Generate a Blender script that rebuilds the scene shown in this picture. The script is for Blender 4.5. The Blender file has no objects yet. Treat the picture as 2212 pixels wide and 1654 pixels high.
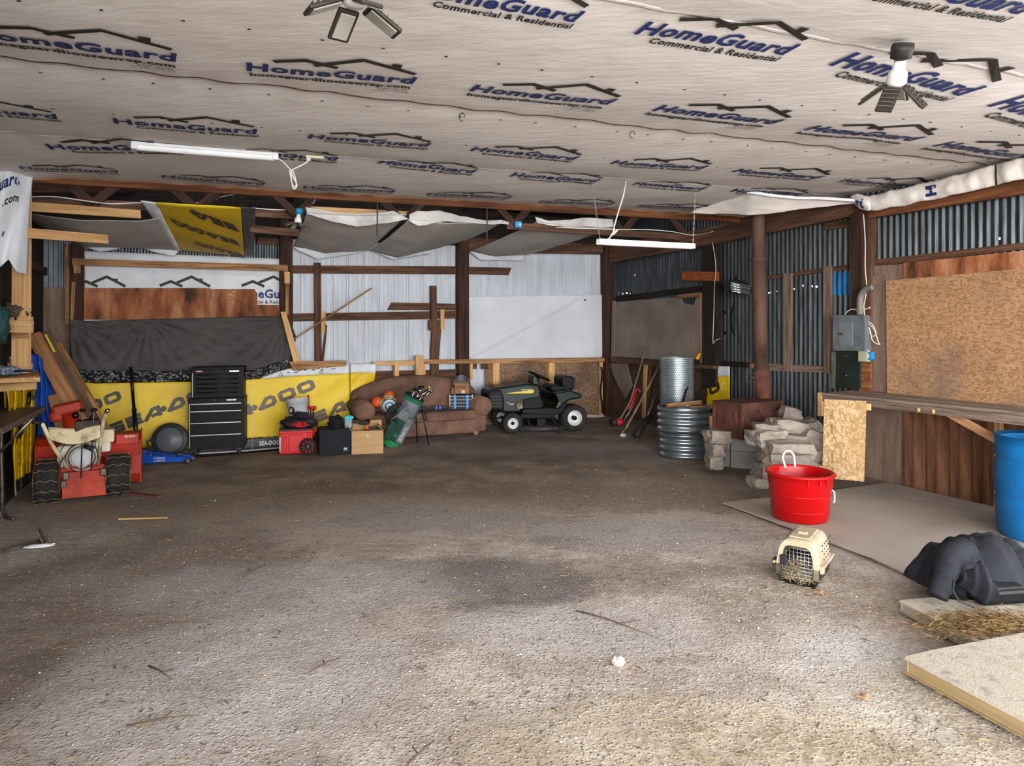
import bpy, bmesh, math, random
from mathutils import Vector, Matrix, noise
random.seed(7)
SC = bpy.context.scene
COL = SC.collection
PI = math.pi
R = math.radians
# ---------------------------------------------------------------- camera, sky, daylight, exposure
FPX, CX, HY, EYE = 1450.0, 1106.0, 705.0, 1.6
cam_d = bpy.data.cameras.new('camera'); cam = bpy.data.objects.new('camera', cam_d); COL.objects.link(cam)
cam.location = (0, 0, EYE); cam.rotation_euler = (PI/2, 0, 0)
cam_d.sensor_width = 36; cam_d.lens = FPX/2212*36; cam_d.shift_y = -(827-HY)/2212
cam_d.clip_start = .05; cam_d.clip_end = 200
SC.camera = cam
W = bpy.data.worlds.new('overcast_sky'); SC.world = W; W.use_nodes = True
wn = W.node_tree.nodes; wl = W.node_tree.links
bg = wn['Background']; bg.inputs[0].default_value = (.90, .95, 1.0, 1); bg.inputs[1].default_value = 5.5
def area(name, loc, rot, sx, sy, power, col):
    l = bpy.data.lights.new(name, 'AREA'); l.shape = 'RECTANGLE'; l.size = sx; l.size_y = sy
    l.energy = power; l.color = col
    o = bpy.data.objects.new(name, l); o.location = loc; o.rotation_euler = rot; COL.objects.link(o); return o
# daylight that comes in through the open barn front behind the camera
area('daylight_front', (.5, -12.0, 2.4), (R(90), 0, R(2)), 20.0, 4.6, 4200, (1.0, .98, .95))
SC.view_settings.view_transform = 'Standard'; SC.view_settings.look = 'None'
SC.view_settings.gamma = 1; SC.view_settings.use_curve_mapping = False
SC.view_settings.exposure = 0.36
SC.cycles.max_bounces = 7; SC.cycles.diffuse_bounces = 4

# ---------------------------------------------------------------- measured planes
def P(px, py, Y): return Vector(((px-CX)/FPX*Y, Y, EYE+(HY-py)/FPX*Y))
def PF(px, py, z=0.0):
    Y = (EYE-z)*FPX/(py-HY); return P(px, py, Y)
def sst(a, b, x):
    t = max(0, min(1, (x-a)/(b-a))); return t*t*(3-2*t)
def rise(x, y):
    return .06*sst(8.3, 9.1, y)*sst(-2.2, -1.2, x)-.11*sst(-.52, -.12, -(10.87+.54*x-y)/1.1365)*sst(1.0, 1.8, -x)*sst(7.0, 8.0, y)
def PG(px, py, dz=0.0):      # where the ray through a pixel meets the ground (dz above it)
    z = dz
    for _ in range(12):
        p = PF(px, py, z); z = rise(p.x, p.y)+dz
    return PF(px, py, z)
NB = Vector((.54, -1, 0)).normalized(); DB = Vector((1, .54, 0)).normalized()
NR = Vector((-1, -.451, 0)).normalized(); DR = Vector((.451, -1, 0)).normalized()
NL = Vector((1, .52, 0)).normalized(); DL = Vector((.52, -1, 0)).normalized()
def PB(px, py, d=0.0):
    return P(px, py, (10.87-1.1365*d)/(1-.54*(px-CX)/FPX))
def PR(px, py, d=0.0):
    return P(px, py, (7.047-1.097*d)/((px-CX)/FPX+.451))
def PL(px, py, d=0.0):
    return P(px, py, (-1.41+1.127*d)/((px-CX)/FPX+.52))
def PC(px, py, d=0.0):      # ceiling, d = lowered by
    k = (px-CX)/FPX; m = (HY-py)/FPX
    return P(px, py, (1.39-d)/(m-.013*k))
PLN = {'B': (PB, NB, DB), 'R': (PR, NR, DR), 'L': (PL, NL, DL)}
UZ = Vector((0, 0, 1))
# ---------------------------------------------------------------- materials
class NT:
    def __init__(s, m): s.t = m.node_tree; s.n = s.t.nodes; s.l = s.t.links
    def add(s, ty, **kw):
        n = s.n.new(ty)
        for k, v in kw.items(): setattr(n, k, v)
        return n
    def link(s, a, b): s.l.new(a, b)
def newmat(name):
    m = bpy.data.materials.new(name); m.use_nodes = True
    return m, NT(m), m.node_tree.nodes['Principled BSDF']
def lin(c):
    if isinstance(c, str):
        c = c.lstrip('#'); c = [int(c[i:i+2], 16)/255 for i in (0, 2, 4)]
        c = [x/12.92 if x <= .04045 else ((x+.055)/1.055)**2.4 for x in c]
    return (c[0], c[1], c[2], 1)
_M = {}
def M(name, col, rough=.7, metal=0.0, col2=None, scale=6.0, stretch=(1, 1, 1), contrast=(.35, .65), bump=0.0, bscale=40.0,
      detail=4.0, alpha=1.0, emit=0.0, col3=None, rand=0.0, coat=0.0, trans=0.0, bstretch=None, spec=.28):
    """procedural material: two or three colours mixed by stretched noise, plus fine relief"""
    if name in _M: return _M[name]
    m, t, b = newmat(name)
    b.inputs['Roughness'].default_value = rough; b.inputs['Metallic'].default_value = metal
    b.inputs['Base Color'].default_value = lin(col)
    if coat: b.inputs['Coat Weight'].default_value = coat
    if trans: b.inputs['Transmission Weight'].default_value = trans
    if spec is not None: b.inputs['Specular IOR Level'].default_value = spec
    tc = t.add('ShaderNodeTexCoord')
    out = None
    if col2 is None and (rough > .2) and emit == 0:
        c = lin(col); col2 = tuple(x*.82 for x in c[:3]); contrast = (.3, .7)
    if col2 is not None:
        mp = t.add('ShaderNodeMapping'); mp.inputs['Scale'].default_value = stretch
        t.link(tc.outputs['Object'], mp.inputs['Vector'])
        no = t.add('ShaderNodeTexNoise'); no.inputs['Scale'].default_value = scale; no.inputs['Detail'].default_value = detail
        no.inputs['Roughness'].default_value = .62
        t.link(mp.outputs[0], no.inputs['Vector'])
        cr = t.add('ShaderNodeValToRGB'); e = cr.color_ramp.elements
        e[0].position = contrast[0]; e[1].position = contrast[1]
        e[0].color = lin(col2); e[1].color = lin(col)
        if col3 is not None:
            x = cr.color_ramp.elements.new((contrast[0]+contrast[1])/2); x.color = lin(col3)
        t.link(no.outputs['Fac'], cr.inputs[0]); out = cr.outputs[0]
        if rand:
            oi = t.add('ShaderNodeObjectInfo'); hs = t.add('ShaderNodeHueSaturation')
            mr = t.add('ShaderNodeMapRange'); mr.inputs['To Min'].default_value = 1-rand; mr.inputs['To Max'].default_value = 1+rand
            t.link(oi.outputs['Random'], mr.inputs[0]); t.link(mr.outputs[0], hs.inputs['Value']); t.link(out, hs.inputs['Color'])
            # a different cut of the noise for every object
            va = t.add('ShaderNodeVectorMath', operation='SCALE'); va.inputs['Scale'].default_value = 17
            cb = t.add('ShaderNodeCombineXYZ'); t.link(oi.outputs['Random'], cb.inputs[0]); t.link(oi.outputs['Random'], cb.inputs[1])
            t.link(cb.outputs[0], va.inputs[0]); t.link(va.outputs[0], mp.inputs['Location'])
            out = hs.outputs[0]
        t.link(out, b.inputs['Base Color'])
    if bump:
        nb = t.add('ShaderNodeTexNoise'); nb.inputs['Scale'].default_value = bscale; nb.inputs['Detail'].default_value = 3
        mb = t.add('ShaderNodeMapping'); mb.inputs['Scale'].default_value = bstretch or stretch
        t.link(tc.outputs['Object'], mb.inputs['Vector']); t.link(mb.outputs[0], nb.inputs['Vector'])
        bp = t.add('ShaderNodeBump'); bp.inputs['Strength'].default_value = bump; bp.inputs['Distance'].default_value = .02
        t.link(nb.outputs['Fac'], bp.inputs['Height']); t.link(bp.outputs[0], b.inputs['Normal'])
    if alpha < 1: b.inputs['Alpha'].default_value = alpha
    if emit:
        b.inputs['Emission Color'].default_value = lin(col); b.inputs['Emission Strength'].default_value = emit
    _M[name] = m
    return m
def wood(name, light, dark, mid=None, rand=.12, contrast=(.34, .66), bump=.25, scale=3.0, rough=.8):
    """grain runs along local X"""
    return M(name, light, rough, 0, dark, scale, (.55, 9, 9), contrast, bump, 9, 6, col3=mid, rand=rand, bstretch=(.7, 14, 14))
w_new = wood('new_lumber', '#cfa773', '#a87c50', '#bf9463', contrast=(.3, .62), bump=.1)
w_new2 = wood('stained_new_lumber', '#ab8159', '#66432b', '#8f6743', contrast=(.36, .6))
w_old = wood('old_brown_lumber', '#6b4d39', '#3a281d', '#54392a', bump=.5)
w_dark = wood('dark_post_wood', '#4d3122', '#22150e', '#38231a', bump=.6)
w_blk = wood('near_black_wood', '#2c211b', '#120d0a', '#1f1713', bump=.6)
w_grey = wood('weathered_grey_wood', '#8a7668', '#4c3d34', '#6f5d51', bump=.5)
w_rust = wood('reddish_beam_wood', '#80502f', '#442617', '#653c24', bump=.4)
w_ply = M('stained_plywood', '#a87c5c', .8, 0, '#3a261b', 1.7, (3.2, 3.2, .9), (.34, .68), .2, 18, 7, col3='#8a5030', rand=.08)
w_plyv = M('stained_plywood_upright', '#8a6045', .8, 0, '#38261c', 1.9, (.6, 7, 7), (.34, .66), .2, 20, 6, col3='#6a4631')
w_greyply = M('grey_brown_plywood', '#8b7464', .85, 0, '#5b493d', 2.2, (.7, 5, 5), (.3, .7), .2, 18, 6, col3='#766053')

# ---------------------------------------------------------------- mesh builder
class MB:
    def __init__(s): s.v = []; s.f = []; s.mi = []; s.cur = 0; s.sm = []; s.smooth = False
    def add(s, vs, fs, X=None):
        o = len(s.v)
        for p in vs:
            p = Vector(p)
            s.v.append(X @ p if X is not None else p)
        for f in fs:
            s.f.append([i+o for i in f]); s.mi.append(s.cur); s.sm.append(s.smooth)
        return s
    def bm(s, b, X=None):
        b.verts.ensure_lookup_table(); b.verts.index_update()
        s.add([v.co.copy() for v in b.verts], [[v.index for v in f.verts] for f in b.faces], X); b.free(); return s
    def box(s, c, d, bev=0.0, seg=1, X=None, rz=0.0):
        b = bmesh.new(); bmesh.ops.create_cube(b, size=1)
        for v in b.verts: v.co = Vector((v.co.x*d[0], v.co.y*d[1], v.co.z*d[2]))
        if bev:
            bmesh.ops.bevel(b, geom=b.edges[:], offset=min(bev, min(d)*.49), segments=seg, affect='EDGES', profile=.6)
        T = Matrix.Translation(c) @ Matrix.Rotation(rz, 4, 'Z')
        return s.bm(b, (X @ T) if X is not None else T)
    def cyl(s, p0, p1, r0, r1=None, n=16, cap=True, X=None):
        r1 = r0 if r1 is None else r1
        p0 = Vector(p0); p1 = Vector(p1); d = (p1-p0)
        q = d.to_track_quat('Z', 'Y').to_matrix()
        vs = []; fs = []
        for k, (p, r) in enumerate(((p0, r0), (p1, r1))):
            for i in range(n):
                a = 2*PI*i/n; vs.append(p + q @ Vector((r*math.cos(a), r*math.sin(a), 0)))
        for i in range(n): fs.append([i, (i+1) % n, n+(i+1) % n, n+i])
        if cap: fs += [list(range(n))[::-1], list(range(n, 2*n))]
        return s.add(vs, fs, X)
    def tube(s, pts, r, n=8, cap=True, closed=False, X=None):
        pts = [Vector(p) for p in pts]; m = len(pts); vs = []; fs = []
        rr = r if isinstance(r, (list, tuple)) else [r]*m
        up = None
        for k, p in enumerate(pts):
            if closed: t = pts[(k+1) % m]-pts[k-1]
            else: t = pts[min(k+1, m-1)]-pts[max(k-1, 0)]
            t = t.normalized() if t.length > 1e-9 else Vector((0, 0, 1))
            if up is None:
                up = Vector((0, 0, 1)) if abs(t.z) < .9 else Vector((1, 0, 0))
            a = (up - t*up.dot(t))
            if a.length < 1e-5: a = Vector((1, 0, 0)) - t*t.x
            a.normalize(); up = a; b = t.cross(a)
            for i in range(n):
                w = 2*PI*i/n; vs.append(p + (a*math.cos(w)+b*math.sin(w))*rr[k])
        for k in range(m if closed else m-1):
            k2 = (k+1) % m
            for i in range(n): fs.append([k*n+i, k*n+(i+1) % n, k2*n+(i+1) % n, k2*n+i])
        if cap and not closed: fs += [list(range(n))[::-1], list(range((m-1)*n, m*n))]
        return s.add(vs, fs, X)
    def lathe(s, prof, n=32, X=None, sx=1.0, sy=1.0, a0=0.0, a1=2*PI):
        full = abs(a1-a0-2*PI) < 1e-6
        c = n if full else n+1
        vs = []; fs = []
        for r, z in prof:
            for i in range(c):
                a = a0+(a1-a0)*i/n; vs.append(Vector((r*math.cos(a)*sx, r*math.sin(a)*sy, z)))
        for k in range(len(prof)-1):
            for i in range(n):
                j = (i+1) % c; fs.append([k*c+i, k*c+j, (k+1)*c+j, (k+1)*c+i])
        if full and prof[0][0] < 1e-6 or full and prof[-1][0] < 1e-6: pass
        return s.add(vs, fs, X)
    def ball(s, c, r, n=16, X=None):
        r = (r, r, r) if not isinstance(r, (tuple, list)) else r
        b = bmesh.new(); bmesh.ops.create_uvsphere(b, u_segments=n, v_segments=max(6, n*2//3), radius=1)
        T = Matrix.Translation(c) @ Matrix.Diagonal((r[0], r[1], r[2], 1))
        return s.bm(b, (X @ T) if X is not None else T)
    def prism(s, poly, h, X=None):      # poly in XY, extruded 0..h in Z
        n = len(poly); vs = [Vector((p[0], p[1], 0)) for p in poly]+[Vector((p[0], p[1], h)) for p in poly]
        fs = [list(range(n))[::-1], list(range(n, 2*n))]+[[i, (i+1) % n, n+(i+1) % n, n+i] for i in range(n)]
        return s.add(vs, fs, X)
    def grid(s, fn, nu, nv, X=None, thick=0.0):
        vs = []; fs = []
        for j in range(nv+1):
            for i in range(nu+1): vs.append(Vector(fn(i/nu, j/nv)))
        for j in range(nv):
            for i in range(nu):
                a = j*(nu+1)+i; fs.append([a, a+1, a+nu+2, a+nu+1])
        return s.add(vs, fs, X)
    def mesh(s, name, mats):
        me = bpy.data.meshes.new(name); me.from_pydata([tuple(v) for v in s.v], [], s.f)
        for m in (mats if isinstance(mats, (list, tuple)) else [mats]): me.materials.append(m)
        if any(s.mi): me.polygons.foreach_set('material_index', s.mi)
        if any(s.sm): me.polygons.foreach_set('use_smooth', s.sm)
        b = bmesh.new(); b.from_mesh(me); bmesh.ops.recalc_face_normals(b, faces=b.faces); b.to_mesh(b and me); b.free()
        me.update(); return me
def SM(on=True):
    m = MB(); m.smooth = on; return m
def obj(name, mb, mats, parent=None, X=None, mod=None):
    me = mb.mesh(name, mats) if isinstance(mb, MB) else mb
    o = bpy.data.objects.new(name, me); COL.objects.link(o)
    if X is not None: o.matrix_basis = X
    if parent is not None: o.parent = parent
    return o
def solid(o, t, off=-1.0):
    m = o.modifiers.new('solid', 'SOLIDIFY'); m.thickness = t; m.offset = off; return o
def subsurf(o, lv=1):
    m = o.modifiers.new('sub', 'SUBSURF'); m.levels = lv; m.render_levels = lv; return o
def bevel(o, w=.004, seg=2):
    m = o.modifiers.new('bev', 'BEVEL'); m.width = w; m.segments = seg; m.limit_method = 'ANGLE'; return o
def tag(o, label, cat, group=None, kind=None):
    o['label'] = label; o['category'] = cat
    if group: o['group'] = group
    if kind: o['kind'] = kind
    return o
def thing(name, label, cat, loc=(0, 0, 0), rz=0.0, group=None, X=None):
    o = bpy.data.objects.new(name, None); COL.objects.link(o); o.empty_display_size = .1
    if X is not None: o.matrix_basis = X
    else: o.location = loc; o.rotation_euler = (0, 0, rz)
    return tag(o, label, cat, group)
def struct(name, mb=None, mats=None):
    if mb is None:
        o = bpy.data.objects.new(name, None); COL.objects.link(o)
    else: o = obj(name, mb, mats)
    o['kind'] = 'structure'; return o
def slab(name, pts, t, inward, mat, parent=None, jit=0.0):
    """a flat board whose front face runs through the world points pts, thickness t going along `inward`; grain along its longest edge"""
    pts = [Vector(p) for p in pts]
    n = Vector(inward).normalized()
    e = max((pts[(i+1) % len(pts)]-pts[i] for i in range(len(pts))), key=lambda v: v.length)
    e = (e - n*e.dot(n)).normalized(); y = n.cross(e)
    c = sum(pts, Vector())/len(pts)
    X = Matrix(((e.x, n.x, y.x, c.x), (e.y, n.y, y.y, c.y), (e.z, n.z, y.z, c.z), (0, 0, 0, 1)))
    if X.determinant() < 0:
        y = -y; X = Matrix(((e.x, n.x, y.x, c.x), (e.y, n.y, y.y, c.y), (e.z, n.z, y.z, c.z), (0, 0, 0, 1)))
    Xi = X.inverted(); m = MB(); k = len(pts)
    L = [Xi @ p for p in pts]
    f = [Vector((p.x, p.y, p.z)) for p in L]; bk = [p+Vector((0, t, 0)) for p in f]
    m.add(f+bk, [list(range(k)), list(range(k, 2*k))[::-1]]+[[i, (i+1) % k, k+(i+1) % k, k+i] for i in range(k)])
    return obj(name, m, mat, parent, X)
def wq(name, pl, px, t, mat, parent=None, d=None):
    """board on wall pl ('B','R','L') from its pixel outline; d = how far its front face stands off the wall plane (default: t)"""
    fn, n, _ = PLN[pl]; d = t if d is None else d
    return slab(name, [fn(x, y, d) for x, y in px], t, -n, mat, parent)
def rect(x0, y0, x1, y1): return [(x0, y0), (x1, y0), (x1, y1), (x0, y1)]
def board(name, p0, p1, w, t, mat, parent=None, side=None, bev=0.0):
    """board from p0 to p1 (centre line), w wide along `side`, t thick"""
    p0 = Vector(p0); p1 = Vector(p1); e = (p1-p0); L = e.length; e.normalize()
    s = Vector(side) if side is not None else Vector((0, 0, 1))
    s = s-e*s.dot(e)
    if s.length < 1e-4: s = Vector((1, 0, 0))-e*e.x
    s.normalize(); n = e.cross(s); c = (p0+p1)/2
    X = Matrix(((e.x, s.x, n.x, c.x), (e.y, s.y, n.y, c.y), (e.z, s.z, n.z, c.z), (0, 0, 0, 1)))
    return obj(name, MB().box((0, 0, 0), (L, w, t), bev), mat, parent, X)
def copy_tree(o, parent=None):
    c = o.copy(); COL.objects.link(c)
    if parent is not None: c.parent = parent
    for ch in [x for x in bpy.data.objects if x.parent == o]: copy_tree(ch, c)
    return c
def frame(c, ex, ey):
    ex = Vector(ex).normalized(); ez = ex.cross(Vector(ey)).normalized(); ey = ez.cross(ex)
    return Matrix(((ex.x, ey.x, ez.x, c[0]), (ex.y, ey.y, ez.y, c[1]), (ex.z, ey.z, ez.z, c[2]), (0, 0, 0, 1)))
def fbm(x, y, z=0.0, sc=1.0): return noise.fractal(Vector((x*sc, y*sc, z*sc)), 1.0, 2.0, 4)
# ---------------------------------------------------------------- lettering
_fc = {}
def text_mesh(s, bold=.0, shear=0.0, sx=1.0):
    """flat mesh of the text, baseline at y=0, starting at x=0; returns verts, faces, width (cap height about 0.7)"""
    key = (s, bold, shear, sx)
    if key in _fc: return _fc[key]
    c = bpy.data.curves.new('t', 'FONT'); c.body = s; c.offset = bold; c.resolution_u = 2; c.fill_mode = 'FRONT'; c.space_character = 1+bold*2
    o = bpy.data.objects.new('t', c); COL.objects.link(o)
    dg = bpy.context.evaluated_depsgraph_get(); dg.update()
    me = bpy.data.meshes.new_from_object(o.evaluated_get(dg))
    vs = [Vector((v.co.x*sx+v.co.y*shear, v.co.y, 0)) for v in me.vertices]; fs = [list(p.vertices) for p in me.polygons]
    bpy.data.objects.remove(o); bpy.data.curves.remove(c); bpy.data.meshes.remove(me)
    x0 = min(v.x for v in vs); 
    for v in vs: v.x -= x0
    w = max(v.x for v in vs)
    _fc[key] = (vs, fs, w); return _fc[key]
def put_text(mb, s, x, y, width=None, height=None, bold=.0, shear=0.0, X=None, center=False, sx=1.0):
    """text into mb in XY: width fits the whole word, height is the cap height"""
    vs, fs, w = text_mesh(s, bold, shear, sx)
    kx = width/w if width else height/.72; ky = height/.72 if height else kx
    if not width: kx = ky
    ox = x-(w*kx/2 if center else 0)
    mb.add([Vector((v.x*kx+ox, v.y*ky+y, 0)) for v in vs], fs, X); return w*kx
def stroke(mb, pts, w, X=None):
    """mitred flat ribbon along pts in XY"""
    pts = [Vector((p[0], p[1], 0)) for p in pts]; n = len(pts); L = []; Rr = []
    for i in range(n):
        d0 = (pts[i]-pts[i-1]).normalized() if i else (pts[1]-pts[0]).normalized()
        d1 = (pts[i+1]-pts[i]).normalized() if i < n-1 else d0
        t = (d0+d1).normalized(); nn = Vector((-t.y, t.x, 0)); c = max(.3, nn.dot(Vector((-d0.y, d0.x, 0))))
        L.append(pts[i]+nn*(w/2/c)); Rr.append(pts[i]-nn*(w/2/c))
    mb.add(L+Rr, [[i, i+1, n+i+1, n+i] for i in range(n-1)], X)
# ================================================================ structure
def osb_mat(name, a, b, c, scale=9.0, stain='#5f4030'):
    m, t, bs = newmat(name); bs.inputs['Roughness'].default_value = .8
    tc = t.add('ShaderNodeTexCoord'); res = None
    cols = []
    for k, (rot, st) in enumerate(((.35, (1, 3.2, 3.2)), (-.75, (3.2, 1, 1.2)), (1.2, (1.2, 1, 3.4)))):
        mp = t.add('ShaderNodeMapping'); mp.inputs['Rotation'].default_value = (rot, rot*.7, rot); mp.inputs['Scale'].default_value = st
        nz = t.add('ShaderNodeTexNoise'); nz.inputs['Scale'].default_value = 4; t.link(tc.outputs['Object'], nz.inputs['Vector'])
        va = t.add('ShaderNodeVectorMath', operation='MULTIPLY_ADD'); va.inputs[1].default_value = (.08, .08, .08)
        t.link(nz.outputs['Color'], va.inputs[0]); t.link(tc.outputs['Object'], va.inputs[2]); t.link(va.outputs[0], mp.inputs['Vector'])
        vo = t.add('ShaderNodeTexVoronoi'); vo.inputs['Scale'].default_value = scale*(1+.15*k); t.link(mp.outputs[0], vo.inputs['Vector'])
        cr = t.add('ShaderNodeValToRGB'); e = cr.color_ramp.elements; e[0].color = lin(b); e[1].color = lin(a); e[0].position = .15; e[1].position = .85
        x = e.new(.5); x.color = lin(c)
        sp = t.add('ShaderNodeSeparateColor'); t.link(vo.outputs['Color'], sp.inputs[0]); t.link(sp.outputs[k], cr.inputs[0]); cols.append((cr.outputs[0], sp.outputs[(k+1) % 3]))
    res = cols[0][0]
    for k in (1, 2):
        gt = t.add('ShaderNodeMath', operation='GREATER_THAN'); gt.inputs[1].default_value = .45; t.link(cols[k][1], gt.inputs[0])
        mx = t.add('ShaderNodeMix', data_type='RGBA'); t.link(gt.outputs[0], mx.inputs[0]); t.link(res, mx.inputs[6]); t.link(cols[k][0], mx.inputs[7]); res = mx.outputs[2]
    nz = t.add('ShaderNodeTexNoise'); nz.inputs['Scale'].default_value = 1.7; nz.inputs['Detail'].default_value = 5; t.link(tc.outputs['Object'], nz.inputs['Vector'])
    mr = t.add('ShaderNodeMapRange'); mr.inputs[1].default_value = .5; mr.inputs[2].default_value = .72; mr.inputs[4].default_value = .75; t.link(nz.outputs['Fac'], mr.inputs[0])
    mx = t.add('ShaderNodeMix', data_type='RGBA'); mx.inputs[7].default_value = lin(stain); t.link(mr.outputs[0], mx.inputs[0]); t.link(res, mx.inputs[6])
    t.link(mx.outputs[2], bs.inputs['Base Color']); return m
osb = osb_mat('osb_flakes', '#ab8462', '#84603f', '#9c7652', 22, '#6b564a')
osb_dk = osb_mat('osb_flakes_aged', '#94765a', '#614a39', '#7d614a', 22, '#453429')
osb_lt = osb_mat('osb_flakes_pale', '#cbb088', '#a08055', '#b9976b', 20, '#b08a5c')
siding_m = M('white_siding', '#c3c8d0', .45, .0, '#a9adb4', 2.5, (3, 3, .5), (.3, .7), .04, 30)
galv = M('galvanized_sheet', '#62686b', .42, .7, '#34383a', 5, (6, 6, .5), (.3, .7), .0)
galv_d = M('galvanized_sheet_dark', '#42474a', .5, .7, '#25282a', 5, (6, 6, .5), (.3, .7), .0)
wrap_m = M('house_wrap_fabric', '#dfd8d2', .62, 0, '#cfc7c1', 1.6, (1, 1, 1), (.3, .75), .25, 7, 5, bstretch=(1, 2.6, 1))
wrap_w = M('house_wrap_white', '#d6d8dc', .6, 0, '#bfc1c6', 2.5, (1, 1, 1), (.35, .7), .2, 5, 4)
ink_black = M('print_black', '#2a2623', .6, 0, '#332f2c', 20)
ink_blue = M('print_blue', '#1f2b5c', .6, 0, '#273466', 20)

# ---------------------------------------------------------------- floor
def floor_mat():
    m, t, b = newmat('dirt_and_gravel'); b.inputs['Roughness'].default_value = .95; b.inputs['Specular IOR Level'].default_value = .25
    tc = t.add('ShaderNodeTexCoord'); O = tc.outputs['Object']
    def nz(sc, det=4, st=(1, 1, 1), ro=.6):
        mp = t.add('ShaderNodeMapping'); mp.inputs['Scale'].default_value = st; t.link(O, mp.inputs['Vector'])
        n = t.add('ShaderNodeTexNoise'); n.inputs['Scale'].default_value = sc; n.inputs['Detail'].default_value = det; n.inputs['Roughness'].default_value = ro
        t.link(mp.outputs[0], n.inputs['Vector']); return n.outputs['Fac']
    def mr(x, a, c, lo=0, hi=1):
        r = t.add('ShaderNodeMapRange', interpolation_type='SMOOTHSTEP'); r.inputs[1].default_value = a; r.inputs[2].default_value = c; r.inputs[3].default_value = lo; r.inputs[4].default_value = hi
        t.link(x, r.inputs[0]); return r.outputs[0]
    def mix(f, a, c):
        x = t.add('ShaderNodeMix', data_type='RGBA')
        t.link(f, x.inputs[0])
        for k, v in ((6, a), (7, c)):
            if isinstance(v, str): x.inputs[k].default_value = lin(v)
            else: t.link(v, x.inputs[k])
        return x.outputs[2]
    def mul(a, c):
        x = t.add('ShaderNodeMath', operation='MULTIPLY'); t.link(a, x.inputs[0])
        if isinstance(c, (int, float)): x.inputs[1].default_value = c
        else: t.link(c, x.inputs[1])
        return x.outputs[0]
    def add(a, c, op='ADD'):
        x = t.add('ShaderNodeMath', operation=op); t.link(a, x.inputs[0])
        if isinstance(c, (int, float)): x.inputs[1].default_value = c
        else: t.link(c, x.inputs[1])
        return x.outputs[0]
    big = nz(.55, 5); mid = nz(2.2, 6); fine = nz(48, 5, ro=.75); streak = nz(5, 5, (1, 3.2, 1), .7)
    base = mix(mr(mid, .36, .66), '#a09186', '#c6bab0')
    base = mix(mul(mr(streak, .42, .66), .5), base, '#d2c9c1')
    sep = t.add('ShaderNodeSeparateXYZ'); t.link(O, sep.inputs[0])
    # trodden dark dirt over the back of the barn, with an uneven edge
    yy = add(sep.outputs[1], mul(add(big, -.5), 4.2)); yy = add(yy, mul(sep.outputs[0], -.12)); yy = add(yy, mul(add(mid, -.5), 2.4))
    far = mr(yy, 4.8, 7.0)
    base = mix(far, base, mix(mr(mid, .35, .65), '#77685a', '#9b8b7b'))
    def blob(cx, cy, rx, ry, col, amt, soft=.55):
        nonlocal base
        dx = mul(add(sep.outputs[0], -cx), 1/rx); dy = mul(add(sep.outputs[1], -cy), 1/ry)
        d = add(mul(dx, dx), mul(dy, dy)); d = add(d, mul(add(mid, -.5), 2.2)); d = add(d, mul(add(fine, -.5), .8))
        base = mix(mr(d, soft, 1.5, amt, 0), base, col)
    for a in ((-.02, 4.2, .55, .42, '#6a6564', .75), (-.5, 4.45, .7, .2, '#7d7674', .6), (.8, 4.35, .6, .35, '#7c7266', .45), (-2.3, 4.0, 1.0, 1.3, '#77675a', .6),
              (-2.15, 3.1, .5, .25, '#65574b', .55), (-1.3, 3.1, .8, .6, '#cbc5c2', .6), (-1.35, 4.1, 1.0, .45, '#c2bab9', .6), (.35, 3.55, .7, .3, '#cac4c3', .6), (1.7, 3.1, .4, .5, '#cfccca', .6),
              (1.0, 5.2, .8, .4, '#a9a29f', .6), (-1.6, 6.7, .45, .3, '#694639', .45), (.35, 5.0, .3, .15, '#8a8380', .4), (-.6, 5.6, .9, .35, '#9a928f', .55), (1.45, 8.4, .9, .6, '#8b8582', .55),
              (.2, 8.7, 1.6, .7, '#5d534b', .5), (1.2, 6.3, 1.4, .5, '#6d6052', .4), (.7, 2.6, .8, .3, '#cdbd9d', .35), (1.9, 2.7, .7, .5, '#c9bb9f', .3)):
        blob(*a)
    vo = t.add('ShaderNodeTexVoronoi'); vo.inputs['Scale'].default_value = 55; t.link(O, vo.inputs['Vector'])
    vs = t.add('ShaderNodeSeparateColor'); t.link(vo.outputs['Color'], vs.inputs[0])
    peb = mul(mr(vo.outputs['Distance'], .42, .25), mr(vs.outputs[0], .6, .75)); peb = mul(peb, mr(nz(1.3, 3), .4, .6, .25, 1))
    base = mix(mul(peb, .75), base, mix(vs.outputs[1], '#cfc6bb', '#9a8c7e'))
    drk = mul(mr(vo.outputs['Distance'], .35, .2), mr(vs.outputs[2], .86, .9)); base = mix(mul(drk, .6), base, '#4e443b')
    base = mix(mr(fine, .4, .62, .32, 0), base, '#5d5047')
    t.link(base, b.inputs['Base Color'])
    h = add(mul(fine, .55), mul(mr(vo.outputs['Distance'], .5, .0), .45)); h = add(h, mul(nz(9, 5, (1, 1.6, 1), .65), .9))
    bp = t.add('ShaderNodeBump'); bp.inputs['Strength'].default_value = .75; bp.inputs['Distance'].default_value = .02; t.link(h, bp.inputs['Height']); t.link(bp.outputs[0], b.inputs['Normal'])
    return m
def fz(x, y):
    a = .012*fbm(x, y, 3, .8)+.006*fbm(x, y, 5, 3.5)
    return a*max(0, min(1, (6.5-y)/1.5))-.004+rise(x, y)
g = SM(); nu, nv = 240, 300
g.grid(lambda u, v: (lambda x, y: (x, y, fz(x, y)))(-7+14*u, -2.6+17.6*v), nu, nv)
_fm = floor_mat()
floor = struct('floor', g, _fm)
g = MB(); g.grid(lambda u, v: (-22+44*u, -2.6-22*v, -.01), 8, 8); struct('floor_yard_outside', g, M('pale_bounce_ground', '#c9c5be', .9, 0, '#b5b0a8', 2))  # unseen ground, made pale to bounce daylight up to the ceiling

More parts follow.
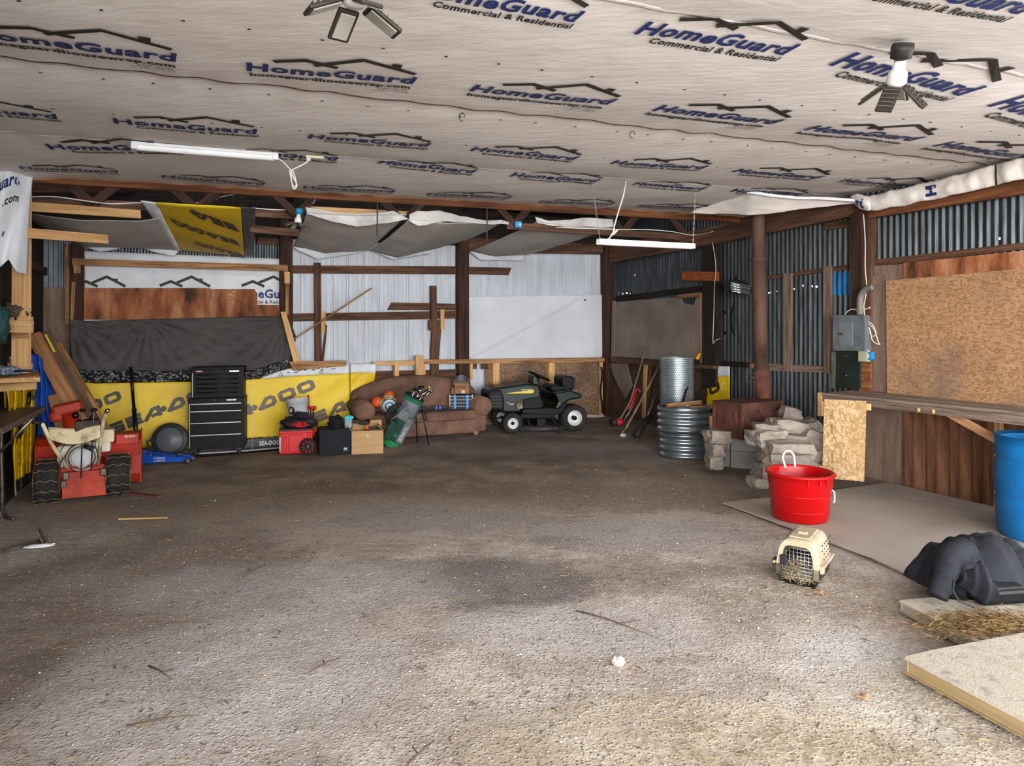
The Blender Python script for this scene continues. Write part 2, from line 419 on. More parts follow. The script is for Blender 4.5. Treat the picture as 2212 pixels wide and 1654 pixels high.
# ---------------------------------------------------------------- ceiling of stapled wrap
SUP = [7.57, 5.98, 4.38, 2.72, 1.1, -.5, -2.6]
def ceil_z(x, y):
    c = y-.382*x; z = 2.99+.013*x
    for a, b in zip(SUP, SUP[1:]):
        if b <= c <= a:
            tt = (c-b)/(a-b); z -= .03*math.sin(PI*tt)**.8
    al = (x+.382*y)
    for a in SUP[:5]:
        dd = abs(c-a); z += .007*math.sin(al*17+4*fbm(x, y, 3, .9))*math.exp(-dd/.16)*(.4+.6*abs(noise.noise(Vector((al*.9, a, 0))))*2)
    z += .008*fbm(x, y, 0, 1.1)+.0035*fbm(x*.6+y*.5, y*2.2, 2, 2.4)
    if c > 4.3:                                   # the loose left edge droops in folds
        k = max(0, min(1, (-x-3.9)/.9)); k2 = max(0, min(1, (c-4.3)/.8))
        z -= k*k*k2*(.16+.02*math.sin(9*x+14*y)+.012*math.sin(21*x-8*y))
    return z
ang = math.atan(.382); U = Vector((math.cos(ang), math.sin(ang), 0)); V = Vector((.52, -1, 0)).normalized()
def ceil_pt(u, v):
    # u 0..1 from left wall to right wall, v 0..1 header to front: intercept c runs 7.57 .. -2.6
    c = 7.57-10.17*v
    # left x: X+.52Y=-1.41 -> X(1+.52*.382) = -1.41-.52c ; right: 7.42
    xl = (-1.36-.52*c)/1.19864; xr = (7.03-.451*c)/1.1723
    if c > 5.3: xl = max(xl, -4.27-(7.57-c)*.0)
    x = xl+(xr-xl)*u; y = c+.382*x
    return (x, y, ceil_z(x, y))
vv = []
for a, b in zip(SUP, SUP[1:]):
    for i in range(18): vv.append((7.57-(a+(b-a)*i/18))/10.17)
vv.append(1.0)
g = SM(); nu = 260
fs = []; vs = []
for v in vv:
    for i in range(nu+1): vs.append(ceil_pt(i/nu, v))
for j in range(len(vv)-1):
    for i in range(nu):
        a = j*(nu+1)+i; fs.append([a, a+1, a+nu+2, a+nu+1])
g.add(vs, fs); ceiling = struct('ceiling', g, wrap_m)
# overlapping edges of the wrap sheets at the purlins
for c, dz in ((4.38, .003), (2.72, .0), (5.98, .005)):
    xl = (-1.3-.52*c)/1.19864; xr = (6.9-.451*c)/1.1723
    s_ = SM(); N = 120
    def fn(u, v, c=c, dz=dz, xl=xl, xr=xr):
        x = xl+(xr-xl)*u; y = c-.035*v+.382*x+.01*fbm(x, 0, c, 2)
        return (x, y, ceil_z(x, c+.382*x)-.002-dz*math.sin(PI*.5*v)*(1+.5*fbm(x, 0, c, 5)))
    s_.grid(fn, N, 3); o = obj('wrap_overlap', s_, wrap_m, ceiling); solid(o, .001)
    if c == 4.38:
        e_ = MB(); e_.tube([Vector(fn(i/200, 1))+Vector((0, -.006, -.003+.002*fbm(i, 0, 0, .3))) for i in range(201)], .003, 5); obj('seam_shadow_line', e_, w_dark, ceiling)  # thin dark line drawn below the seam in place of its shadow
# purlin edge that carries the wrap's back edge
hdr = obj('header_board', MB(), w_rust, ceiling)
bpy.data.objects.remove(hdr)
p0 = Vector((-4.3, 7.59-.382*4.3, 2.93)); p1 = Vector((3.02, 7.59+.382*3.02, 3.0))
board('header_board', p0+Vector((0, .02, 0)), p1+Vector((0, .02, 0)), .10, .045, w_rust, ceiling, (0, 0, 1))
# staples
st = MB()
for c in (3.5, 5.15, 1.9, 4.5):
    for i in range(34):
        x = -3.6+i*.27+random.uniform(-.03, .03)
        if (x < (-1.3-.52*c)/1.2) or x > (7.2-.52*c)/1.2: continue
        y = c+.382*x; z = ceil_z(x, y)-.003
        st.box((x, y, z), (.016, .008, .003), rz=random.uniform(-.6, .6))
o = obj('staples', st, ink_black, ceiling); o['kind'] = 'stuff'
# small rings left under the seam
for px, py in ((998, 246), (1366, 285)):
    p = PC(px, py, .02); m = SM(); m.tube([p+Vector((.018*math.cos(a), 0, -.02+.026*math.sin(a))) for a in [PI*1.6*i/12 for i in range(13)]], .003, 5)
    obj('hook', m, M('hook_steel', '#3d3a38', .5, .8), ceiling)

# ---------------------------------------------------------------- print on the wrap
def ceil_print(xl, yl, xr, yr, kind):
    a = PC(xl, yl); b = PC(xr, yr); ex = (b-a); wd = Vector((ex.x, ex.y, 0)).length; ex = Vector((ex.x, ex.y, 0))/wd
    ey = Vector((ex.y, -ex.x, 0))       # towards the camera: up for a reader looking up
    out = []
    def place(mb, name, mat):
        vs = []
        for v in mb.v:
            q = Vector((a.x, a.y, 0))+ex*v.x+ey*v.y; vs.append(Vector((q.x, q.y, ceil_z(q.x, q.y)-.007)))
        mb.v = vs; obj(name, mb, mat, ceiling)
    s = wd/.9
    t1 = MB(); put_text(t1, 'HomeGuard', 0, 0, width=.9*s, height=.118*s, bold=.035, shear=.12); place(t1, 'wordmark_print', ink_blue)
    r_ = MB()
    stroke(r_, [(.15*s, .165*s), (.31*s, .225*s), (.47*s, .16*s)], .036*s)
    stroke(r_, [(.35*s, .165*s), (.60*s, .30*s), (.88*s, .165*s)], .036*s)
    r_.add([(.745*s, .225*s, 0), (.79*s, .20*s, 0), (.80*s, .285*s, 0), (.745*s, .285*s, 0)], [[0, 1, 2, 3]]); place(r_, 'roof_emblem_print', ink_black)
    t2 = MB()
    if kind == 'c':
        put_text(t2, 'Commercial & Residential', .12*s, -.08*s, width=.78*s, height=.054*s, bold=.035)
    else:
        put_text(t2, 'homeguardhousewrap.com', .01*s, -.09*s, width=.87*s, height=.05*s, bold=.05)
        put_text(t2, 'ESR-3646', .70*s, -.135*s, width=.17*s, height=.022*s); put_text(t2, 'CCMC 13424-R', .66*s, -.175*s, width=.22*s, height=.022*s)
    place(t2, 'small_print', ink_black)
def ext(q, n=1):     # continue a row by whole pitches beyond the frame
    pass
# (left x, baseline y, right x, baseline y, kind)
for q in ((890, -22, 1245, 37, 'c'), (1369, 62, 1697, 110, 'c'), (1791, 130, 2077, 196, 'c'), (2134, 217, 2370, 282, 'c'),
          (-77, 63, 386, 122, 'h'), (532, 140, 897, 171, 'h'), (1013, 184, 1317, 217, 'h'), (1407, 229, 1670, 259, 'h'), (1736, 272, 1969, 296, 'h'), (2015, 307, 2211, 336, 'h'),
          (-215, 213, 129, 246, 'c'), (247, 255, 558, 278, 'c'), (664, 288, 926, 308, 'c'), (1014, 316, 1240, 336, 'c'), (1317, 343, 1517, 356, 'c'), (1580, 362, 1762, 378, 'c'), (1811, 384, 1973, 398, 'c'),
          (109, 314, 390, 322, 'c'), (487, 325, 729, 344, 'c'), (815, 351, 1023, 370, 'c'), (1100, 376, 1287, 390, 'c'), (1365, 396, 1519, 406, 'c'), (1576, 411, 1727, 418, 'c'),
          (45, 354, 259, 366, 'h'), (348, 376, 572, 394, 'h'), (654, 400, 852, 409, 'h'), (921, 415, 1101, 423, 'h'), (1162, 431, 1321, 436, 'h'), (1377, 440, 1521, 446, 'h'),
          (1840, -52, 2205, 14, 'c')):
    ceil_print(*q)

# ---------------------------------------------------------------- roof beyond the wrap: dark sheets, rafters, webs, daylight gaps
roof = struct('ceiling_roof_underside')
dk_roof = M('dark_roof_sheet', '#26211e', .7, .2, '#151210', 3)
def roofz(x, y): return 3.62
rm = MB()
XL, XR = -6.2, 4.2
# sheets laid side by side with narrow real gaps where the sky shows
k = 0
y0 = 4.6
for i, (a, b) in enumerate(((4.9, 6.9), (6.912, 9.2), (9.2, 11.9))):
    def RP(c, x): return Vector((x, c+.5*x, 3.3+.12*(11.9-c)))
    o = slab('roof_sheet', [RP(a, XL), RP(a, XR), RP(b, XR), RP(b, XL)], .02, (0, 0, 1), dk_roof, roof)
# chords seen under the roof (pixel lines at measured depth)
def pbeam(name, q0, q1, wpx, t, mat, parent, dep):
    """beam between two pixel points; dep = depth (Y) at each end; wpx = height in metres"""
    return board(name, P(q0[0], q0[1], dep[0]), P(q1[0], q1[1], dep[1]), wpx, t, mat, parent, (0, 0, 1))
pbeam('bottom_chord', (0, 428), (655, 466), .09, .04, w_old, roof, (6.75, 8.40*.993)); pbeam('bottom_chord', (1095, 487), (1515, 515), .09, .04, w_old, roof, (8.82/(1+.003), 9.95))
pbeam('bottom_chord', (540, 494), (645, 503), .085, .04, w_old, roof, (8.0, 8.3))
pbeam('purlin', (66, 405), (300, 408), .09, .04, w_dark, roof, (6.4, 8.4))
pass
for xn, yn, dep in ((200, 440, 7.1), (425, 452, 7.6), (640, 463, 8.1), (870, 478, 8.6), (1110, 484, 9.1), (1345, 500, 9.6), (1480, 508, 9.9)):
    a = P(xn, yn, dep)
    board('web', a, a+Vector((-.62, -.32, .62)), .09, .04, w_dark, roof, (1, .5, 0))
    board('web', a, a+Vector((.55, .32, .62)), .09, .04, w_dark, roof, (1, .5, 0))
for px, dep in ((620, 8.6), (1002, 9.7), (1318, 11.0)):
    a = P(px, 500, dep)
    board('rafter', a+Vector((0, 0, .35)), a+Vector((1.6, -3.2, .75)), .14, .04, w_blk, roof, (0, 0, 1))

# ---------------------------------------------------------------- back wall
wb = struct('wall_back')
def sB(px):
    p = PB(px, 700); return p.dot(DB)
def onB(s, z, d): 
    o = Vector((0, 10.87, 0)); q = o+DB*(s-o.dot(DB))
    return Vector((q.x, q.y, z))+NB*d
def onR(s, z, d):     # s measured from the corner toward the camera
    return Vector((1.725, 11.80, z))+DR*s+NR*d
def sR(px):
    p = PR(px, 700); return (p-Vector((1.725, 11.80, 0))).dot(DR)
def onL(s, z, d):
    return Vector((-5.51, 7.89, z))+DL*s+NL*d
def ribbed(on, s0, s1, z0, z1, prof, mat, parent, name, d=0.0):
    """sheet whose profile (list of (s, depth)) is repeated geometry; prof(s)->depth"""
    m = MB(); pts = [p for p in prof if s0 <= p[0] <= s1]
    pts = [(s0, pts[0][1])]+pts+[(s1, pts[-1][1])]
    vs = []; fs = []
    for s, dd in pts:
        vs.append(on(s, z0, d+dd)); vs.append(on(s, z1, d+dd))
    for i in range(len(pts)-1): fs.append([2*i, 2*i+2, 2*i+3, 2*i+1])
    m.add(vs, fs); return obj(name, m, mat, parent)
def ag_profile(s0, s1):
    out = []; s = math.floor(s0/.225)*.225
    while s < s1:
        out += [(s, 0), (s+.012, -.018), (s+.03, -.018), (s+.042, 0), (s+.095, 0), (s+.099, -.004), (s+.105, 0), (s+.155, 0), (s+.159, -.004), (s+.165, 0)]; s += .225
    return out
a0, a1 = sB(606), sB(1312)
s = a0; ap = ag_profile(a0-.3, a1+.3)
while s < a1:
    e = min(a1, s+.9); ribbed(onB, s, e+.02, -.2, 3.45, ap, siding_m, wb, 'siding_panel', random.uniform(0, .004)); s = e
def wave(s0, s1, pitch=.068, amp=.008, n=6):
    out = []; k = int(s0/pitch*n)
    while k*pitch/n < s1:
        out.append((k*pitch/n, amp*math.sin(2*PI*k/n))); k += 1
    return out
def corrugated(on, s0, s1, z0, z1, mat, parent, wd=.66, d=0.0, pitch=.068, amp=.008, col=None):
    s = s0; wv = wave(s0-1, s1+1, pitch, amp)
    while s < s1-.02:
        e = min(s1, s+wd); ribbed(on, s, e+.03, z0, z1, wv, mat, parent, 'corrugated_sheet', d+random.uniform(0, .003)); s = e
# left part of the back wall
c0 = onB(0, 0, 0)
wq('wall_plate', 'B', [(1010, 512), (1306, 529), (1306, 549), (1010, 545)], .05, w_old, wb, .10)
a_, b_ = sB(20), sB(1330)
for q_ in ([(-20, 260), (415, 300), (415, 507), (-20, 493)], [(415, 300), (470, 300), (470, 428), (415, 438)], [(470, 300), (530, 300), (530, 414), (470, 425.5)], [(415, 441), (470, 430.5), (470, 509), (415, 507)], [(470, 427.5), (530, 416), (530, 511), (470, 509)],
           [(530, 300), (800, 320), (800, 522), (530, 511)], [(800, 320), (1080, 330), (1080, 534), (800, 522)], [(1080, 330), (1330, 360), (1330, 546), (1080, 534)]):
    wq('upper_shade_panel', 'B', q_, .02, w_blk, wb, .05)  # near-black panels added over the siding to stand for the dark roof space
for s0, s1, zt in ((sB(30), sB(84), 615), (sB(84), sB(118), 619), (sB(118), sB(180), 622)):
    corrugated(onB, s0, s1, PB(100, zt).z, 3.45, M('pale_grey_sheet', '#7d858c', .5, .4, '#5e656b', 4), wb, 1.0, .0, .05, .006)
wq('plywood_panel', 'B', [(30, 600), (62, 615), (84, 612), (84, 1020), (30, 1024)], .012, w_greyply, wb, .0)
wq('plywood_panel', 'B', [(84, 618), (150, 622), (152, 1010), (84, 1020)], .014, w_greyply, wb, .003)
corrugated(onB, sB(180), sB(606), 2.3, 3.0, galv, wb, .8, .0)
wq('backing_board', 'B', [(10, 470), (160, 480), (160, 1060), (10, 1080)], .02, w_dark, wb, -.03)
wq('backing_board', 'B', [(150, 560), (640, 575), (640, 1020), (150, 1065)], .02, w_dark, wb, .0)
POST = .13
wq('post', 'B', [(155, 520), (181, 520), (181, 985), (150, 990)], POST, w_dark, wb, .13)
wq('post', 'B', [(606, 470), (632, 472), (632, 960), (606, 962)], POST, w_dark, wb, .14)
wq('post', 'B', [(991, 500), (1013, 500), (1014, 940), (991, 940)], POST, w_dark, wb, .14)
wq('stud', 'B', [(139, 527), (147, 527), (150, 700), (141, 700)], .05, w_new2, wb, .08)
wq('stud', 'B', [(148, 527), (154, 527), (154, 700), (150, 700)], .05, w_old, wb, .09)
wq('stud', 'B', [(155, 608), (163, 608), (159, 690), (152, 690)], .04, w_new2, wb, .18)
wq('girt', 'B', [(632, 573), (1000, 575), (1000, 592), (632, 590)], .04, w_old, wb, .045)
wq('girt', 'B', [(1013, 576), (1105, 578), (1099, 594), (1013, 592)], .04, w_old, wb, .045)
wq('girt', 'B', [(632, 677), (991, 671), (991, 688), (632, 694)], .04, w_old, wb, .045)
wq('brace_board', 'B', [(847, 653), (991, 656), (991, 670), (838, 669)], .03, w_old, wb, .046)
wq('girt', 'B', [(556, 513), (606, 515), (606, 528), (556, 526)], .04, w_old, wb, .05)
wq('stud', 'B', [(679, 567), (693, 567), (695, 785), (681, 785)], .04, w_old, wb, .09)
wq('stud', 'B', [(930, 617), (943, 617), (944, 694), (931, 694)], .04, w_old, wb, .09)
wq('post_stub', 'B', [(932, 690), (953, 692), (953, 715), (948, 780), (947, 880), (933, 880), (931, 760), (934, 715), (927, 712), (927, 692)], .05, w_old, wb, .10)
wq('blocking', 'B', [(694, 673), (704, 673), (702, 719), (694, 719)], .04, w_new, wb, .13)
wq('blocking', 'B', [(952, 668), (960, 668), (960, 712), (953, 712)], .04, w_new, wb, .16)
wq('brace_board', 'B', [(704, 700), (707, 704), (699, 785), (694, 785)], .03, w_old, wb, .13)
# ledge, studs and panels of the low wall on the right half of the back wall
wq('sill_board', 'B', [(625, 781), (748, 779), (748, 790), (634, 800)], .09, w_new2, wb, .22)
wq('sill_board', 'B', [(806, 781), (905, 778), (905, 788), (806, 789)], .04, w_new, wb, .16)
wq('sill_board', 'B', [(905, 777), (1306, 773), (1306, 782), (905, 786)], .09, w_new2, wb, .18)
wq('girt', 'B', [(800, 802), (1010, 797), (1010, 818), (800, 824)], .03, w_old, wb, .05)
wq('blocking', 'B', [(898, 768), (915, 768), (916, 826), (899, 826)], .05, w_new, wb, .20)
for x0, x1, y1 in ((853, 862, 822), (911, 919, 820), (1065, 1079, 838), (1186, 1199, 838), (1016, 1021, 820)):
    wq('stud', 'B', [(x0, 782), (x1, 782), (x1, y1), (x0, y1)], .09, w_new, wb, .17)
wq('osb_panel', 'B', [(1048, 783), (1182, 783), (1182, 916), (1048, 935)], .012, osb_dk, wb, .08)
wq('osb_panel', 'B', [(1183, 783), (1300, 781), (1300, 905), (1183, 916)], .012, osb_dk, wb, .08)
for x0 in (1016, 1040):
    wq('blocking', 'B', [(x0, 786), (x0+14, 786), (x0+14, 797), (x0, 797)], .02, w_old, wb, .1)
wq('stud', 'B', [(1297, 780), (1302, 780), (1302, 903), (1298, 903)], .05, w_new, wb, .17)
tube_ = SM(); tube_.tube([PB(1299+2*math.sin(i*.9), 792+i*10, .22) for i in range(11)], .014, 6); obj('hose_loop', tube_, w_blk, wb)
wq('stud', 'B', [(1308, 780), (1313, 780), (1313, 895), (1309, 895)], .05, w_new, wb, .10)
wq('bottom_plate', 'B', [(1268, 895), (1306, 897), (1306, 903), (1268, 901)], .1, M('whitish_wood', '#c3bbb2', .8), wb, .2)
# corner post and beam over the white siding
wq('corner_post', 'B', [(1307, 520), (1328, 520), (1322, 900), (1309, 900)], .14, w_dark, wb, .16)

# ---------------------------------------------------------------- right wall
wr = struct('wall_right')
# sheets; pin holes of missing nails are real holes cut by the shader's alpha along two nail lines
def holed(name, base, holes, r):
    m = base.copy(); m.name = name; t = NT(m); b = t.n['Principled BSDF']
    g_ = t.add('ShaderNodeNewGeometry'); prev = None
    for h in holes:
        d = t.add('ShaderNodeVectorMath', operation='DISTANCE'); d.inputs[1].default_value = h; t.link(g_.outputs['Position'], d.inputs[0])
        if prev is None: prev = d.outputs['Value']
        else:
            mn = t.add('ShaderNodeMath', operation='MINIMUM'); t.link(prev, mn.inputs[0]); t.link(d.outputs['Value'], mn.inputs[1]); prev = mn.outputs[0]
    gt = t.add('ShaderNodeMath', operation='GREATER_THAN'); gt.inputs[1].default_value = r; t.link(prev, gt.inputs[0]); t.link(gt.outputs[0], b.inputs['Alpha'])
    return m
hol = [PR(x, y, .0) for x, y in ((1337, 634), (1345, 634), (1354, 633), (1362, 634), (1371, 636), (1380, 635), (1389, 635), (1372, 594), (1532, 640), (1664, 632), (1680, 629), (1661, 633), (1735, 617), (1755, 618), (1764, 619),
                                 (1716, 624), (1828, 617), (1806, 620), (1545, 778), (1553, 776), (1427, 516), (1437, 514), (1446, 513), (1459, 509), (1557, 489), (1566, 483), (1581, 478), (1608, 478), (2160, 515))]
galv_h = holed('galvanized_sheet_nail_holes', galv, hol, .011)
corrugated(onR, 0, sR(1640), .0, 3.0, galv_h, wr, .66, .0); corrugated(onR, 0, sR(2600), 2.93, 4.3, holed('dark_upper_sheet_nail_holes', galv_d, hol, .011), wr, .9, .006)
corrugated(onR, sR(1640), sR(2600), .0, 3.0, galv_h, wr, .72, .004)
blue = M('blue_painted_sheet', '#1f6fa8', .45, .2, '#174f7c', 4)
corrugated(onR, sR(1797), sR(1836), PR(1815, 637).z, PR(1815, 588).z, blue, wr, .9, .012)
# top plate beam, girts, posts
def rbar(name, pts, t, mat, d=None):
    if len(pts) == 4 and pts[1][0] == 2250 and pts[2][0] == 2250:      # runs on past the frame along its own straight lines
        f = lambda a, b: (3150, a[1]+(b[1]-a[1])*(3150-a[0])/(b[0]-a[0]))
        pts = [pts[0], f(pts[0], pts[1]), f(pts[3], pts[2]), pts[3]]
    return wq(name, 'R', pts, t, mat, wr, d)
rbar('top_plate', [(1316, 530), (1500, 497), (1838, 424), (1838, 467), (1500, 535), (1316, 567)], .05, w_old, .15)
rbar('top_plate', [(1876, 448), (2250, 370), (2250, 412), (1876, 471)], .05, w_rust, .15)
rbar('top_plate', [(1840, 430), (1880, 420), (1880, 455), (1840, 462)], .05, w_old, .10)
rbar('purlin', [(1876, 425), (2250, 350), (2250, 385), (1876, 452)], .05, w_dark, .05)
rbar('post', [(1516, 500), (1546, 494), (1546, 835), (1517, 840)], .13, w_blk, .14)
rbar('post', [(1836, 462), (1860, 458), (1860, 855), (1836, 850)], .15, w_dark, .16)
rbar('post', [(1860, 458), (1882, 455), (1882, 870), (1860, 862)], .08, w_old, .10)
rbar('girt', [(1650, 597), (1831, 571), (1831, 581), (1650, 604)], .04, w_old, .045)
rbar('girt', [(1545, 778), (1660, 786), (1660, 797), (1545, 789)], .04, w_blk, .045)
rbar('girt', [(1655, 784), (1795, 792), (1795, 806), (1655, 800)], .04, w_grey, .045)
rbar('girt', [(1780, 482), (1835, 474), (1835, 490), (1780, 497)], .04, w_old, .045)
rbar('girt', [(1880, 562), (2250, 519), (2250, 533), (1880, 577)], .045, w_old, .05)
rbar('girt', [(1330, 640), (1518, 616), (1518, 628), (1330, 652)], .045, w_blk, .05)
rbar('upright_board', [(1692, 590), (1709, 590), (1708, 803), (1692, 800)], .025, w_grey, .075)
rbar('upright_board', [(1778, 576), (1795, 574), (1796, 807), (1778, 806)], .025, w_grey, .075)
rbar('short_board', [(1472, 586), (1550, 587), (1550, 607), (1473, 605)], .025, M('rusty_orange_wood', '#a35a2a', .8, 0, '#6d3415', 8, (1, 6, 6), bump=.3), .17)
# plywood backing of the bench wall
rbar('plywood_panel', [(1880, 575), (1952, 570), (1952, 870), (1880, 862)], .012, w_greyply, .06)
rbar('plywood_panel', [(1883, 597), (1915, 592), (1915, 870), (1883, 864)], .012, w_greyply, .075)
rbar('stained_band', [(1952, 568), (2250, 537), (2250, 588), (1952, 605)], .012, w_ply, .08)
rbar('osb_panel', [(1914, 606), (2300, 572), (2300, 890), (1916, 866)], .012, osb, .10)
rbar('plywood_panel', [(1796, 850), (1950, 862), (1950, 1057), (1796, 1028)], .012, w_greyply, .03)
for a_, b_ in ((1950, 1998), (2000, 2048), (2050, 2098), (2100, 2150), (2152, 2260)):
    ya = 1058+(a_-1950)*.17; yb = 1058+(b_-1950)*.17
    rbar('board_panel', [(a_, 862), (b_, 866), (b_, yb), (a_, ya)], .014, w_plyv, .05+random.uniform(0, .006))
rbar('lower_post', [(1855, 780), (1880, 782), (1880, 860), (1855, 856)], .02, M('streaked_orange_wood', '#9a6238', .8, 0, '#3d2515', 3, (8, 8, .8), bump=.3), .17)
# spray paint letters on the sheets
sp = MB(); X = frame(PR(1548, 745, .012), DR, (0, 0, 1))
for a_, b_, c_ in ((0, .10, .17), (0, .10, .45)):
    sp.box((.09, c_, .004), (.20, .045, .002), X=X)
stroke(sp, [(.36, .58), (.31, .48), (.29, .35), (.31, .22), (.36, .12)], .03, X @ Matrix.Translation((0, 0, .008)))
obj('spray_paint_mark', sp, M('black_spray_paint', '#1b1b1c', .5), wr)
# low wall in the corner
rbar('sill_board', [(1318, 771), (1420, 779), (1540, 790), (1540, 797), (1420, 790), (1318, 781)], .12, w_old, .2)
rbar('brown_panel', [(1318, 782), (1540, 796), (1540, 945), (1318, 908)], .015, M('brown_felt_board', '#5b4434', .95, 0, '#46342a', 3), .04)
rbar('stud', [(1389, 786), (1401, 787), (1396, 905), (1385, 903)], .06, w_old, .14)
rbar('stud', [(1390, 787), (1396, 788), (1391, 903), (1386, 903)], .06, w_new, .17)

# ---------------------------------------------------------------- left wall
wlft = struct('wall_left')
s = -.2
while s < 9:
    m = MB(); e = s+random.uniform(.16, .22)
    a = onL(s+.003, 0, 0); b_ = onL(e-.003, 0, 0)
    slab('wall_plank', [onL(s+.003, 0, 0), onL(e-.003, 0, 0), onL(e-.003, 3.4, 0), onL(s+.003, 3.4, 0)], .02+random.uniform(0, .006), -NL, w_blk, wlft); s = e
for z in (.7, 1.45, 2.2):
    slab('girt', [onL(0, z, .04), onL(9, z, .04), onL(9, z+.09, .04), onL(0, z+.09, .04)], .04, -NL, w_dark, wlft)
# ================================================================ sheets of wrap, film and tarp
yel = M('yellow_film', '#dcb90c', .45, 0, '#c8a40a', 3, (1, 1, 1), (.3, .7), .12, 6, 3)
yel_lt = M('pale_yellow_film', '#e3c430', .45, 0, '#d4b11c', 2, (1, 1, 1), (.3, .7), .1, 6, 3)
film_blk = M('black_film_print', '#2d2a28', .4, 0, '#383432', 6)
film_gry = M('grey_film_print', '#6d6056', .45, 0, '#5e534b', 6)
film_band = M('film_grey_band', '#4d4a49', .4, 0, '#3a3736', 3)
film_wht = M('white_film_band', '#d3d5d9', .45, 0, '#b9bcc2', 4)
tarp_grey = M('grey_tarp', '#b3ada7', .7, 0, '#98928c', 1.5, (1, 1, 1), (.3, .7), .3, 5, 4)
tarp_pale = M('pale_tarp_edge', '#bdb8b3', .6, 0, '#9a948f', 3, bump=.5, bscale=6)
def lerp_poly(pts, u):
    if u <= 0: return pts[0]
    if u >= 1: return pts[-1]
    x = pts[0][0]+(pts[-1][0]-pts[0][0])*u
    for a, b in zip(pts, pts[1:]):
        if (a[0] <= x <= b[0]) or (b[0] <= x <= a[0]):
            t = (x-a[0])/((b[0]-a[0]) or 1); return tuple(a[i]+(b[i]-a[i])*t for i in range(len(a)))
    return pts[-1]
class Sheet:
    """a sheet lying against wall pl; its relief is a function of where on the wall it is"""
    def __init__(s, pl, d, relief): s.fn = PLN[pl][0]; s.d = d; s.r = relief
    def at(s, x, y, e=0.0): return s.fn(x, y, s.d+s.r(x, y)+e)
    def cloth(s, name, top, bot, mat, parent=None, nu=60, nv=24, t=.002, e=0.0):
        m = SM()
        def f(u, v):
            a = lerp_poly(top, u); b = lerp_poly(bot, u); return s.at(a[0]+(b[0]-a[0])*v, a[1]+(b[1]-a[1])*v, e)
        m.grid(f, nu, nv); o = obj(name, m, mat, parent); solid(o, t, 1 if s.fn is PB else 1); return o
    def flat(s, name, mb, mat, parent, O, xv, yv, e=.006, xmax=None):
        """2-D mesh (unit space) -> pixels O + x*xv + y*yv -> on the sheet"""
        if xmax is not None:
            mb.f = [f for f in mb.f if all(O[0]+mb.v[i].x*xv[0] < xmax for i in f)]; mb.mi = [0]*len(mb.f); mb.sm = [False]*len(mb.f)
        mb.v = [s.at(O[0]+p.x*xv[0]+p.y*yv[0], O[1]+p.x*xv[1]+p.y*yv[1], e) for p in mb.v]
        return obj(name, mb, mat, parent)
def letters(word):
    """wide squared lettering drawn stroke by stroke; unit cap height, advance 1.5"""
    m = MB(); x = 0.0; w = .33
    def S(*p): stroke(m, [(x+a*1.25, b) for a, b in p], w)
    for ch in word:
        if ch == 'S': S((1, .86), (.1, .86), (.1, .5), (.9, .5), (.9, .14), (0, .14))
        elif ch == 'E': S((1, .86), (.12, .86), (.12, .14), (1, .14)); S((.15, .5), (.95, .5))
        elif ch == 'A': S((-.1, .0), (.55, .86), (.9, .86), (.9, 0)); S((.35, .27), (.85, .27))
        elif ch == '.':
            m.add([Vector((x-.02+.27*math.cos(2*PI*i/16), .5+.27*math.sin(2*PI*i/16), 0)) for i in range(16)], [list(range(16))]); x += .42; continue
        elif ch == 'D': S((.0, .14), (.75, .14), (.9, .3), (.9, .7), (.75, .86), (.5, .86), (-.1, .05))
        elif ch == 'O': S((.5, .14), (.24, .14), (.12, .26), (.12, .74), (.24, .86), (.78, .86), (.9, .74), (.9, .26), (.78, .14), (.45, .14))
        x += 1.5
    return m
# ---- white wrap on the back wall with its printed emblem and wordmark
s1 = Sheet('B', .03, lambda x, y: .006*fbm(x, y, 1, .012)+.004*math.sin((x+y*1.2)*.12)*max(0, 1-(x-180)/160))
t = thing('house_wrap_sheet', 'white house wrap with roof emblems behind the stained plywood on the back wall', 'wrap', (0, 0, 0))
s1.cloth('sheet', [(180, 542), (612, 559)], [(182, 700), (612, 700)], wrap_w, t, 50, 20)
for ox, full in ((162, 0), (345, 1), (522, 1)):
    r_ = MB()
    stroke(r_, [(0, 0), (.22, .09), (.45, -.005)], .055); stroke(r_, [(.34, .065), (.63, .19), (1.0, .005)], .055); r_.add([(.77, .1, 0), (.85, .1, 0), (.85, .155, 0), (.77, .155, 0)], [[0, 1, 2, 3]])
    s1.flat('roof_emblem_print', r_, ink_black, t, (ox, 617), (109, 2), (0, -109), xmax=640)
for i, ox in enumerate((318, 503)):
    m = MB(); put_text(m, 'HomeGuard', 0, 0, width=1, height=.125, bold=.03)
    s1.flat('wordmark_print', m, ink_blue, t, (ox, 642), (138, 2), (0, -148), xmax=609)
    m = MB(); put_text(m, 'Commercial & Residential', 0, 0, width=.86, height=.05, bold=.015); s1.flat('small_print', m, ink_black, t, (ox+10, 655), (138, 1), (0, -150), xmax=609)
# stained plywood strips over it
o = wq('plywood_sheet', 'B', [(180, 622), (455, 622), (455, 692), (180, 690)], .018, w_ply, None, .075)
tag(o, 'long rust-stained plywood sheet above the black plastic on the back wall', 'plywood')
o = wq('plywood_sheet', 'B', [(457, 624), (550, 624), (556, 637), (556, 658), (604, 659), (604, 690), (457, 692)], .018, w_ply, None, .078)
tag(o, 'short stained plywood piece with a pale torn wedge, beside the wordmark', 'plywood')
m = MB(); q = [PB(x, y, .081) for x, y in ((491, 626), (511, 626), (506, 648), (503, 671), (499, 650), (493, 645))]; m.add(q, [list(range(6))]); oo = obj('torn_patch', m, w_new2); oo.parent = o; oo.matrix_parent_inverse = o.matrix_basis.inverted()
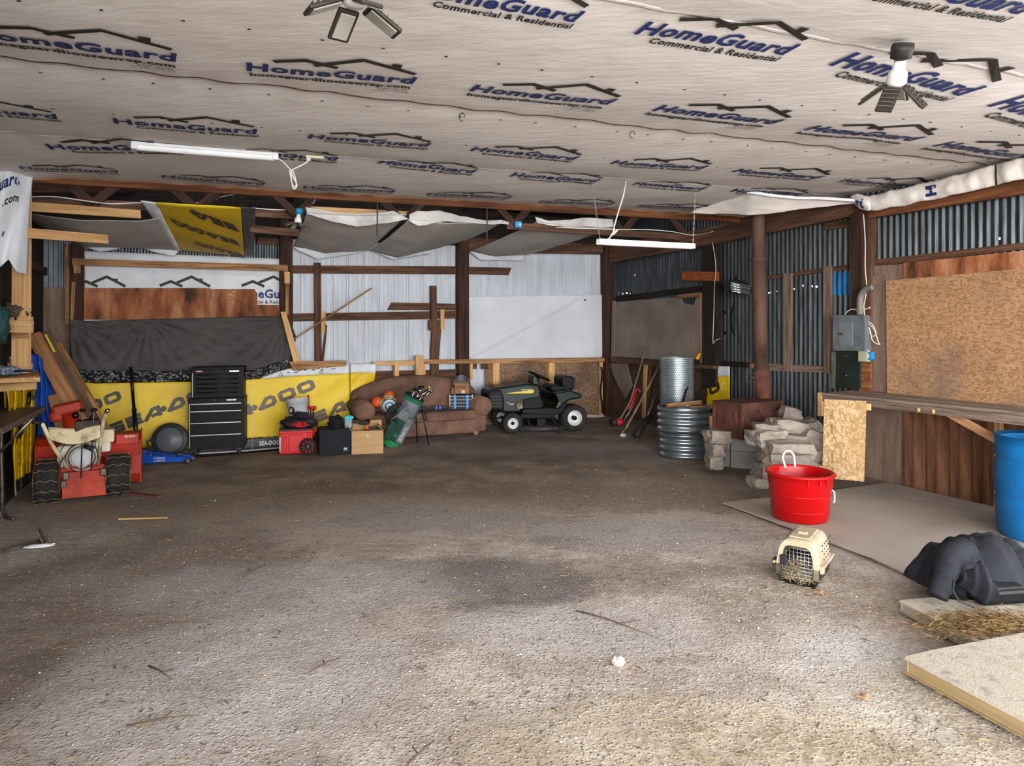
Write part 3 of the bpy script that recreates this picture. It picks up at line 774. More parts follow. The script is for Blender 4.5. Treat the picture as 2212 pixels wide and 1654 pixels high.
# stained rail across
t = thing('rail_board', 'long stained lumber rail crossing in front of the white wrap', 'board', PB(390, 572, .22))
def world_child(o, p):
    o.parent = p; o.matrix_parent_inverse = p.matrix_basis.inverted() if p.rotation_euler.z == 0 and p.matrix_basis != Matrix() else Matrix.Translation(-p.location)
    return o
o = wq('rail', 'B', [(155, 558), (622, 572), (622, 585), (156, 572)], .045, w_new2, None, .22); world_child(o, t)
o = wq('bracket', 'B', [(158, 572), (174, 572), (174, 590), (159, 590)], .04, w_new2, None, .20); world_child(o, t)
o = wq('bracket', 'B', [(614, 586), (626, 587), (626, 612), (615, 612)], .05, w_new, None, .22); world_child(o, t)
o = wq('bracket', 'B', [(617, 600), (624, 600), (624, 680), (617, 680)], .03, w_new2, None, .20); world_child(o, t)
# ---- black plastic
blk_pl = M('black_plastic_film', '#403c39', .6, 0, '#2d2a28', 1.6, (1, 1, 1), (.3, .7), .5, 5, 5, bstretch=(1, 1, 2))
blk_gl = M('black_plastic_gloss', '#1b1a1a', .2, 0, '#262525', 6, bump=1.0, bscale=14)
def rel2(x, y):
    a = 0
    for k, (x0, y0) in enumerate(((150, 690), (620, 690), (320, 686))):
        ang = math.atan2(y-y0, x-x0+.01); rr = math.hypot(x-x0, y-y0)
        a += .006*math.sin(ang*22+k)*math.exp(-rr/320)
    return a+.016*fbm(x, y, 4, .02)
s2 = Sheet('B', .15, rel2)
t = thing('plastic_sheet', 'black plastic sheet stapled across the wall behind the tool chest', 'plastic sheet', (0, 0, 0))
s2.cloth('sheet', [(148, 689), (180, 693), (605, 682), (626, 690), (640, 728)], [(156, 802), (205, 808), (560, 802), (600, 794), (629, 778)], blk_pl, t, 120, 50)
s2b = Sheet('B', .16, lambda x, y: .02*fbm(x, y, 7, .08)+.02*abs(fbm(x, y, 9, .16)))
s2b.cloth('rolled_hem', [(156, 798), (205, 800), (420, 800), (560, 796), (628, 772)], [(160, 822), (205, 828), (420, 824), (560, 818), (618, 796)], blk_gl, t, 140, 12)
# ---- yellow film panels, low on the back wall
def rel3(x, y):
    a = .003*fbm(x, y, 2, .03)
    if x > 640: a += .007*math.sin((y-790)*.16+(x-640)*.03+6*fbm(x, y, 5, .008))*min(1, (x-640)/80)*max(0, 1-(y-790)/150)
    return a
s3 = Sheet('B', .15, rel3)
t = thing('yellow_film_sheet', 'yellow printed film panel behind the floor jack and black drain pan', 'wrap', (0, 0, 0))
s3.cloth('film', [(178, 824), (430, 820)], [(178, 966), (430, 968)], yel, t, 30, 14)
s3.cloth('bottom_band', [(178, 966), (430, 968)], [(178, 993), (430, 982)], film_band, t, 20, 4)
m = letters('OO'); s3.flat('lettering', m, film_blk, t, (190, 892), (26.5, -10.6), (-7.6, -20))
m = letters('SEA.DOO'); s3.flat('lettering', m, film_blk, t, (238, 941), (26.5, -10.6), (-7.8, -21))
t = thing('yellow_film_sheet', 'pale yellow printed film panel between the tool chest and the red toolbox', 'wrap', (0, 0, 0))
s3.cloth('film', [(430, 820), (530, 820), (640, 812), (755, 806)], [(430, 950), (530, 946), (610, 943), (757, 925)], yel_lt, t, 70, 30)
s3.cloth('top_band', [(545, 817), (624, 796), (690, 790), (755, 786)], [(545, 819), (624, 813), (690, 809), (755, 806)], film_wht, t, 40, 4)
s3.cloth('bottom_band', [(430, 950), (530, 947), (755, 925)], [(430, 978), (530, 972), (755, 952)], film_band, t, 40, 4)
s3.cloth('hem', [(430, 978), (530, 972), (755, 952)], [(430, 981), (530, 975), (755, 955)], film_wht, t, 40, 1)
m = letters('SEA.DOO'); s3.flat('lettering', m, film_gry, t, (430, 940), (27.5, -11), (-8.6, -21))
m = letters('SEA.DOO'); s3.flat('lettering', m, film_gry, t, (640, 931), (25.5, -10.5), (-8, -20.5))
m = MB(); put_text(m, 'SEA-DOO', 0, 0, width=1, bold=.05); s3.flat('small_lettering', m, film_wht, t, (560, 962), (45, -3), (0, -60))
m = MB(); put_text(m, 'SEA-DOO', 0, 0, width=1, bold=.05); s3.flat('small_lettering', m, film_wht, t, (215, 985), (40, -1), (0, -50))
for px in (602, 690):   # little recycling triangles and dots on the band
    m = MB(); stroke(m, [(0, 0), (.5, .9), (1, 0), (0, 0)], .13); s3.flat('symbol_print', m, film_blk, t, (px, 812-(px-602)*.07), (9, -.5), (0, -8))
m = MB()
for i in range(9): m.box((i*1.4+random.random(), random.random()*.8, 0), (.5+random.random()*.6, .25, 0.001))
s3.flat('symbol_print', m, film_blk, t, (618, 806), (9, -.8), (0, -8))
s3.flat('fold_line', MB().box((.5, 0, 0), (1, .02, .001)), film_wht, t, (545, 972), (0, -150), (20, 0), .005)
t = thing('yellow_film_sheet', 'creased yellow film end panel wedged beside the sofa arm', 'wrap', (0, 0, 0))
s4 = Sheet('B', .17, lambda x, y: .012*fbm(x, y, 3, .04)+.006*math.sin((x+y)*.2))
s4.cloth('film', [(757, 804), (812, 804)], [(757, 945), (800, 860)], yel, t, 24, 24)
s4.cloth('top_band', [(757, 786), (812, 786)], [(757, 805), (812, 805)], film_wht, t, 16, 4)
m = letters('DO'); s4.flat('lettering', m, film_blk, t, (758, 889), (17, -14), (-4, -19))
# ---- yellow film on the left wall behind the bench
s5 = Sheet('L', .14, lambda x, y: .025*math.sin(x*.35+y*.01)+.02*fbm(x, y, 1, .05))
t = thing('yellow_film_sheet', 'wrinkled yellow film curtain hanging beneath the left bench', 'wrap', (0, 0, 0))
s5.cloth('film', [(16, 843), (76, 838)], [(34, 1038), (78, 1012)], yel, t, 30, 30)
s5.cloth('bottom_band', [(34, 1038), (78, 1012)], [(36, 1064), (78, 1034)], film_blk, t, 24, 5)
m = letters('DO'); s5.flat('lettering', m, film_blk, t, (56, 882), (9, -10), (-1, -26)); m = letters('DO'); s5.flat('lettering', m, film_blk, t, (27, 972), (9, -14), (-1, -28))
# ---- yellow film on the right wall behind the stove
s6 = Sheet('R', .10, lambda x, y: .006*fbm(x, y, 2, .05))
t = thing('yellow_film_sheet', 'small yellow film panel on the corrugated wall behind the rusty stove', 'wrap', (0, 0, 0))
s6.cloth('film', [(1525, 811), (1576, 813)], [(1525, 880), (1576, 885)], yel, t, 16, 14)
s6.cloth('top_band', [(1525, 790), (1576, 791)], [(1525, 811), (1576, 813)], film_wht, t, 16, 4)
m = letters('OO'); s6.flat('lettering', m, film_blk, t, (1508, 868), (17, -9), (-3, -21))
m = MB(); stroke(m, [(0, 0), (.5, .1), (.3, .5), (.8, .6), (.6, 1)], .12); s6.flat('symbol_print', m, film_wht, t, (1556, 842), (10, -3), (0, -24))
# ---- white tarp and the felt board
tarp_w = M('white_tarp', '#cdd0d6', .55, 0, '#bcbfc6', 1.3, (1, 1, 1), (.3, .7), .25, 4, 3)
def rel7(x, y):
    d = (y-765)+(x-1025)*.545      # fold from the lower left corner up to the right
    a = .012*math.exp(-(d/5)**2)-.010*math.exp(-((d-9)/5)**2) if x < 1270 else 0
    a += .012*math.exp(-((x-1278-.1*(y-700))/5)**2)*max(0, (y-690)/90)
    return a+.006*fbm(x, y, 6, .015)
s7 = Sheet('B', .06, rel7)
t = thing('white_tarp', 'white tarp stretched over the back wall between the two right posts', 'tarp', (0, 0, 0))
s7.cloth('sheet', [(1012, 640), (1300, 636), (1308, 638)], [(1012, 776), (1284, 772), (1310, 770)], tarp_w, t, 110, 50)
m = MB(); 
for x, y in ((1261, 648), (1304, 646)): m.add([s7.at(x, y-1.5, .004), s7.at(x+5, y-1.5, .004), s7.at(x+5, y+1.5, .004), s7.at(x, y+1.5, .004)], [[0, 1, 2, 3]])
obj('staple_tabs', m, film_blk, t)['kind'] = 'stuff'
s8 = Sheet('R', .11, lambda x, y: .008*fbm(x, y, 2, .02)+.01*math.exp(-((x-1345-(y-740)*.3)/10)**2)*(.5 if y > 720 else 0))
felt = M('grey_felt', '#7c736c', .95, 0, '#69615b', 2.2, (1, 1, 1), (.35, .62), .3, 60, 6, col3='#76695f')
t = thing('felt_board', 'grey felt-covered board on the corrugated wall beside the corner post', 'board', (0, 0, 0))
s8.cloth('felt', [(1326, 652), (1470, 640), (1478, 655), (1498, 658), (1504, 642), (1512, 640)], [(1326, 770), (1420, 777), (1512, 778)], felt, t, 70, 40)
for q in ([(1322, 650), (1328, 650), (1326, 772), (1320, 770)], [(1512, 634), (1518, 633), (1518, 785), (1512, 783)], [(1464, 637), (1512, 632), (1512, 640), (1466, 646)]):
    world_child(wq('frame_strip', 'R', q, .03, w_new2 if q[0][0] > 1400 else felt, None, .13), t)
# loose felt rag and white foam at the corner
t = thing('felt_rag', 'torn grey felt rag hanging under the felt board', 'rag', (0, 0, 0))
s9 = Sheet('R', .10, lambda x, y: .015*fbm(x, y, 9, .05)); s9.cloth('rag', [(1316, 784), (1355, 784)], [(1323, 808), (1350, 864), (1367, 832)], felt, t, 16, 14)
# ---- hanging strips overhead
def chordY(px): return 8.82/(1-.402*(px-CX)/FPX)
def strip(name, top, bot, mat, sag, parent=None, nu=50, nv=30, wr=.01, seed=0, t=.002, sc=2.5):
    """top/bot: lists of (px, py, Y); the strip bellies down in between"""
    m = SM()
    def f(u, v):
        a = lerp_poly(top, u); b = lerp_poly(bot, u); A = P(*a); B_ = P(*b)
        q = A.lerp(B_, v); q.z -= sag*4*v*(1-v)*(.4+.6*math.sin(PI*min(1, max(0, u))))
        q.z += wr*fbm(q.x, q.y, seed+q.z, sc); return q
    m.grid(f, nu, nv); o = obj(name, m, mat, parent); solid(o, t); return o
def bY(px, d=.1): return (10.87-1.1365*d)/(1-.54*(px-CX)/FPX)
def T3(pts, yf): return [(x, y, yf(x)-(.07 if yf is chordY else 0)) for x, y in pts]
t = thing('hanging_tarp', 'grey tarp strip slung under the roof at the left of the middle posts', 'tarp', (0, 0, 0))
strip('tarp', T3([(662, 458), (770, 464), (880, 462)], chordY), T3([(634, 532), (700, 547), (792, 541)], bY), tarp_grey, .05, t, seed=1)
strip('pale_hem', T3([(660, 447), (760, 462), (850, 455), (882, 474)], lambda x: chordY(x)-.03), T3([(664, 462), (770, 491), (860, 478), (884, 474)], lambda x: chordY(x)-.06), tarp_pale, .0, t, wr=.02, seed=2)
strip('lower_hem', T3([(634, 533), (720, 546), (796, 541)], lambda x: bY(x, .13)), T3([(636, 537), (685, 560), (760, 550), (798, 541)], lambda x: bY(x, .10)), wrap_w, 0, t, nv=6)
t = thing('hanging_tarp', 'grey tarp strip slung under the roof with a bunched white edge, in the middle', 'tarp', (0, 0, 0))
strip('tarp', T3([(882, 474), (960, 481), (1090, 478)], chordY), T3([(796, 541), (860, 556), (990, 524)], bY), tarp_grey, .06, t, seed=3)
strip('pale_hem', T3([(884, 462), (900, 456), (950, 456), (1020, 470), (1100, 481)], lambda x: chordY(x)-.03), T3([(884, 476), (905, 488), (960, 478), (1020, 482), (1098, 486)], lambda x: chordY(x)-.07), tarp_pale, .0, t, wr=.03, seed=4)
strip('lower_hem', T3([(798, 541), (860, 557), (930, 548)], lambda x: bY(x, .13)), T3([(799, 541), (850, 561), (930, 549)], lambda x: bY(x, .10)), wrap_w, 0, t, nv=6)
t = thing('hanging_tarp', 'grey tarp strip slung under the roof toward the right, nearest the tube light', 'tarp', (0, 0, 0))
strip('tarp', T3([(1160, 478), (1240, 488), (1325, 492)], chordY), T3([(1016, 541), (1070, 554), (1136, 550)], bY), tarp_grey, .05, t, seed=5)
strip('pale_hem', T3([(1156, 467), (1180, 475), (1300, 472), (1324, 474)], lambda x: chordY(x)-.03), T3([(1160, 481), (1200, 488), (1290, 492), (1326, 488)], lambda x: chordY(x)-.05), tarp_pale, .0, t, wr=.02, seed=6)
strip('lower_hem', T3([(1016, 542), (1070, 554), (1136, 550)], lambda x: bY(x, .13)), T3([(1016, 545), (1040, 562), (1130, 563), (1136, 550)], lambda x: bY(x, .10)), wrap_w, 0, t, nv=6)
t = thing('hanging_tarp', 'grey tarp drooping behind the left beams, its white edge ragged', 'tarp', (0, 0, 0))
strip('tarp', T3([(64, 462), (180, 474), (300, 476), (345, 470)], lambda x: chordY(x)-.1), T3([(64, 476), (180, 535), (300, 536), (383, 542)], bY), tarp_grey, .04, t, seed=7)
strip('lower_hem', T3([(178, 530), (280, 532), (383, 542)], lambda x: bY(x, .14)), T3([(184, 532), (215, 542), (290, 530), (340, 546), (376, 555), (385, 545)], lambda x: bY(x, .11)), wrap_w, 0, t, nv=6, wr=.02)
t = thing('yellow_film_banner', 'yellow printed film slung under the roof at the upper left', 'wrap', (0, 0, 0))
TT = T3([(336, 438), (520, 449)], chordY); BB = T3([(388, 541), (528, 553)], lambda x: bY(x, .12))
film_dull = M('dull_yellow_film', '#c9a41c', .5, 0, '#ab8d22', 1.5, bump=.15, bscale=6)
strip('film', TT, BB, film_dull, .03, t, seed=8, wr=.006)
strip('left_edge', T3([(303, 432), (338, 438)], chordY), T3([(378, 541), (392, 544)], lambda x: bY(x, .12)), film_wht, .03, t, seed=8, nu=8)
strip('right_edge', T3([(520, 448), (552, 450)], chordY), T3([(528, 552), (548, 550)], lambda x: bY(x, .12)), film_band, .02, t, seed=8, nu=8)
strip('top_fold', T3([(336, 437), (520, 447)], lambda x: chordY(x)-.02), T3([(336, 441), (520, 452)], lambda x: chordY(x)-.02), M('bright_yellow_fold', '#e9cf1c', .4), 0, t, nv=1)
def on_strip(mb, name, mat, parent, O, xv, yv, e=.012, sag=.03):
    vs = []
    for p in mb.v:
        u = O[0]+p.x*xv[0]+p.y*yv[0]; v = O[1]+p.x*xv[1]+p.y*yv[1]
        A = P(*lerp_poly(TT, u)); B_ = P(*lerp_poly(BB, u)); q = A.lerp(B_, v); q.z -= sag*4*v*(1-v)*(.4+.6*math.sin(PI*min(1, max(0, u))))+e; vs.append(q)
    mb.v = vs; obj(name, mb, mat, parent)
on_strip(letters('SEA.'), 'lettering', film_blk, t, (.90, .28), (-.115, -.055), (.06, .14))
on_strip(letters('SEA.DOO'), 'lettering', film_blk, t, (.90, .60), (-.088, -.040), (.05, .12))
on_strip(letters('SEA.DO'), 'lettering', film_blk, t, (.95, .93), (-.085, -.034), (.05, .11))
# ---- wrap flap at the left edge and fold over the right beam
t = thing('wrap_flap', 'loose white wrap flap hanging over the top of the left post', 'wrap', (0, 0, 0))
fl = SM()
def ff(u, v):
    top = [(-40, 300, 5.5), (0, 343, 5.55), (40, 362, 5.7), (72, 378, 5.9)]; bot = [(-60, 620, 5.3), (20, 560, 5.55), (38, 588, 5.6), (57, 592, 5.7)]
    A = P(*lerp_poly(top, u)); B_ = P(*lerp_poly(bot, u)); q = A.lerp(B_, v)
    return q+Vector((.5, -1, 0))*(.03*math.sin(u*13+v*4)+.03*fbm(q.x, q.z, 2, 4))
fl.grid(ff, 30, 40); o = obj('flap', fl, wrap_w, t); solid(o, .002)
for word, (u0, v0), sc, mt in (('uard', (.40, .30), 30, ink_blue), ('.com', (.50, .44), 20, ink_black), ('e', (.50, .72), 14, ink_black)):
    m = MB(); put_text(m, word, 0, 0, height=1, bold=.03)
    m.v = [Vector(ff(min(1, u0+p.x*sc*.0046+p.y*sc*.0006), v0-p.y*sc*.0045-p.x*sc*.0017))+Vector((.004, -.012, 0)) for p in m.v]; obj('lettering', m, mt, t)
t = thing('wrap_fold', 'bulky fold of ceiling wrap turned down over the right wall beam', 'wrap', (0, 0, 0))
m = SM()
TP = [(1866, 426), (1900, 418), (2140, 359), (2260, 329), (3000, 144)]; BT = [(1870, 452), (1888, 456), (2140, 404), (2260, 377), (3000, 206)]
def fr(u, v, e=0.0):
    a = lerp_poly(TP, u); b = lerp_poly(BT, u); q = PR(a[0]+(b[0]-a[0])*v, a[1]+(b[1]-a[1])*v, .24+.04*math.sin(PI*v)+e)
    return q+NR*(.025*fbm(q.x*2, q.y*2, q.z, 3))+Vector((0, 0, .02*fbm(q.x, q.y, 3, 4)))
m.grid(fr, 220, 10); o = obj('fold', m, wrap_m, t); solid(o, .002)
m = MB(); put_text(m, 'H', 0, 0, height=1, bold=.06); m.v = [Vector(fr(.1164+p.y*.0191, .2+p.x*.6, .006)) for p in m.v]; obj('lettering', m, ink_blue, t)
m = MB(); m.grid(lambda u, v: fr(.246+.0042*u, v, .006), 2, 8); obj('print_bar', m, ink_black, t)
m = SM()
def fk(u, v):
    top = [(1836, 424), (1850, 418), (1876, 424), (1890, 428)]; bot = [(1846, 440), (1858, 452), (1876, 456), (1888, 448)]
    a = lerp_poly(top, u); b = lerp_poly(bot, u); return PR(a[0]+(b[0]-a[0])*v, a[1]+(b[1]-a[1])*v, .26+.06*math.sin(PI*v)*math.sin(PI*u))
m.grid(fk, 16, 12); o = obj('knot', m, wrap_m, t); solid(o, .002)
m = MB(); put_text(m, 'rd', 0, 0, height=1, bold=.05); m.v = [Vector(fk(.15+p.x*.3, .85-p.y*.6))+NR*.006 for p in m.v]; obj('lettering', m, ink_blue, t)
t = thing('wrap_droop', 'slack strip of wrap drooping below the ceiling edge at the right', 'wrap', (0, 0, 0))
strip('strip', [(1500, 453, 7.9), (1620, 414, 7.1), (1720, 426, 7.15), (1850, 430, 7.05)], [(1490, 461, 7.9), (1620, 463, 7.45), (1720, 454, 7.3), (1852, 440, 7.1)], wrap_m, .0, t, wr=.02, seed=12)
strip('pale_edge', [(1618, 412, 7.05), (1720, 424, 7.1), (1850, 429, 7.0)], [(1612, 418, 7.05), (1720, 430, 7.1), (1850, 435, 7.0)], wrap_w, .0, t, nv=3, wr=.01, seed=13)

# ================================================================ loose lumber and battens along the back
def topboard(name, label, o, cat='board', group=None): return tag(o, label, cat, group)
tag(pbeam('lumber_beam', (58, 446), (302, 463), .085, .045, w_new, None, (6.2, 7.0)), 'yellow lumber piece high at left, just under the roof chord', 'lumber')
tag(pbeam('lumber_beam', (56, 503), (230, 517), .085, .045, w_new, None, (5.75, 6.5)), 'short yellow lumber arm jutting from the left post below the grey tarp', 'lumber')
tag(pbeam('lumber_beam', (664, 452), (882, 463), .075, .045, w_new, None, (8.35, 9.0)), 'yellow lumber piece above the pale edge of the middle tarp', 'lumber')
tag(wq('prop_board', 'B', [(606, 673), (617, 673), (649, 780), (634, 781)], .03, w_new, None, .27), 'pale board leaning at the right end of the black plastic', 'board')
a = PB(637, 731, .22); b_ = PB(803, 622, .18)
tag(board('wooden_stick', a, b_, .022, .018, M('thin_stick_wood', '#96714c', .8, 0, '#6b4c32', 5, (1, 8, 8)), None, (0, 0, 1)), 'thin wooden stick slanting across the white siding', 'stick')
# ================================================================ left side
def root_at(name, label, cat, px, py, rz=0.0, group=None):
    """an Empty on the ground where pixel (px, py) meets it, plus the map pixel+depth -> its own space"""
    g_ = PG(px, py); t = thing(name, label, cat, g_, rz, group)
    Mi = (Matrix.Translation(g_) @ Matrix.Rotation(rz, 4, 'Z')).inverted()
    return t, (lambda x, y, Y: Mi @ P(x, y, Y)), g_
black = M('matte_black', '#1c1c1d', .55, 0, '#262626', 8); black_gl = M('gloss_black', '#0e0e0f', .3, spec=.3)
rubber = M('tyre_rubber', '#2b2a29', .85, 0, '#1e1d1d', 12, bump=.3, bscale=40)
steel = M('bare_steel', '#9a9a98', .35, .9); steel_old = M('aged_steel', '#75695f', .5, .7, '#4c4039', 12)
chrome = M('bright_chrome', '#c9cacc', .18, 1.0)
red_p = M('orange_red_paint', '#b52b10', .5, 0, '#7a2312', 3, (1, 1, 1), (.3, .62), .1, 12, spec=.3)
beige = M('rusty_beige_paint', '#cfc19c', .55, 0, '#8d7350', 7, (1, 1, 1), (.32, .5))
white_p = M('off_white_paint', '#cdc8bc', .45, 0, '#a9a294', 6)
# ---- lumber rack against the left wall
t = thing('lumber_rack', 'yellow lumber rack with a tall post and bench ledge at the left edge', 'rack', P(20, 1060, 6.1)*1)
t.location.z = 0; t['loc_world'] = 1
TI = Matrix.Translation(-t.location)
def put(o, tt): o.parent = tt; o.matrix_parent_inverse = Matrix.Translation(-tt.location); return o
put(board('post', P(48, 345, 5.9), P(46, 806, 5.9), .108, .09, w_new, None, (1, 0, 0)), t)
put(board('cross_board', P(-60, 702, 5.78), P(70, 706, 5.86), .105, .045, w_new, None, (0, 0, 1)), t)
put(board('top_block', P(14, 687, 5.9), P(64, 688, 5.9), .035, .09, w_new, None, (0, 0, 1)), t)
put(board('short_block', P(30, 723, 5.86), P(58, 723, 5.86), .06, .045, w_new2, None, (0, 0, 1)), t)
put(board('rear_rail', P(-50, 781, 6.1), P(66, 780, 6.2), .09, .04, w_new2, None, (0, 0, 1)), t)
put(board('rear_block', P(20, 790, 6.1), P(66, 793, 6.1), .06, .05, w_new, None, (0, 0, 1)), t)
put(slab('deck_board', [P(-120, 822, 5.45), P(86, 815, 5.55), P(84, 802, 6.2), P(-60, 806, 6.2)], .035, (0, 0, -1), w_new, None), t)
put(board('front_rail', P(-60, 828, 5.5), P(84, 818, 5.58), .05, .04, w_new2, None, (0, 0, 1)), t)
put(board('front_rail', P(-60, 840, 5.62), P(76, 831, 5.66), .075, .04, w_new, None, (0, 0, 1)), t)
for x0, x1, Y, w_ in ((6, 9, 6.3, .07), (22, 22, 6.35, .035), (28, 33, 6.4, .03), (-14, -12, 6.2, .09), (6, 7, 6.15, .05)):
    a = P(x0, 843, Y-.2); b_ = P(x1, 1067, Y); b_.z = 0
    put(board('leg', a, b_, w_, .04, w_new, None, (1, .4, 0)), t)
# things on the rack
def blobmesh(c, r, seed, amp=.18, n=28, flat=None, sc=2.2):
    m = SM(); b = bmesh.new(); bmesh.ops.create_icosphere(b, subdivisions=4, radius=1)
    for v in b.verts:
        k = 1+amp*fbm(v.co.x, v.co.y+seed, v.co.z, sc)+amp*.35*abs(noise.noise(v.co*5+Vector((seed, 0, 0))))
        v.co = Vector((v.co.x*r[0]*k, v.co.y*r[1]*k, v.co.z*r[2]*k))
        if flat is not None and v.co.z < flat: v.co.z = flat
    return m.bm(b, Matrix.Translation(c))
z_up = P(30, 690, 5.9).z
o = obj('canvas_bag', blobmesh((0, 0, 0), (.11, .09, .075), 2, .35, flat=-.05), M('olive_canvas', '#4f453a', .8, 0, '#2e2823', 6, bump=.4, bscale=20)); o.location = P(32, 673, 5.9)
tag(o, 'crumpled olive canvas bag on top of the left rack', 'bag')
o = obj('green_bag', blobmesh((0, 0, 0), (.10, .08, .17), 5, .2), M('dark_green_fabric', '#1f4540', .7, 0, '#142f2c', 6, bump=.4, bscale=14)); o.location = P(-10, 698, 5.55)
tag(o, 'dark green sack hanging at the far left of the rack', 'bag')
o = obj('work_gloves', blobmesh((0, 0, 0), (.10, .07, .045), 8, .45, flat=-.03), M('striped_blue_grey_cloth', '#7f8a97', .85, 0, '#2c3642', 16, (1, 3, 1))); o.location = P(14, 802, 5.75)
tag(o, 'crumpled blue and grey work glove on the left bench ledge', 'glove')
t = thing('pliers', 'dark blue handled pliers lying at the end of the left bench ledge', 'pliers', P(55, 801, 5.7))
obj('handle', SM().tube([(-.07, 0, 0), (0, .012, .004), (.05, .01, 0)], .009, 8), M('navy_plastic', '#1d2748', .5), t)
obj('handle', SM().tube([(-.07, -.03, 0), (0, -.018, .004), (.05, -.008, 0)], .009, 8), M('navy_plastic', '#1d2748', .5), t)
obj('jaw', SM().cyl((.05, 0, 0), (.09, 0, 0), .014, .005, 10), steel_old, t)
# ---- folding table with a brown top
t = thing('folding_table', 'brown topped table with bent tube legs at the far left', 'table', (-4.0, 5.1, 0))
c4 = [(-4.02, 5.78), (-3.46, 4.55), (-3.82, 4.38), (-4.38, 5.62)]
m = MB(); m.prism(c4, .025, Matrix.Translation((0, 0, .885))); put(obj('table_top', m, M('worn_brown_laminate', '#5e4a3f', .5, 0, '#3f302a', 3, (1, 3, 1))), t)
m = SM(); m.tube([(x*.985-.06, y*.998-.0, .875) for x, y in c4], .014, 8, closed=True); put(obj('frame_rail', m, steel_old), t)
pA = P(3, 975, 5.66); pB = P(5, 1100, 5.66); pC = P(12, 1117, 5.62); pD = P(30, 1123, 5.55)
pA0 = Vector((pA.x, pA.y, .87))
put(obj('leg', SM().tube([pA0, pA, pB, pC, pD+Vector((0, 0, .01))], .016, 8), steel_old), t)
put(obj('leg', SM().tube([pA0+Vector((.40, -1.0, 0)), pB+Vector((.40, -1.0, 0)), Vector((pD.x+.40, pD.y-1.0, .015))], .016, 8), steel_old), t)
put(obj('brace', SM().tube([P(80, 893, 5.7), P(0, 977, 5.62)], .012, 8), steel), t)
# ---- blue tarp
blue_t = M('blue_poly_tarp', '#1f4fb0', .4, 0, '#153a86', 4, bump=.5, bscale=9)
t = thing('blue_tarp', 'crinkled blue tarp hanging behind the leaning lumber', 'tarp', PG(98, 1015))
m = SM()
def bt(u, v):
    top = [(66, 764, 6.9), (86, 766, 6.9), (118, 850, 7.0)]; bot = [(92, 1010, 6.7), (112, 1012, 6.75), (132, 1012, 6.8)]
    a = lerp_poly(top, u); b = lerp_poly(bot, u); q = P(*a).lerp(P(*b), v); q.z = max(q.z, .01)
    return q+Vector((.3, -1, 0))*(.02*math.sin(u*22+v*3)+.03*fbm(q.x, q.y, q.z, 4))
m.grid(bt, 36, 50); o = obj('sheet', m, blue_t); put(o, t); solid(o, .002)
# ---- leaning boards
def lean(label, top, bot, w_, th, mat, side=(1, .4, 0), name='leaning_board'):
    o = board(name, P(*top), P(*bot), w_, th, mat, None, side); return tag(o, label, 'board')
w_tan = wood('tan_plank', '#b07f55', '#7d5433', '#9c6c45'); w_mud = wood('muddy_plank', '#6e5846', '#403026', '#5a4636', bump=.4)
w_fray = wood('frayed_pale_plank', '#c4985f', '#76522f', '#a97c49', bump=.9, contrast=(.42, .56))
lean('tan plank leaning nearest the blue tarp', (72, 722, 7.0), (215, 985, 6.85), .13, .03, w_tan)
lean('muddy dark plank leaning in the middle of the lumber stack', (92, 718, 7.1), (240, 985, 6.9), .14, .03, w_mud)
lean('thin dark plank with a yellow painted edge in the leaning stack', (106, 735, 7.15), (247, 985, 6.95), .06, .03, w_mud)
for i, (a, b_, l) in enumerate((((120, 742, 7.2), (255, 985, 7.0), 'frayed pale plank, leftmost of three at the back of the lumber stack'),
                                ((126, 741, 7.25), (262, 985, 7.05), 'frayed pale plank, middle of three at the back of the lumber stack'),
                                ((132, 746, 7.3), (268, 985, 7.1), 'frayed pale plank, rightmost of three at the back of the lumber stack'))):
    lean(l, a, b_, .045, .022, w_fray)
o = board('yellow_edge', P(98, 722, 7.07), P(118, 760, 7.05), .02, .006, M('yellow_paint', '#d6c22a', .5), None, (1, .4, 0)); tag(o, 'yellow painted sliver along the dark leaning plank', 'strip')
lean('short pale plank end poking up behind the red chute', (117, 853, 6.9), (150, 985, 6.75), .11, .02, w_tan)
# ---- snow blower
t, L, g0 = root_at('snow_blower', 'orange-red snow blower with chained tyres and beige handlebars', 'snow blower', 180, 1073, R(28))
m = MB(); hx = .44                       # housing: an open half-drum facing the wall, seen from behind
prof = [(-.06, .03), (-.10, .12), (-.10, .30), (-.04, .44), (.06, .50), (.30, .50), (.30, .47), (.08, .47), (-.01, .42), (-.07, .29), (-.07, .13), (-.03, .05), (.34, .02), (.34, .0), (-.04, .02)]
X = Matrix.Translation((-hx+.02, .42, 0)) @ Matrix(((0, 0, 1, 0), (1, 0, 0, 0), (0, 1, 0, 0), (0, 0, 0, 1)))
m.prism(prof, 2*hx, X)
for s in (-1, 1): m.prism([(-.10, .02), (.36, .0), (.36, .30), (.30, .52), (.06, .52), (-.06, .45), (-.11, .30)], .012, Matrix.Translation((.02+s*hx, .42, 0)) @ Matrix(((0, 0, 1, 0), (1, 0, 0, 0), (0, 1, 0, 0), (0, 0, 0, 1))))
obj('auger_housing', m, red_p, t)
m = SM()
for k in range(60):
    pass
m.tube([(.02-.38+.76*i/60, .60+.14*math.cos(i*.7), .22+.14*math.sin(i*.7)) for i in range(61)], .018, 6); m.cyl((-.40, .60, .22), (.42, .60, .22), .02); obj('auger', m, red_p, t)
m = MB(); m.box((0, .12, .20), (.36, .42, .22), .02, 2); m.box((.02, -.10, .17), (.34, .10, .20), .015, 2); m.box((.0, .02, .31), (.30, .30, .03), .01); obj('chassis', m, red_p, t)
m = MB(); m.box((.02, -.155, .10), (.34, .012, .13)); obj('rear_plate', m, M('dull_red_plate', '#b33a24', .5, 0, '#7a2a1b', 8), t)
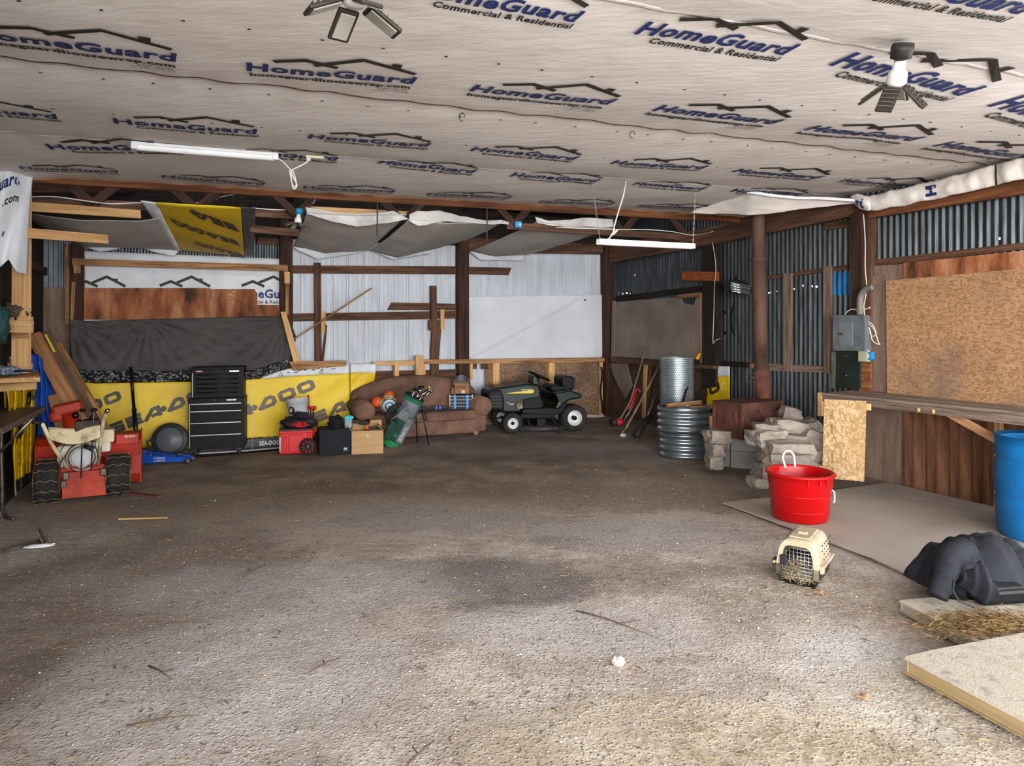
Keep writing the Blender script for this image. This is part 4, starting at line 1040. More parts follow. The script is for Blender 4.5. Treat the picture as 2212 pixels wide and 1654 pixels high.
# engine
m = SM(); m.cyl((.0, -.10, .39), (.0, .10, .39), .135, n=32); m.cyl((0, -.125, .39), (0, -.10, .39), .118, .135, n=32); e_ = obj('engine_shroud', m, white_p, t)
m = SM(); m.cyl((0, -.14, .39), (0, -.125, .39), .082, .088, n=32); obj('recoil_cover', m, M('dusty_white', '#c9ccd0', .5), e_)
m = SM(); m.tube([(.105*math.cos(a), -.129, .39+.105*math.sin(a)) for a in [2*PI*i/32 for i in range(32)]], .007, 6, closed=True); obj('shroud_ring', m, steel_old, e_)
m = MB(); m.box((-.12, .02, .40), (.16, .20, .20), .02, 2); m.box((.14, .06, .46), (.16, .16, .10), .02, 2); obj('engine_block', m, white_p, t)
m = MB(); m.box((.17, .05, .56), (.16, .14, .12), .015, 2); m.box((.0, .08, .56), (.34, .16, .06), .02, 2); obj('fuel_tank', m, beige, t)
m = SM(); m.cyl((.02, -.13, .50), (.08, -.16, .47), .02); m.ball((.08, -.15, .48), .022, 10); obj('starter_grip', m, black, t)
# chute
m = MB()
def ch(u, v):
    a = -PI*.75+1.5*PI*u; r_ = .085
    zz = .50+.30*v; lean_ = .10*max(0, v-.5)*2
    return (-.12+r_*math.cos(a)*(1-.15*v)-.02*v, .34+r_*math.sin(a)-lean_*1.0, zz)
m.smooth = True; m.grid(ch, 18, 10); o = obj('chute', m, red_p, t); solid(o, .004)
m = MB(); X = Matrix.Translation((-.14, .20, .80)) @ Matrix.Rotation(R(-12), 4, 'Y')
m.box((0, .02, .02), (.24, .20, .10), .03, 3, X=X); m.box((-.10, .0, -.03), (.10, .16, .10), .03, 2, X=X); obj('chute_deflector', m, red_p, t)
m = SM(); m.ball((-.07, .09, .76), .032, 12); m.cyl((-.07, .09, .76), (-.07, .16, .76), .01); m.ball((.06, .12, .73), .022, 10); obj('chute_knob', m, black_gl, t)
m = SM(); m.tube([(-.30, .40, .50), (-.22, .30, .52), (-.20, .1, .50)], .008); obj('chute_crank', m, steel_old, t)
# handlebars, panel, levers
ha = L(146, 1012, 6.05); hb = L(112, 960, 5.85); hc = L(92, 916, 5.75); hd = L(78, 912, 5.72)
for pts in ([ha, hb, hc, hd], [L(212, 1003, 6.2), L(218, 945, 6.05), L(224, 905, 5.95), L(229, 891, 5.92), L(231, 888, 5.86)]):
    o = obj('handlebar', SM().tube(pts, .016, 10), beige, t)
    m = SM(); m.cyl(pts[-2].lerp(pts[-1], .2), pts[-1]+(pts[-1]-pts[-2])*.6, .019, n=10); obj('grip', m, black if pts[0] is ha else chrome, o)
m = SM()
def pn(u, v):
    x = 104+112*u; y = 921+(6*math.sin(PI*u))+v*(26+8*math.sin(PI*u)); return L(x, y-4*u, 5.85+.12*u-.05*v)
m.grid(pn, 16, 6); o = obj('control_panel', m, beige, t); solid(o, .012)
m = MB(); a = L(162, 922, 5.95); b_ = L(216, 920, 6.02); c_ = (a+b_)/2
m.box((c_.x, c_.y, c_.z), ((b_-a).length, .10, .12), .02, 2); m.box((c_.x, c_.y+.02, c_.z+.05), ((b_-a).length*.9, .12, .02), .008); obj('control_box', m, M('rusty_dark_box', '#4a3a30', .6, .2, '#2b221d', 8), t)
for (x, y), (x2, y2) in (((179, 886), (175, 1032)), ((203, 885), (197, 1012))):
    top = L(x, y, 5.93); bt_ = L(x2, y2, 6.1)
    o = obj('shift_lever', SM().tube([top, top.lerp(bt_, .3), bt_], .006, 8), steel_old, t)
    obj('knob', SM().ball(top, (.028, .028, .018), 12), black_gl, o)
for p in ([(105, 945), (140, 935), (146, 950), (130, 975)], [(130, 1000), (150, 970), (165, 955)], [(214, 925), (205, 960), (214, 990)]):
    obj('control_cable', SM().tube([L(x, y, 5.95) for x, y in p], .004, 6), black, t)
m = MB()
for x, z in ((-.12, .24), (.17, .25), (-.14, .17)): m.box((x, -.16, z), (.05, .03, .07), .008)
obj('bracket', m, steel_old, t)['kind'] = 'stuff'
# decal on the housing
m = MB(); put_text(m, 'Ariens', 0, 0, width=.10, bold=.01, shear=.3); 
X = Matrix.Translation((.32, .30, .485)) @ Matrix.Rotation(R(90), 4, 'X'); m.v = [X @ v for v in m.v]
m.v = [Vector((v.x, .315, v.z)) for v in m.v]; obj('decal', m, M('decal_white', '#d9d6cf', .5), t)
m = MB(); m.box((.35, .33, .47), (.20, .02, .10), .004); m.box((.12, .33, .46), (.14, .03, .09), .01); obj('housing_lip', m, red_p, t)
# wheels with chains
def tyre(R_, w_, rim, n=40, lugs=0):
    p = [(rim, -w_*.40), (R_*.72, -w_*.50), (R_*.92, -w_*.47), (R_, -w_*.34), (R_*1.005, 0), (R_, w_*.34), (R_*.92, w_*.47), (R_*.72, w_*.5), (rim, w_*.40)]
    m = SM(); m.lathe(p, n); return m
for s, (px, py) in ((-1, (104, 1082)), (1, (256, 1066))):
    q = L(px, py, PG(px, py).y); c = Vector((q.x, q.y, .185))
    X = Matrix.Translation(c) @ Matrix.Rotation(PI/2, 4, 'Y')
    w_ = tyre(.185, .19, .09); w_.v = [X @ v for v in w_.v]
    wh = obj('wheel', w_, rubber, t)
    m = SM(); m.lathe([(.02, -.05), (.085, -.05), (.095, -.07), (.095, .07), (.085, .05), (.02, .05), (.02, -.05)], 24, X); obj('rim', m, red_p, wh)
    m = MB()
    for i in range(22):
        a = 2*PI*i/22
        for sg in (-1, 1):
            T_ = X @ Matrix.Rotation(a+(.06 if sg > 0 else 0), 4, 'Z') @ Matrix.Translation((.186, 0, sg*.042)) @ Matrix.Rotation(sg*.5, 4, 'X'); m.box((0, 0, 0), (.012, .022, .075), .003, X=T_)
    obj('tread', m, rubber, wh)['kind'] = 'stuff'
    m = SM()
    for sg in (-1, 1): m.tube([X @ Vector((.165*math.cos(a), .165*math.sin(a), sg*.098+.004*(i % 2))) for i, a in enumerate([2*PI*i/48 for i in range(48)])], .0055, 5, closed=True)
    for k in range(13):
        a = 2*PI*k/13+.2
        m.tube([X @ Vector(((.196+.004*(i % 2))*math.cos(a+.05*math.sin(i*1.3)), (.196+.004*(i % 2))*math.sin(a+.05*math.sin(i*1.3)), -.10+.2*i/12)) for i in range(13)], .0055, 5)
    obj('snow_chain', m, M('rusty_chain', '#86705c', .5, .6, '#5b4534', 20), wh)
m = SM(); m.cyl((-.3, .0, .185), (.3, .0, .185), .015); obj('axle', m, steel_old, t)
# ---- floor jack
t, L, g0 = root_at('floor_jack', 'blue low floor jack with a long black handle standing up', 'floor jack', 345, 1000, R(6))
blue_j = M('blue_jack_paint', '#1e4fae', .35, 0, '#173f8c', 6)
m = MB()
for y in (-.09, .07):
    m.prism([(-.31, .02), (-.31, .10), (-.27, .14), (-.17, .145), (-.10, .12), (.33, .075), (.36, .05), (.33, .03), (.05, .03), (-.2, .015)], .012, Matrix.Translation((0, y, 0)) @ Matrix.Rotation(PI/2, 4, 'X'))
m.box((-.0, 0, .035), (.55, .13, .012)); obj('side_frame', m, blue_j, t)
m = MB(); m.box((-.02, -.01, .085), (.42, .07, .03), .01); m.box((-.2, 0, .11), (.14, .12, .06), .02, 2); obj('lift_arm', m, blue_j, t)
m = SM(); m.cyl((.22, -.01, .09), (.22, -.01, .115), .035, n=20); obj('saddle', m, steel_old, t)
for x in (.34,):
    for y in (-.09, .08): obj('wheel', SM().cyl((x, y-.02, .035), (x, y+.02, .035), .034, n=20), steel_old, t)
for y in (-.10, .08):
    o = obj('caster', SM().cyl((-.24, y-.012, .03), (-.24, y+.012, .03), .028, n=16), steel_old, t); obj('caster_fork', MB().box((-.24, y, .06), (.025, .04, .05), .004), steel, o)
a = L(297, 972, 7.95); b_ = L(282, 792, 7.95); k = a.lerp(b_, .48)
m = SM(); m.cyl(a, k, .026, .024, n=14); m.cyl(k, b_, .018, .018, n=14); m.cyl(k, k+(b_-a)*.02, .026, .026, n=14); obj('handle', m, black_gl, t)
m = MB(); put_text(m, 'PITTSBURGH', 0, 0, width=.13, bold=.03); put_text(m, 'AUTOMOTIVE', 0, -.03, width=.13, bold=.03)
X = Matrix.Translation((-.03, -.104, .07)) @ Matrix.Rotation(PI/2, 4, 'X'); m.v = [X @ v for v in m.v]; obj('lettering', m, white_p, t)
for x in (-.16, -.06): obj('bolt', SM().cyl((x, -.108, .115), (x, -.09, .115), .012, n=10), steel, t)
# ---- black drain pan standing on edge
t, L, g0 = root_at('drain_pan', 'round black drain pan standing on edge behind the blue floor jack', 'pan', 366, 987, R(16))
c = L(366, 950, 8.12); rr = .205; X = Matrix.Translation(c) @ Matrix.Rotation(R(-98), 4, 'X')
m = SM(); m.lathe([(0, .0), (.155, .0), (.165, .012), (.18, .012), (.195, .02), (rr, .03), (rr, .05), (.19, .09), (.15, .095), (0, .095)], 48, X); obj('pan', m, M('dusty_black_plastic', '#2e2f31', .5, 0, '#1f2021', 5), t)
m = SM(); m.lathe([(0, -.003), (.145, -.003), (.15, .004)], 48, X); obj('recessed_face', m, M('greyish_black', '#55585c', .4, 0, '#3c3e41', 3), t)
m = SM(); m.cyl(X @ Vector((0, 0, -.012)), X @ Vector((0, 0, 0)), .012, n=12); obj('drain_plug', m, steel, t)
m = MB(); 
for q in ([(-.215, .10), (-.15, .16), (-.10, .19), (-.19, .06)], ): m.prism(q, .03, X @ Matrix.Translation((0, 0, .03)))
m.prism([(-.24, .02), (-.18, .14), (-.13, .18), (-.15, .19), (-.20, .16), (-.255, .03), (-.255, -.03), (-.2, -.05), (-.2, -.03), (-.24, -.02)], .025, X @ Matrix.Translation((0, 0, .03)) @ Matrix.Rotation(R(-8), 4, 'Z')); obj('carry_handle', m, black, t)
# ---- rolling tool cabinet and the chest on it
dblk = M('black_powder_coat', '#0f0f10', .5, 0, '#131314', 6, spec=.15); alu = M('brushed_aluminium', '#b9bcc0', .3, .8)
t, L, g0 = root_at('tool_cabinet', 'black rolling tool cabinet with four silver-edged drawers', 'tool cabinet', 468, 985, R(17))
W_, D_ = .64, .40
def zz(py, Y=8.28): return EYE-(py-HY)/FPX*Y
z0, z1 = zz(970), zz(860)
m = MB(); m.box((0, D_/2, (z0+z1)/2), (W_, D_, z1-z0), .006, 2); obj('body', m, dblk, t)
for ya, yb in ((870, 885), (886, 910), (911, 936), (937, 964)):
    za, zb = zz(yb), zz(ya)
    o = obj('drawer', MB().box((-.005, -.008, (za+zb)/2), (W_*.90, .02, zb-za-.004), .004, 2), dblk, t)
    obj('drawer_pull', MB().box((-.005, -.022, zb-.008), (W_*.90, .014, .014), .003, 2), alu, o)
obj('side_trim', MB().box((-W_*.475, -.004, (z0+z1)/2-.02), (.008, .01, z1-z0-.08)), alu, t)
def plate(par, x, z, w_, txt, col, y=-.012):
    o = obj('name_plate', MB().box((x, y, z), (w_, .004, .018)), col, par)
    m = MB(); put_text(m, txt, 0, 0, width=w_*.88, height=.009, bold=.03); X = Matrix.Translation((x-w_*.44, y-.004, z-.004)) @ Matrix.Rotation(PI/2, 4, 'X'); m.v = [X @ v for v in m.v]
    obj('lettering', m, black if col is alu else alu, o)
plate(t, .17, z1-.022, .11, 'CRAFTSMAN', alu)
obj('lock', SM().cyl((-.02, -.012, z1-.022), (-.02, .0, z1-.022), .009, n=12), chrome, t)
for sx in (-1, 1):
    for y in (.05, D_-.06):
        c = Vector((sx*W_*.40, y, .055))
        o = obj('caster', SM().cyl(c+Vector((-.018, 0, 0)), c+Vector((.018, 0, 0)), .052, n=20), rubber, t)
        m = MB(); m.box((c.x, c.y-.01, .085), (.055, .07, .012), .003); m.box((c.x-.024, c.y-.01, .06), (.006, .05, .06), .002); m.box((c.x+.024, c.y-.01, .06), (.006, .05, .06), .002); obj('caster_fork', m, chrome, o)
t2 = thing('tool_chest', 'black tool chest with rows of dark drawers standing on the rolling cabinet', 'tool chest', g0+Vector((.0, .03, z1+.001)), R(17))
H_ = zz(794)-z1; W2 = .60; D2 = .34
m = MB(); m.box((0, D2/2, H_/2), (W2, D2, H_), .006, 2); obj('body', m, dblk, t2)
obj('lid', MB().box((0, D2/2-.004, H_-.012), (W2+.012, D2+.012, .03), .006, 2), dblk, t2)
for i, (ya, yb) in enumerate(((808, 817), (818, 827), (828, 837), (838, 846), (847, 857))):
    za, zb = zz(yb)-z1, zz(ya)-z1
    o = obj('drawer', MB().box((.01, -.006, (za+zb)/2), (W2*.84, .014, zb-za-.003), .003, 2), dblk, t2)
    obj('drawer_pull', SM().tube([(-.24, -.02, zb-.008), (.24, -.02, zb-.008)], .006, 6), black_gl, o)
obj('side_trim', MB().box((-W2*.475, -.003, H_*.43), (.007, .008, H_*.78)), alu, t2)
plate(t2, .19, H_-.047, .11, 'CRAFTSMAN', alu, -.006); plate(t2, -.21, H_-.045, .075, 'CRAFTSMAN', M('red_badge', '#b02a2a', .4), -.006)
obj('lock', SM().cyl((.0, -.012, H_-.045), (.0, .0, H_-.045), .009, n=12), chrome, t2)
# ================================================================ middle: toolbox, boxes, sofa, golf bag, mower
def on_front(m, txt, x, z, w_, h, y, bold=.03, par=None, mat=None, name='lettering', shear=0):
    k = MB(); put_text(k, txt, 0, 0, width=w_, height=h, bold=bold, shear=shear); X = Matrix.Translation((x, y, z)) @ Matrix.Rotation(PI/2, 4, 'X'); k.v = [X @ v for v in k.v]
    return obj(name, k, mat, par)
red_pl = M('bright_red_plastic', '#c8161b', .38, 0, '#b31217', 4); dk_pl = M('dark_grey_plastic', '#2a2b2e', .5)
t, L, g0 = root_at('rolling_toolbox', 'red plastic rolling toolbox with a spoked wheel and telescoping handle', 'toolbox', 640, 982, R(16))
s_ = g0.y/FPX      # metres per pixel here
def lp(x, y, dy=0.0): return L(x, y, g0.y+dy)
w_, h_, d_ = 72*s_, 54*s_, .30
m = MB(); m.box((0, d_/2, h_*.46), (w_*.96, d_, h_*.86), .02, 3); m.box((0, d_/2, h_*.9), (w_, d_+.02, h_*.13), .015, 2); obj('body', m, red_pl, t)
m = MB(); m.box((0, -.005, h_*.45), (w_*.44, .02, h_*.66), .008, 2); m.box((-w_*.33, -.004, h_*.42), (w_*.10, .02, h_*.7), .006); m.box((w_*.36, -.004, h_*.6), (w_*.10, .02, h_*.5), .006); m.box((0, -.01, h_*.86), (w_*.42, .03, .02), .005); obj('front_panel', m, red_pl, t)
m = MB(); m.box((0, d_/2, h_*.99), (w_*.98, d_, .03), .008); obj('lid', m, dk_pl, t)
obj('latch', MB().box((-w_*.46, -.005, h_*.45), (.018, .015, h_*.6), .004), alu, t)
c = lp(665, 964, -.03); X = Matrix.Translation(c) @ Matrix.Rotation(PI/2, 4, 'X'); wr_ = 17.5*s_
m = SM(); m.lathe([(0, -.02), (wr_*.7, -.02), (wr_*.78, -.028), (wr_, -.025), (wr_, .025), (0, .025)], 32, X); wh = obj('wheel', m, rubber, t)
m = SM()
for k in range(10):
    a = 2*PI*k/10; m.cyl(X @ Vector((wr_*.62*math.cos(a), wr_*.62*math.sin(a), .024)), X @ Vector((wr_*.62*math.cos(a), wr_*.62*math.sin(a), .03)), .011, n=10)
obj('wheel_hole', m, red_pl, wh)['kind'] = 'stuff'
obj('hub', SM().cyl(X @ Vector((0, 0, .02)), X @ Vector((0, 0, .04)), .02, n=14), chrome, wh)
for x in (671, 676): 
    obj('handle_tube', SM().cyl(lp(x, 930, .28), lp(x+.5, 884, .28), .009, n=8), black_gl, t)
m = SM(); m.cyl(lp(666, 880, .28), lp(680, 881, .28), .022, n=12); m.ball(lp(679, 881, .28), .03, 10); obj('handle_grip', m, red_pl, t)
m = MB(); m.box(tuple(lp(674, 930, .2)), (.07, .14, .12), .02, 2); obj('handle_bracket', m, red_pl, t)
top = g0.z+h_+.015
t = thing('duffel', 'black and red soft bag crumpled on top of the red toolbox', 'bag', (g0.x-.01, g0.y+.14, top+.0), .1)
obj('bag', blobmesh((0, 0, .06), (.22, .13, .075), 3, .35, flat=-.06), M('black_nylon', '#232125', .6, 0, '#161518', 9, bump=.3, bscale=15), t)
obj('red_lining', blobmesh((.03, -.10, .045), (.10, .045, .035), 6, .4), M('red_cloth', '#b01c22', .7), t)
o = obj('work_glove', blobmesh((0, 0, 0), (.11, .08, .04), 12, .4), M('dark_purple_cloth', '#2b2130', .6, 0, '#1a141e', 10)); o.location = (g0.x+.06, g0.y+.06, top+.155); o.rotation_euler = (0, R(12), .2)
tag(o, 'dark purple padded glove on top of the black and red bag', 'glove')
t = thing('plastic_bucket', 'pale grey tilted bucket with a round black emblem behind the toolbox bag', 'bucket', P(646, 902, g0.y+.32), 0)
t.rotation_euler = (R(-6), R(-8), 0)
m = SM(); m.lathe([(0, .0), (.115, 0), (.12, .01), (.135, .20), (.142, .20), (.142, .215), (.136, .215), (.138, .235), (.144, .24), (.144, .25), (.134, .25), (.128, .2), (.114, .012), (0, .012)], 36); obj('pail', m, M('pale_grey_plastic', '#b9bbbd', .4, 0, '#a9abad', 4), t)
m = MB(); X = Matrix.Rotation(R(-112), 4, 'Z') @ Matrix.Translation((.131, 0, .10)) @ Matrix.Rotation(PI/2, 4, 'Y')
k = 24; vs = []; 
for i in range(k):
    a = 2*PI*i/k; y = .052*math.sin(a); x = .052*math.cos(a); rr = .1225+.065*(.10-x)+.004; th = y/rr
    vs.append((Matrix.Rotation(R(-112), 4, 'Z') @ Vector((rr*math.cos(th), rr*math.sin(th), .10-x))))
m.add(vs, [list(range(k))]); e_ = obj('emblem', m, film_blk, t)
m = MB(); vs = [(v-Vector((0, 0, .10)))*.45+Vector((0, 0, .10)) for v in vs]; c_ = Matrix.Rotation(R(-112), 4, 'Z') @ Vector((.083, 0, 0)); m.add([v+c_ for v in vs], [list(range(k))]); obj('emblem_centre', m, white_p, e_)
o = obj('fuel_spout', SM().cyl((0, 0, 0), (.01, 0, .10), .022, .016, 12), M('dark_red_plastic', '#8f1f22', .45)); o.location = P(664, 870, g0.y+.48); tag(o, 'dark red spout standing behind the pale bucket', 'spout')
o.location.z -= .3; o.scale = (1, 1, 4)
# ---- speaker box
t, L, g0 = root_at('speaker_box', 'black carpeted subwoofer box on the floor beside the cardboard box', 'speaker', 725, 983, R(21))
s_ = g0.y/FPX; w_ = 68*s_; h_ = 56*s_
obj('cabinet', MB().box((0, .17, h_/2), (w_, .34, h_), .01, 3), M('black_carpet', '#232529', .95, 0, '#1a1b1e', 60, bump=.3, bscale=200), t)
obj('badge', MB().box((w_*.31, -.003, h_*.22), (.055, .006, .055), .002), M('dark_badge', '#3f4145', .4), t)
on_front(m, 'JBL', w_*.25, h_*.21, .045, .02, -.008, par=t, mat=alu)
zt = g0.z+h_
o = obj('knit_hat', blobmesh((0, 0, .075), (.10, .09, .085), 21, .25, flat=-.07), M('black_fleece', '#1c1b1c', .98, 0, '#111', 30, bump=1.0, bscale=40) if False else M('black_fleece', '#1e1d1e', .98, 0, '#121212', 30, bump=1.0, bscale=40)); o.location = (g0.x-.03, g0.y+.14, zt-.005)
tag(o, 'fuzzy black knit hat on top of the black speaker box', 'hat')
o = obj('plastic_tub', MB().box((0, 0, .055), (.085, .08, .11), .012, 2), M('grey_blue_plastic', '#8f9ea8', .4)); o.location = (g0.x+.125, g0.y+.15, zt); tag(o, 'small grey-blue tub on the speaker box under the cyan cloth', 'tub')
o = obj('cyan_cloth', blobmesh((0, 0, 0), (.062, .05, .028), 31, .35), M('cyan_cloth', '#4bc3c9', .8)); o.location = (g0.x+.12, g0.y+.15, zt+.125); tag(o, 'cyan cloth draped over the small grey tub', 'cloth')
# ---- cardboard box with tools
card = M('cardboard', '#b9946b', .85, 0, '#a27f58', 3, (1, 1, 5), (.3, .7)); card_d = M('cardboard_brown', '#94694a', .85, 0, '#7d563a', 3, (1, 1, 5))
t, L, g0 = root_at('cardboard_box', 'tan open cardboard box of tools on the floor left of the golf bag', 'box', 794, 980, R(13))
s_ = g0.y/FPX; w_ = 66*s_; h_ = 50*s_; d_ = .30
for nm, c, dd in (('side_panel', (0, 0, h_/2), (w_, .006, h_)), ('side_panel', (0, d_, h_/2), (w_, .006, h_)), ('side_panel', (-w_/2, d_/2, h_/2), (.006, d_, h_)), ('side_panel', (w_/2, d_/2, h_/2), (.006, d_, h_)), ('bottom_panel', (0, d_/2, .006), (w_, d_, .006))):
    obj(nm, MB().box(c, dd), card, t)
for x, a in ((-w_/2, 40), (w_/2, -50)):
    obj('flap', MB().box((0, 0, .045), (.005, d_*.96, .09), X=Matrix.Translation((x, d_/2, h_)) @ Matrix.Rotation(R(a if x > 0 else -a), 4, 'Y')), card, t)
obj('flap', MB().box((0, 0, .05), (w_*.96, .005, .10), X=Matrix.Translation((0, d_, h_)) @ Matrix.Rotation(R(20), 4, 'X')), card, t)
obj('label', MB().box((0, -.005, h_*.78), (.03, .002, .035)), white_p, t)
b0 = g0
t = thing('orange_drill', 'black and orange hand tool poking out of the tan cardboard box', 'tool', (b0.x-.03, b0.y+.12, b0.z+h_-.06), 0)
obj('grip', MB().box((0, 0, .06), (.035, .04, .14), .01, 2), M('tool_orange', '#d8551c', .45), t); obj('head', MB().box((-.04, 0, .14), (.13, .05, .045), .012, 2), black, t)
t = thing('socket_ratchet', 'dark steel bar tool lying across the box beside the speaker box', 'tool', (b0.x-.15, b0.y+.16, b0.z+h_+.08), 0)
obj('shaft', SM().cyl((-.10, 0, 0), (.10, .02, .01), .016, n=12), steel_old, t); obj('head', SM().cyl((.08, .0, .01), (.14, .02, .012), .028, n=14), black_gl, t)
o = obj('crumpled_wrapper', blobmesh((0, 0, 0), (.10, .09, .03), 44, .5), M('dark_crumpled_plastic', '#37332f', .5, 0, '#57443a', 12)); o.location = (b0.x+.06, b0.y+.15, b0.z+h_-.01); tag(o, 'dark crumpled wrapper inside the tan cardboard box', 'wrapper')
# ---- sofa
sofa_m = M('brown_sofa_fabric', '#7a5d4e', .95, 0, '#573f33', 5, (1, 1, 1), (.32, .66), .5, 70, 6, col3='#6b5043')
t, L, g0 = root_at('sofa', 'worn brown fabric sofa with rolled arms against the back wall', 'sofa', 921, 948, R(23))
FW = 1.50
def soft(m, c, d, bv, X=None): return m.box(c, d, bv, 4, X=X)
m = SM(); soft(m, (0, .40, .14), (FW+.1, .74, .22), .05); obj('base', m, sofa_m, t)
for s in (-1, 1): 
    m = SM(); soft(m, (s*.385, .35, .29), (.77, .70, .14), .06); obj('seat_cushion', m, sofa_m, t)
m = SM()
def bk(u, v):
    x = -.90+1.80*u; hgt = .78-.16*abs(2*u-1)**3
    a = v*PI; return (x, .62+.12*math.cos(a)-.0-.06*math.sin(a), .34+hgt*.5*(math.sin(a*.5)**.8)*1.02+.015*fbm(x, v*3, 1, 3))
m = SM(); b = bmesh.new(); N = 30
vs = []; fs = []
for i in range(N+1):
    u = i/N; x = -.93+1.86*u; hh = .84-.22*abs(2*u-1)**2.6
    pr = [(.74, .05), (.76, hh*.6), (.74, hh*.92), (.66, hh), (.56, hh*.985), (.50, hh*.90), (.45, hh*.72), (.42, .46), (.42, .30)]
    for y, z in pr: vs.append((x, y+.012*fbm(x, z, 2, 3), z+.012*fbm(x, y, 5, 3)))
k = 9
for i in range(N):
    for j in range(k-1): fs.append([i*k+j, (i+1)*k+j, (i+1)*k+j+1, i*k+j+1])
fs += [list(range(k)), list(range(N*k, N*k+k))[::-1]]
m.add(vs, fs); o = obj('backrest', m, sofa_m, t); subsurf(o, 1)
for s in (-1, 1):
    m = SM(); x = s*(FW/2+.08)
    m.cyl((x, .0, .41), (x, .70, .43), .135, .13, n=28); m.ball((x, .0, .41), (.135, .04, .135), 20); 
    soft(m, (x-s*.02, .37, .22), (.17, .70, .34), .05); obj('arm', m, sofa_m, t)
for x in (-.72, .74): obj('foot', SM().cyl((x, .06, .0), (x, .06, .055), .03, .045, 16), M('reddish_foot_wood', '#9a6a55', .6), t)
S0 = g0; RZ = Matrix.Translation(g0) @ Matrix.Rotation(R(23), 4, 'Z')
def sofa_pt(x, y, z): return RZ @ Vector((x, y, z))
# things on the sofa
def on_sofa_px(px, py, yl):
    """world point on pixel whose depth lies yl behind the sofa front line"""
    k = (px-CX)/FPX; Mi = RZ.inverted(); 
    lo, hi = 7.5, 11.5
    for _ in range(40):
        mid = (lo+hi)/2
        if (Mi @ P(px, py, mid)).y < yl: lo = mid
        else: hi = mid
    return P(px, py, lo)
orange = M('orange_rubber', '#d9501b', .5, 0, '#c04214', 6)
c = on_sofa_px(815, 868, .06); o = obj('orange_ball', SM().ball((0, 0, 0), .072, 20), orange); o.location = c; tag(o, 'plain orange ball at the left arm of the sofa', 'ball')
c = on_sofa_px(841, 853, .12); o = obj('orange_ball', SM().ball((0, 0, 0), (.07, .07, .06), 20), orange); o.location = c; tag(o, 'orange ball peeking out above the ringed ball on the sofa', 'ball')
t = thing('beach_ball', 'patterned ball with blue and white rings on the sofa', 'ball', on_sofa_px(838, 872, .02), 0)
tb = osb_mat('mottled_green_orange', '#b9b78a', '#3f5a45', '#c05a2a', 12, '#2b3a2c')
X = Matrix.Rotation(R(20), 4, 'Z') @ Matrix.Rotation(R(100), 4, 'X')
rad = .125
def cap(a0, a1, rr, mat, nm, par):
    m = SM(); m.lathe([(rr*math.sin(a0+(a1-a0)*i/8), rr*math.cos(a0+(a1-a0)*i/8)) for i in range(9)], 32, X); return obj(nm, m, mat, par)
obj('ball_skin', SM().ball((0, 0, 0), rad, 28), tb, t)
for a0, a1, mt, e in ((0, R(18), white_p, .003), (R(18), R(30), M('ring_blue', '#2f6fae', .5), .003), (R(30), R(42), white_p, .003), (R(42), R(47), M('ring_navy', '#1d3f75', .5), .003)): cap(a0, a1, rad+e, mt, 'ring', t)
t = thing('slatted_crate', 'black and white lattice crate with two blue straps on the sofa', 'crate', on_sofa_px(996, 888, .25), R(4))
s_ = 9.55/FPX; w_ = 50*s_; h_ = 36*s_
obj('crate_body', MB().box((0, .12, h_/2), (w_, .24, h_), .006), M('black_lattice', '#26272a', .6), t)
for i in range(9):
    m = MB()
    for j in range(5): m.box((-w_/2+(i+.5+.25*(j % 2))*w_/9.3, -.006, (j+.5)*h_/5), (w_/13, .008, .010), X=None, rz=0)
    obj('lattice_row', m, M('lattice_white', '#a9acb0', .5), t)['kind'] = 'stuff'
for x in (-w_*.27, w_*.27): obj('strap', MB().box((x, -.013, h_/2), (.035, .008, h_*1.02), .002), M('strap_blue', '#4f8fd0', .5), t)
for x in (-w_*.49, w_*.49): obj('edge_strip', MB().box((x, -.008, h_/2), (.012, .014, h_*1.04), .002), white_p, t)
c0 = t.location.copy(); zt = c0.z+h_
t = thing('cardboard_box', 'small brown cardboard box on top of the lattice crate on the sofa', 'box', (c0.x+.0, c0.y+.02, zt+.001), R(4))
obj('carton', MB().box((.01, .10, .085), (.21, .20, .15), .003), card_d, t); obj('flap', MB().box((0, .02, .165), (.22, .14, .005), X=Matrix.Rotation(R(10), 4, 'X')), card, t)
obj('label', MB().box((.03, -.002, .04), (.05, .003, .04)), white_p, t); on_front(m, 'MILWAUKEE', -.06, .10, .13, .018, -.004, par=t, mat=black)
o = obj('open_carton', MB().box((0, 0, .15), (.05, .26, .32), .003), card_d); o.location = (c0.x-.155, c0.y+.20, c0.z+.02); o.rotation_euler = (0, R(3), R(10)); tag(o, 'narrow open carton standing behind the small brown box on the sofa', 'box')
t = thing('seat_shell', 'grey rounded chair shell standing behind the boxes on the sofa', 'chair shell', on_sofa_px(997, 838, .45), R(6))
m = SM()
def shl(u, v): 
    x = (u-.5)*.27; w = 1-max(0, v-.6)**2*1.6; return (x*w, .05*(2*u-1)**2*-1, -.06+.26*v-.05*(2*u-1)**2*v)
m.grid(shl, 16, 12); o = obj('shell', m, M('grey_shell', '#4c4b4b', .45), t); solid(o, .008); subsurf(o)
t = thing('crossbow_rail', 'long dark rail with blue clamps lying across the sofa seat', 'rail', on_sofa_px(935, 880, .2), R(10))
m = MB(); m.box((0, 0, 0), (.50, .03, .02), .004); m.box((0, -.02, -.02), (.48, .01, .012), .003); obj('bar', m, black, t)
for x in (-.17, .10, .05): obj('clamp', MB().box((x, -.01, .0), (.03, .05, .05), .006), M('clamp_blue', '#2f66c4', .4), t)
obj('knob', SM().cyl((-.23, 0, .02), (-.19, 0, .02), .022, n=14), black, t)
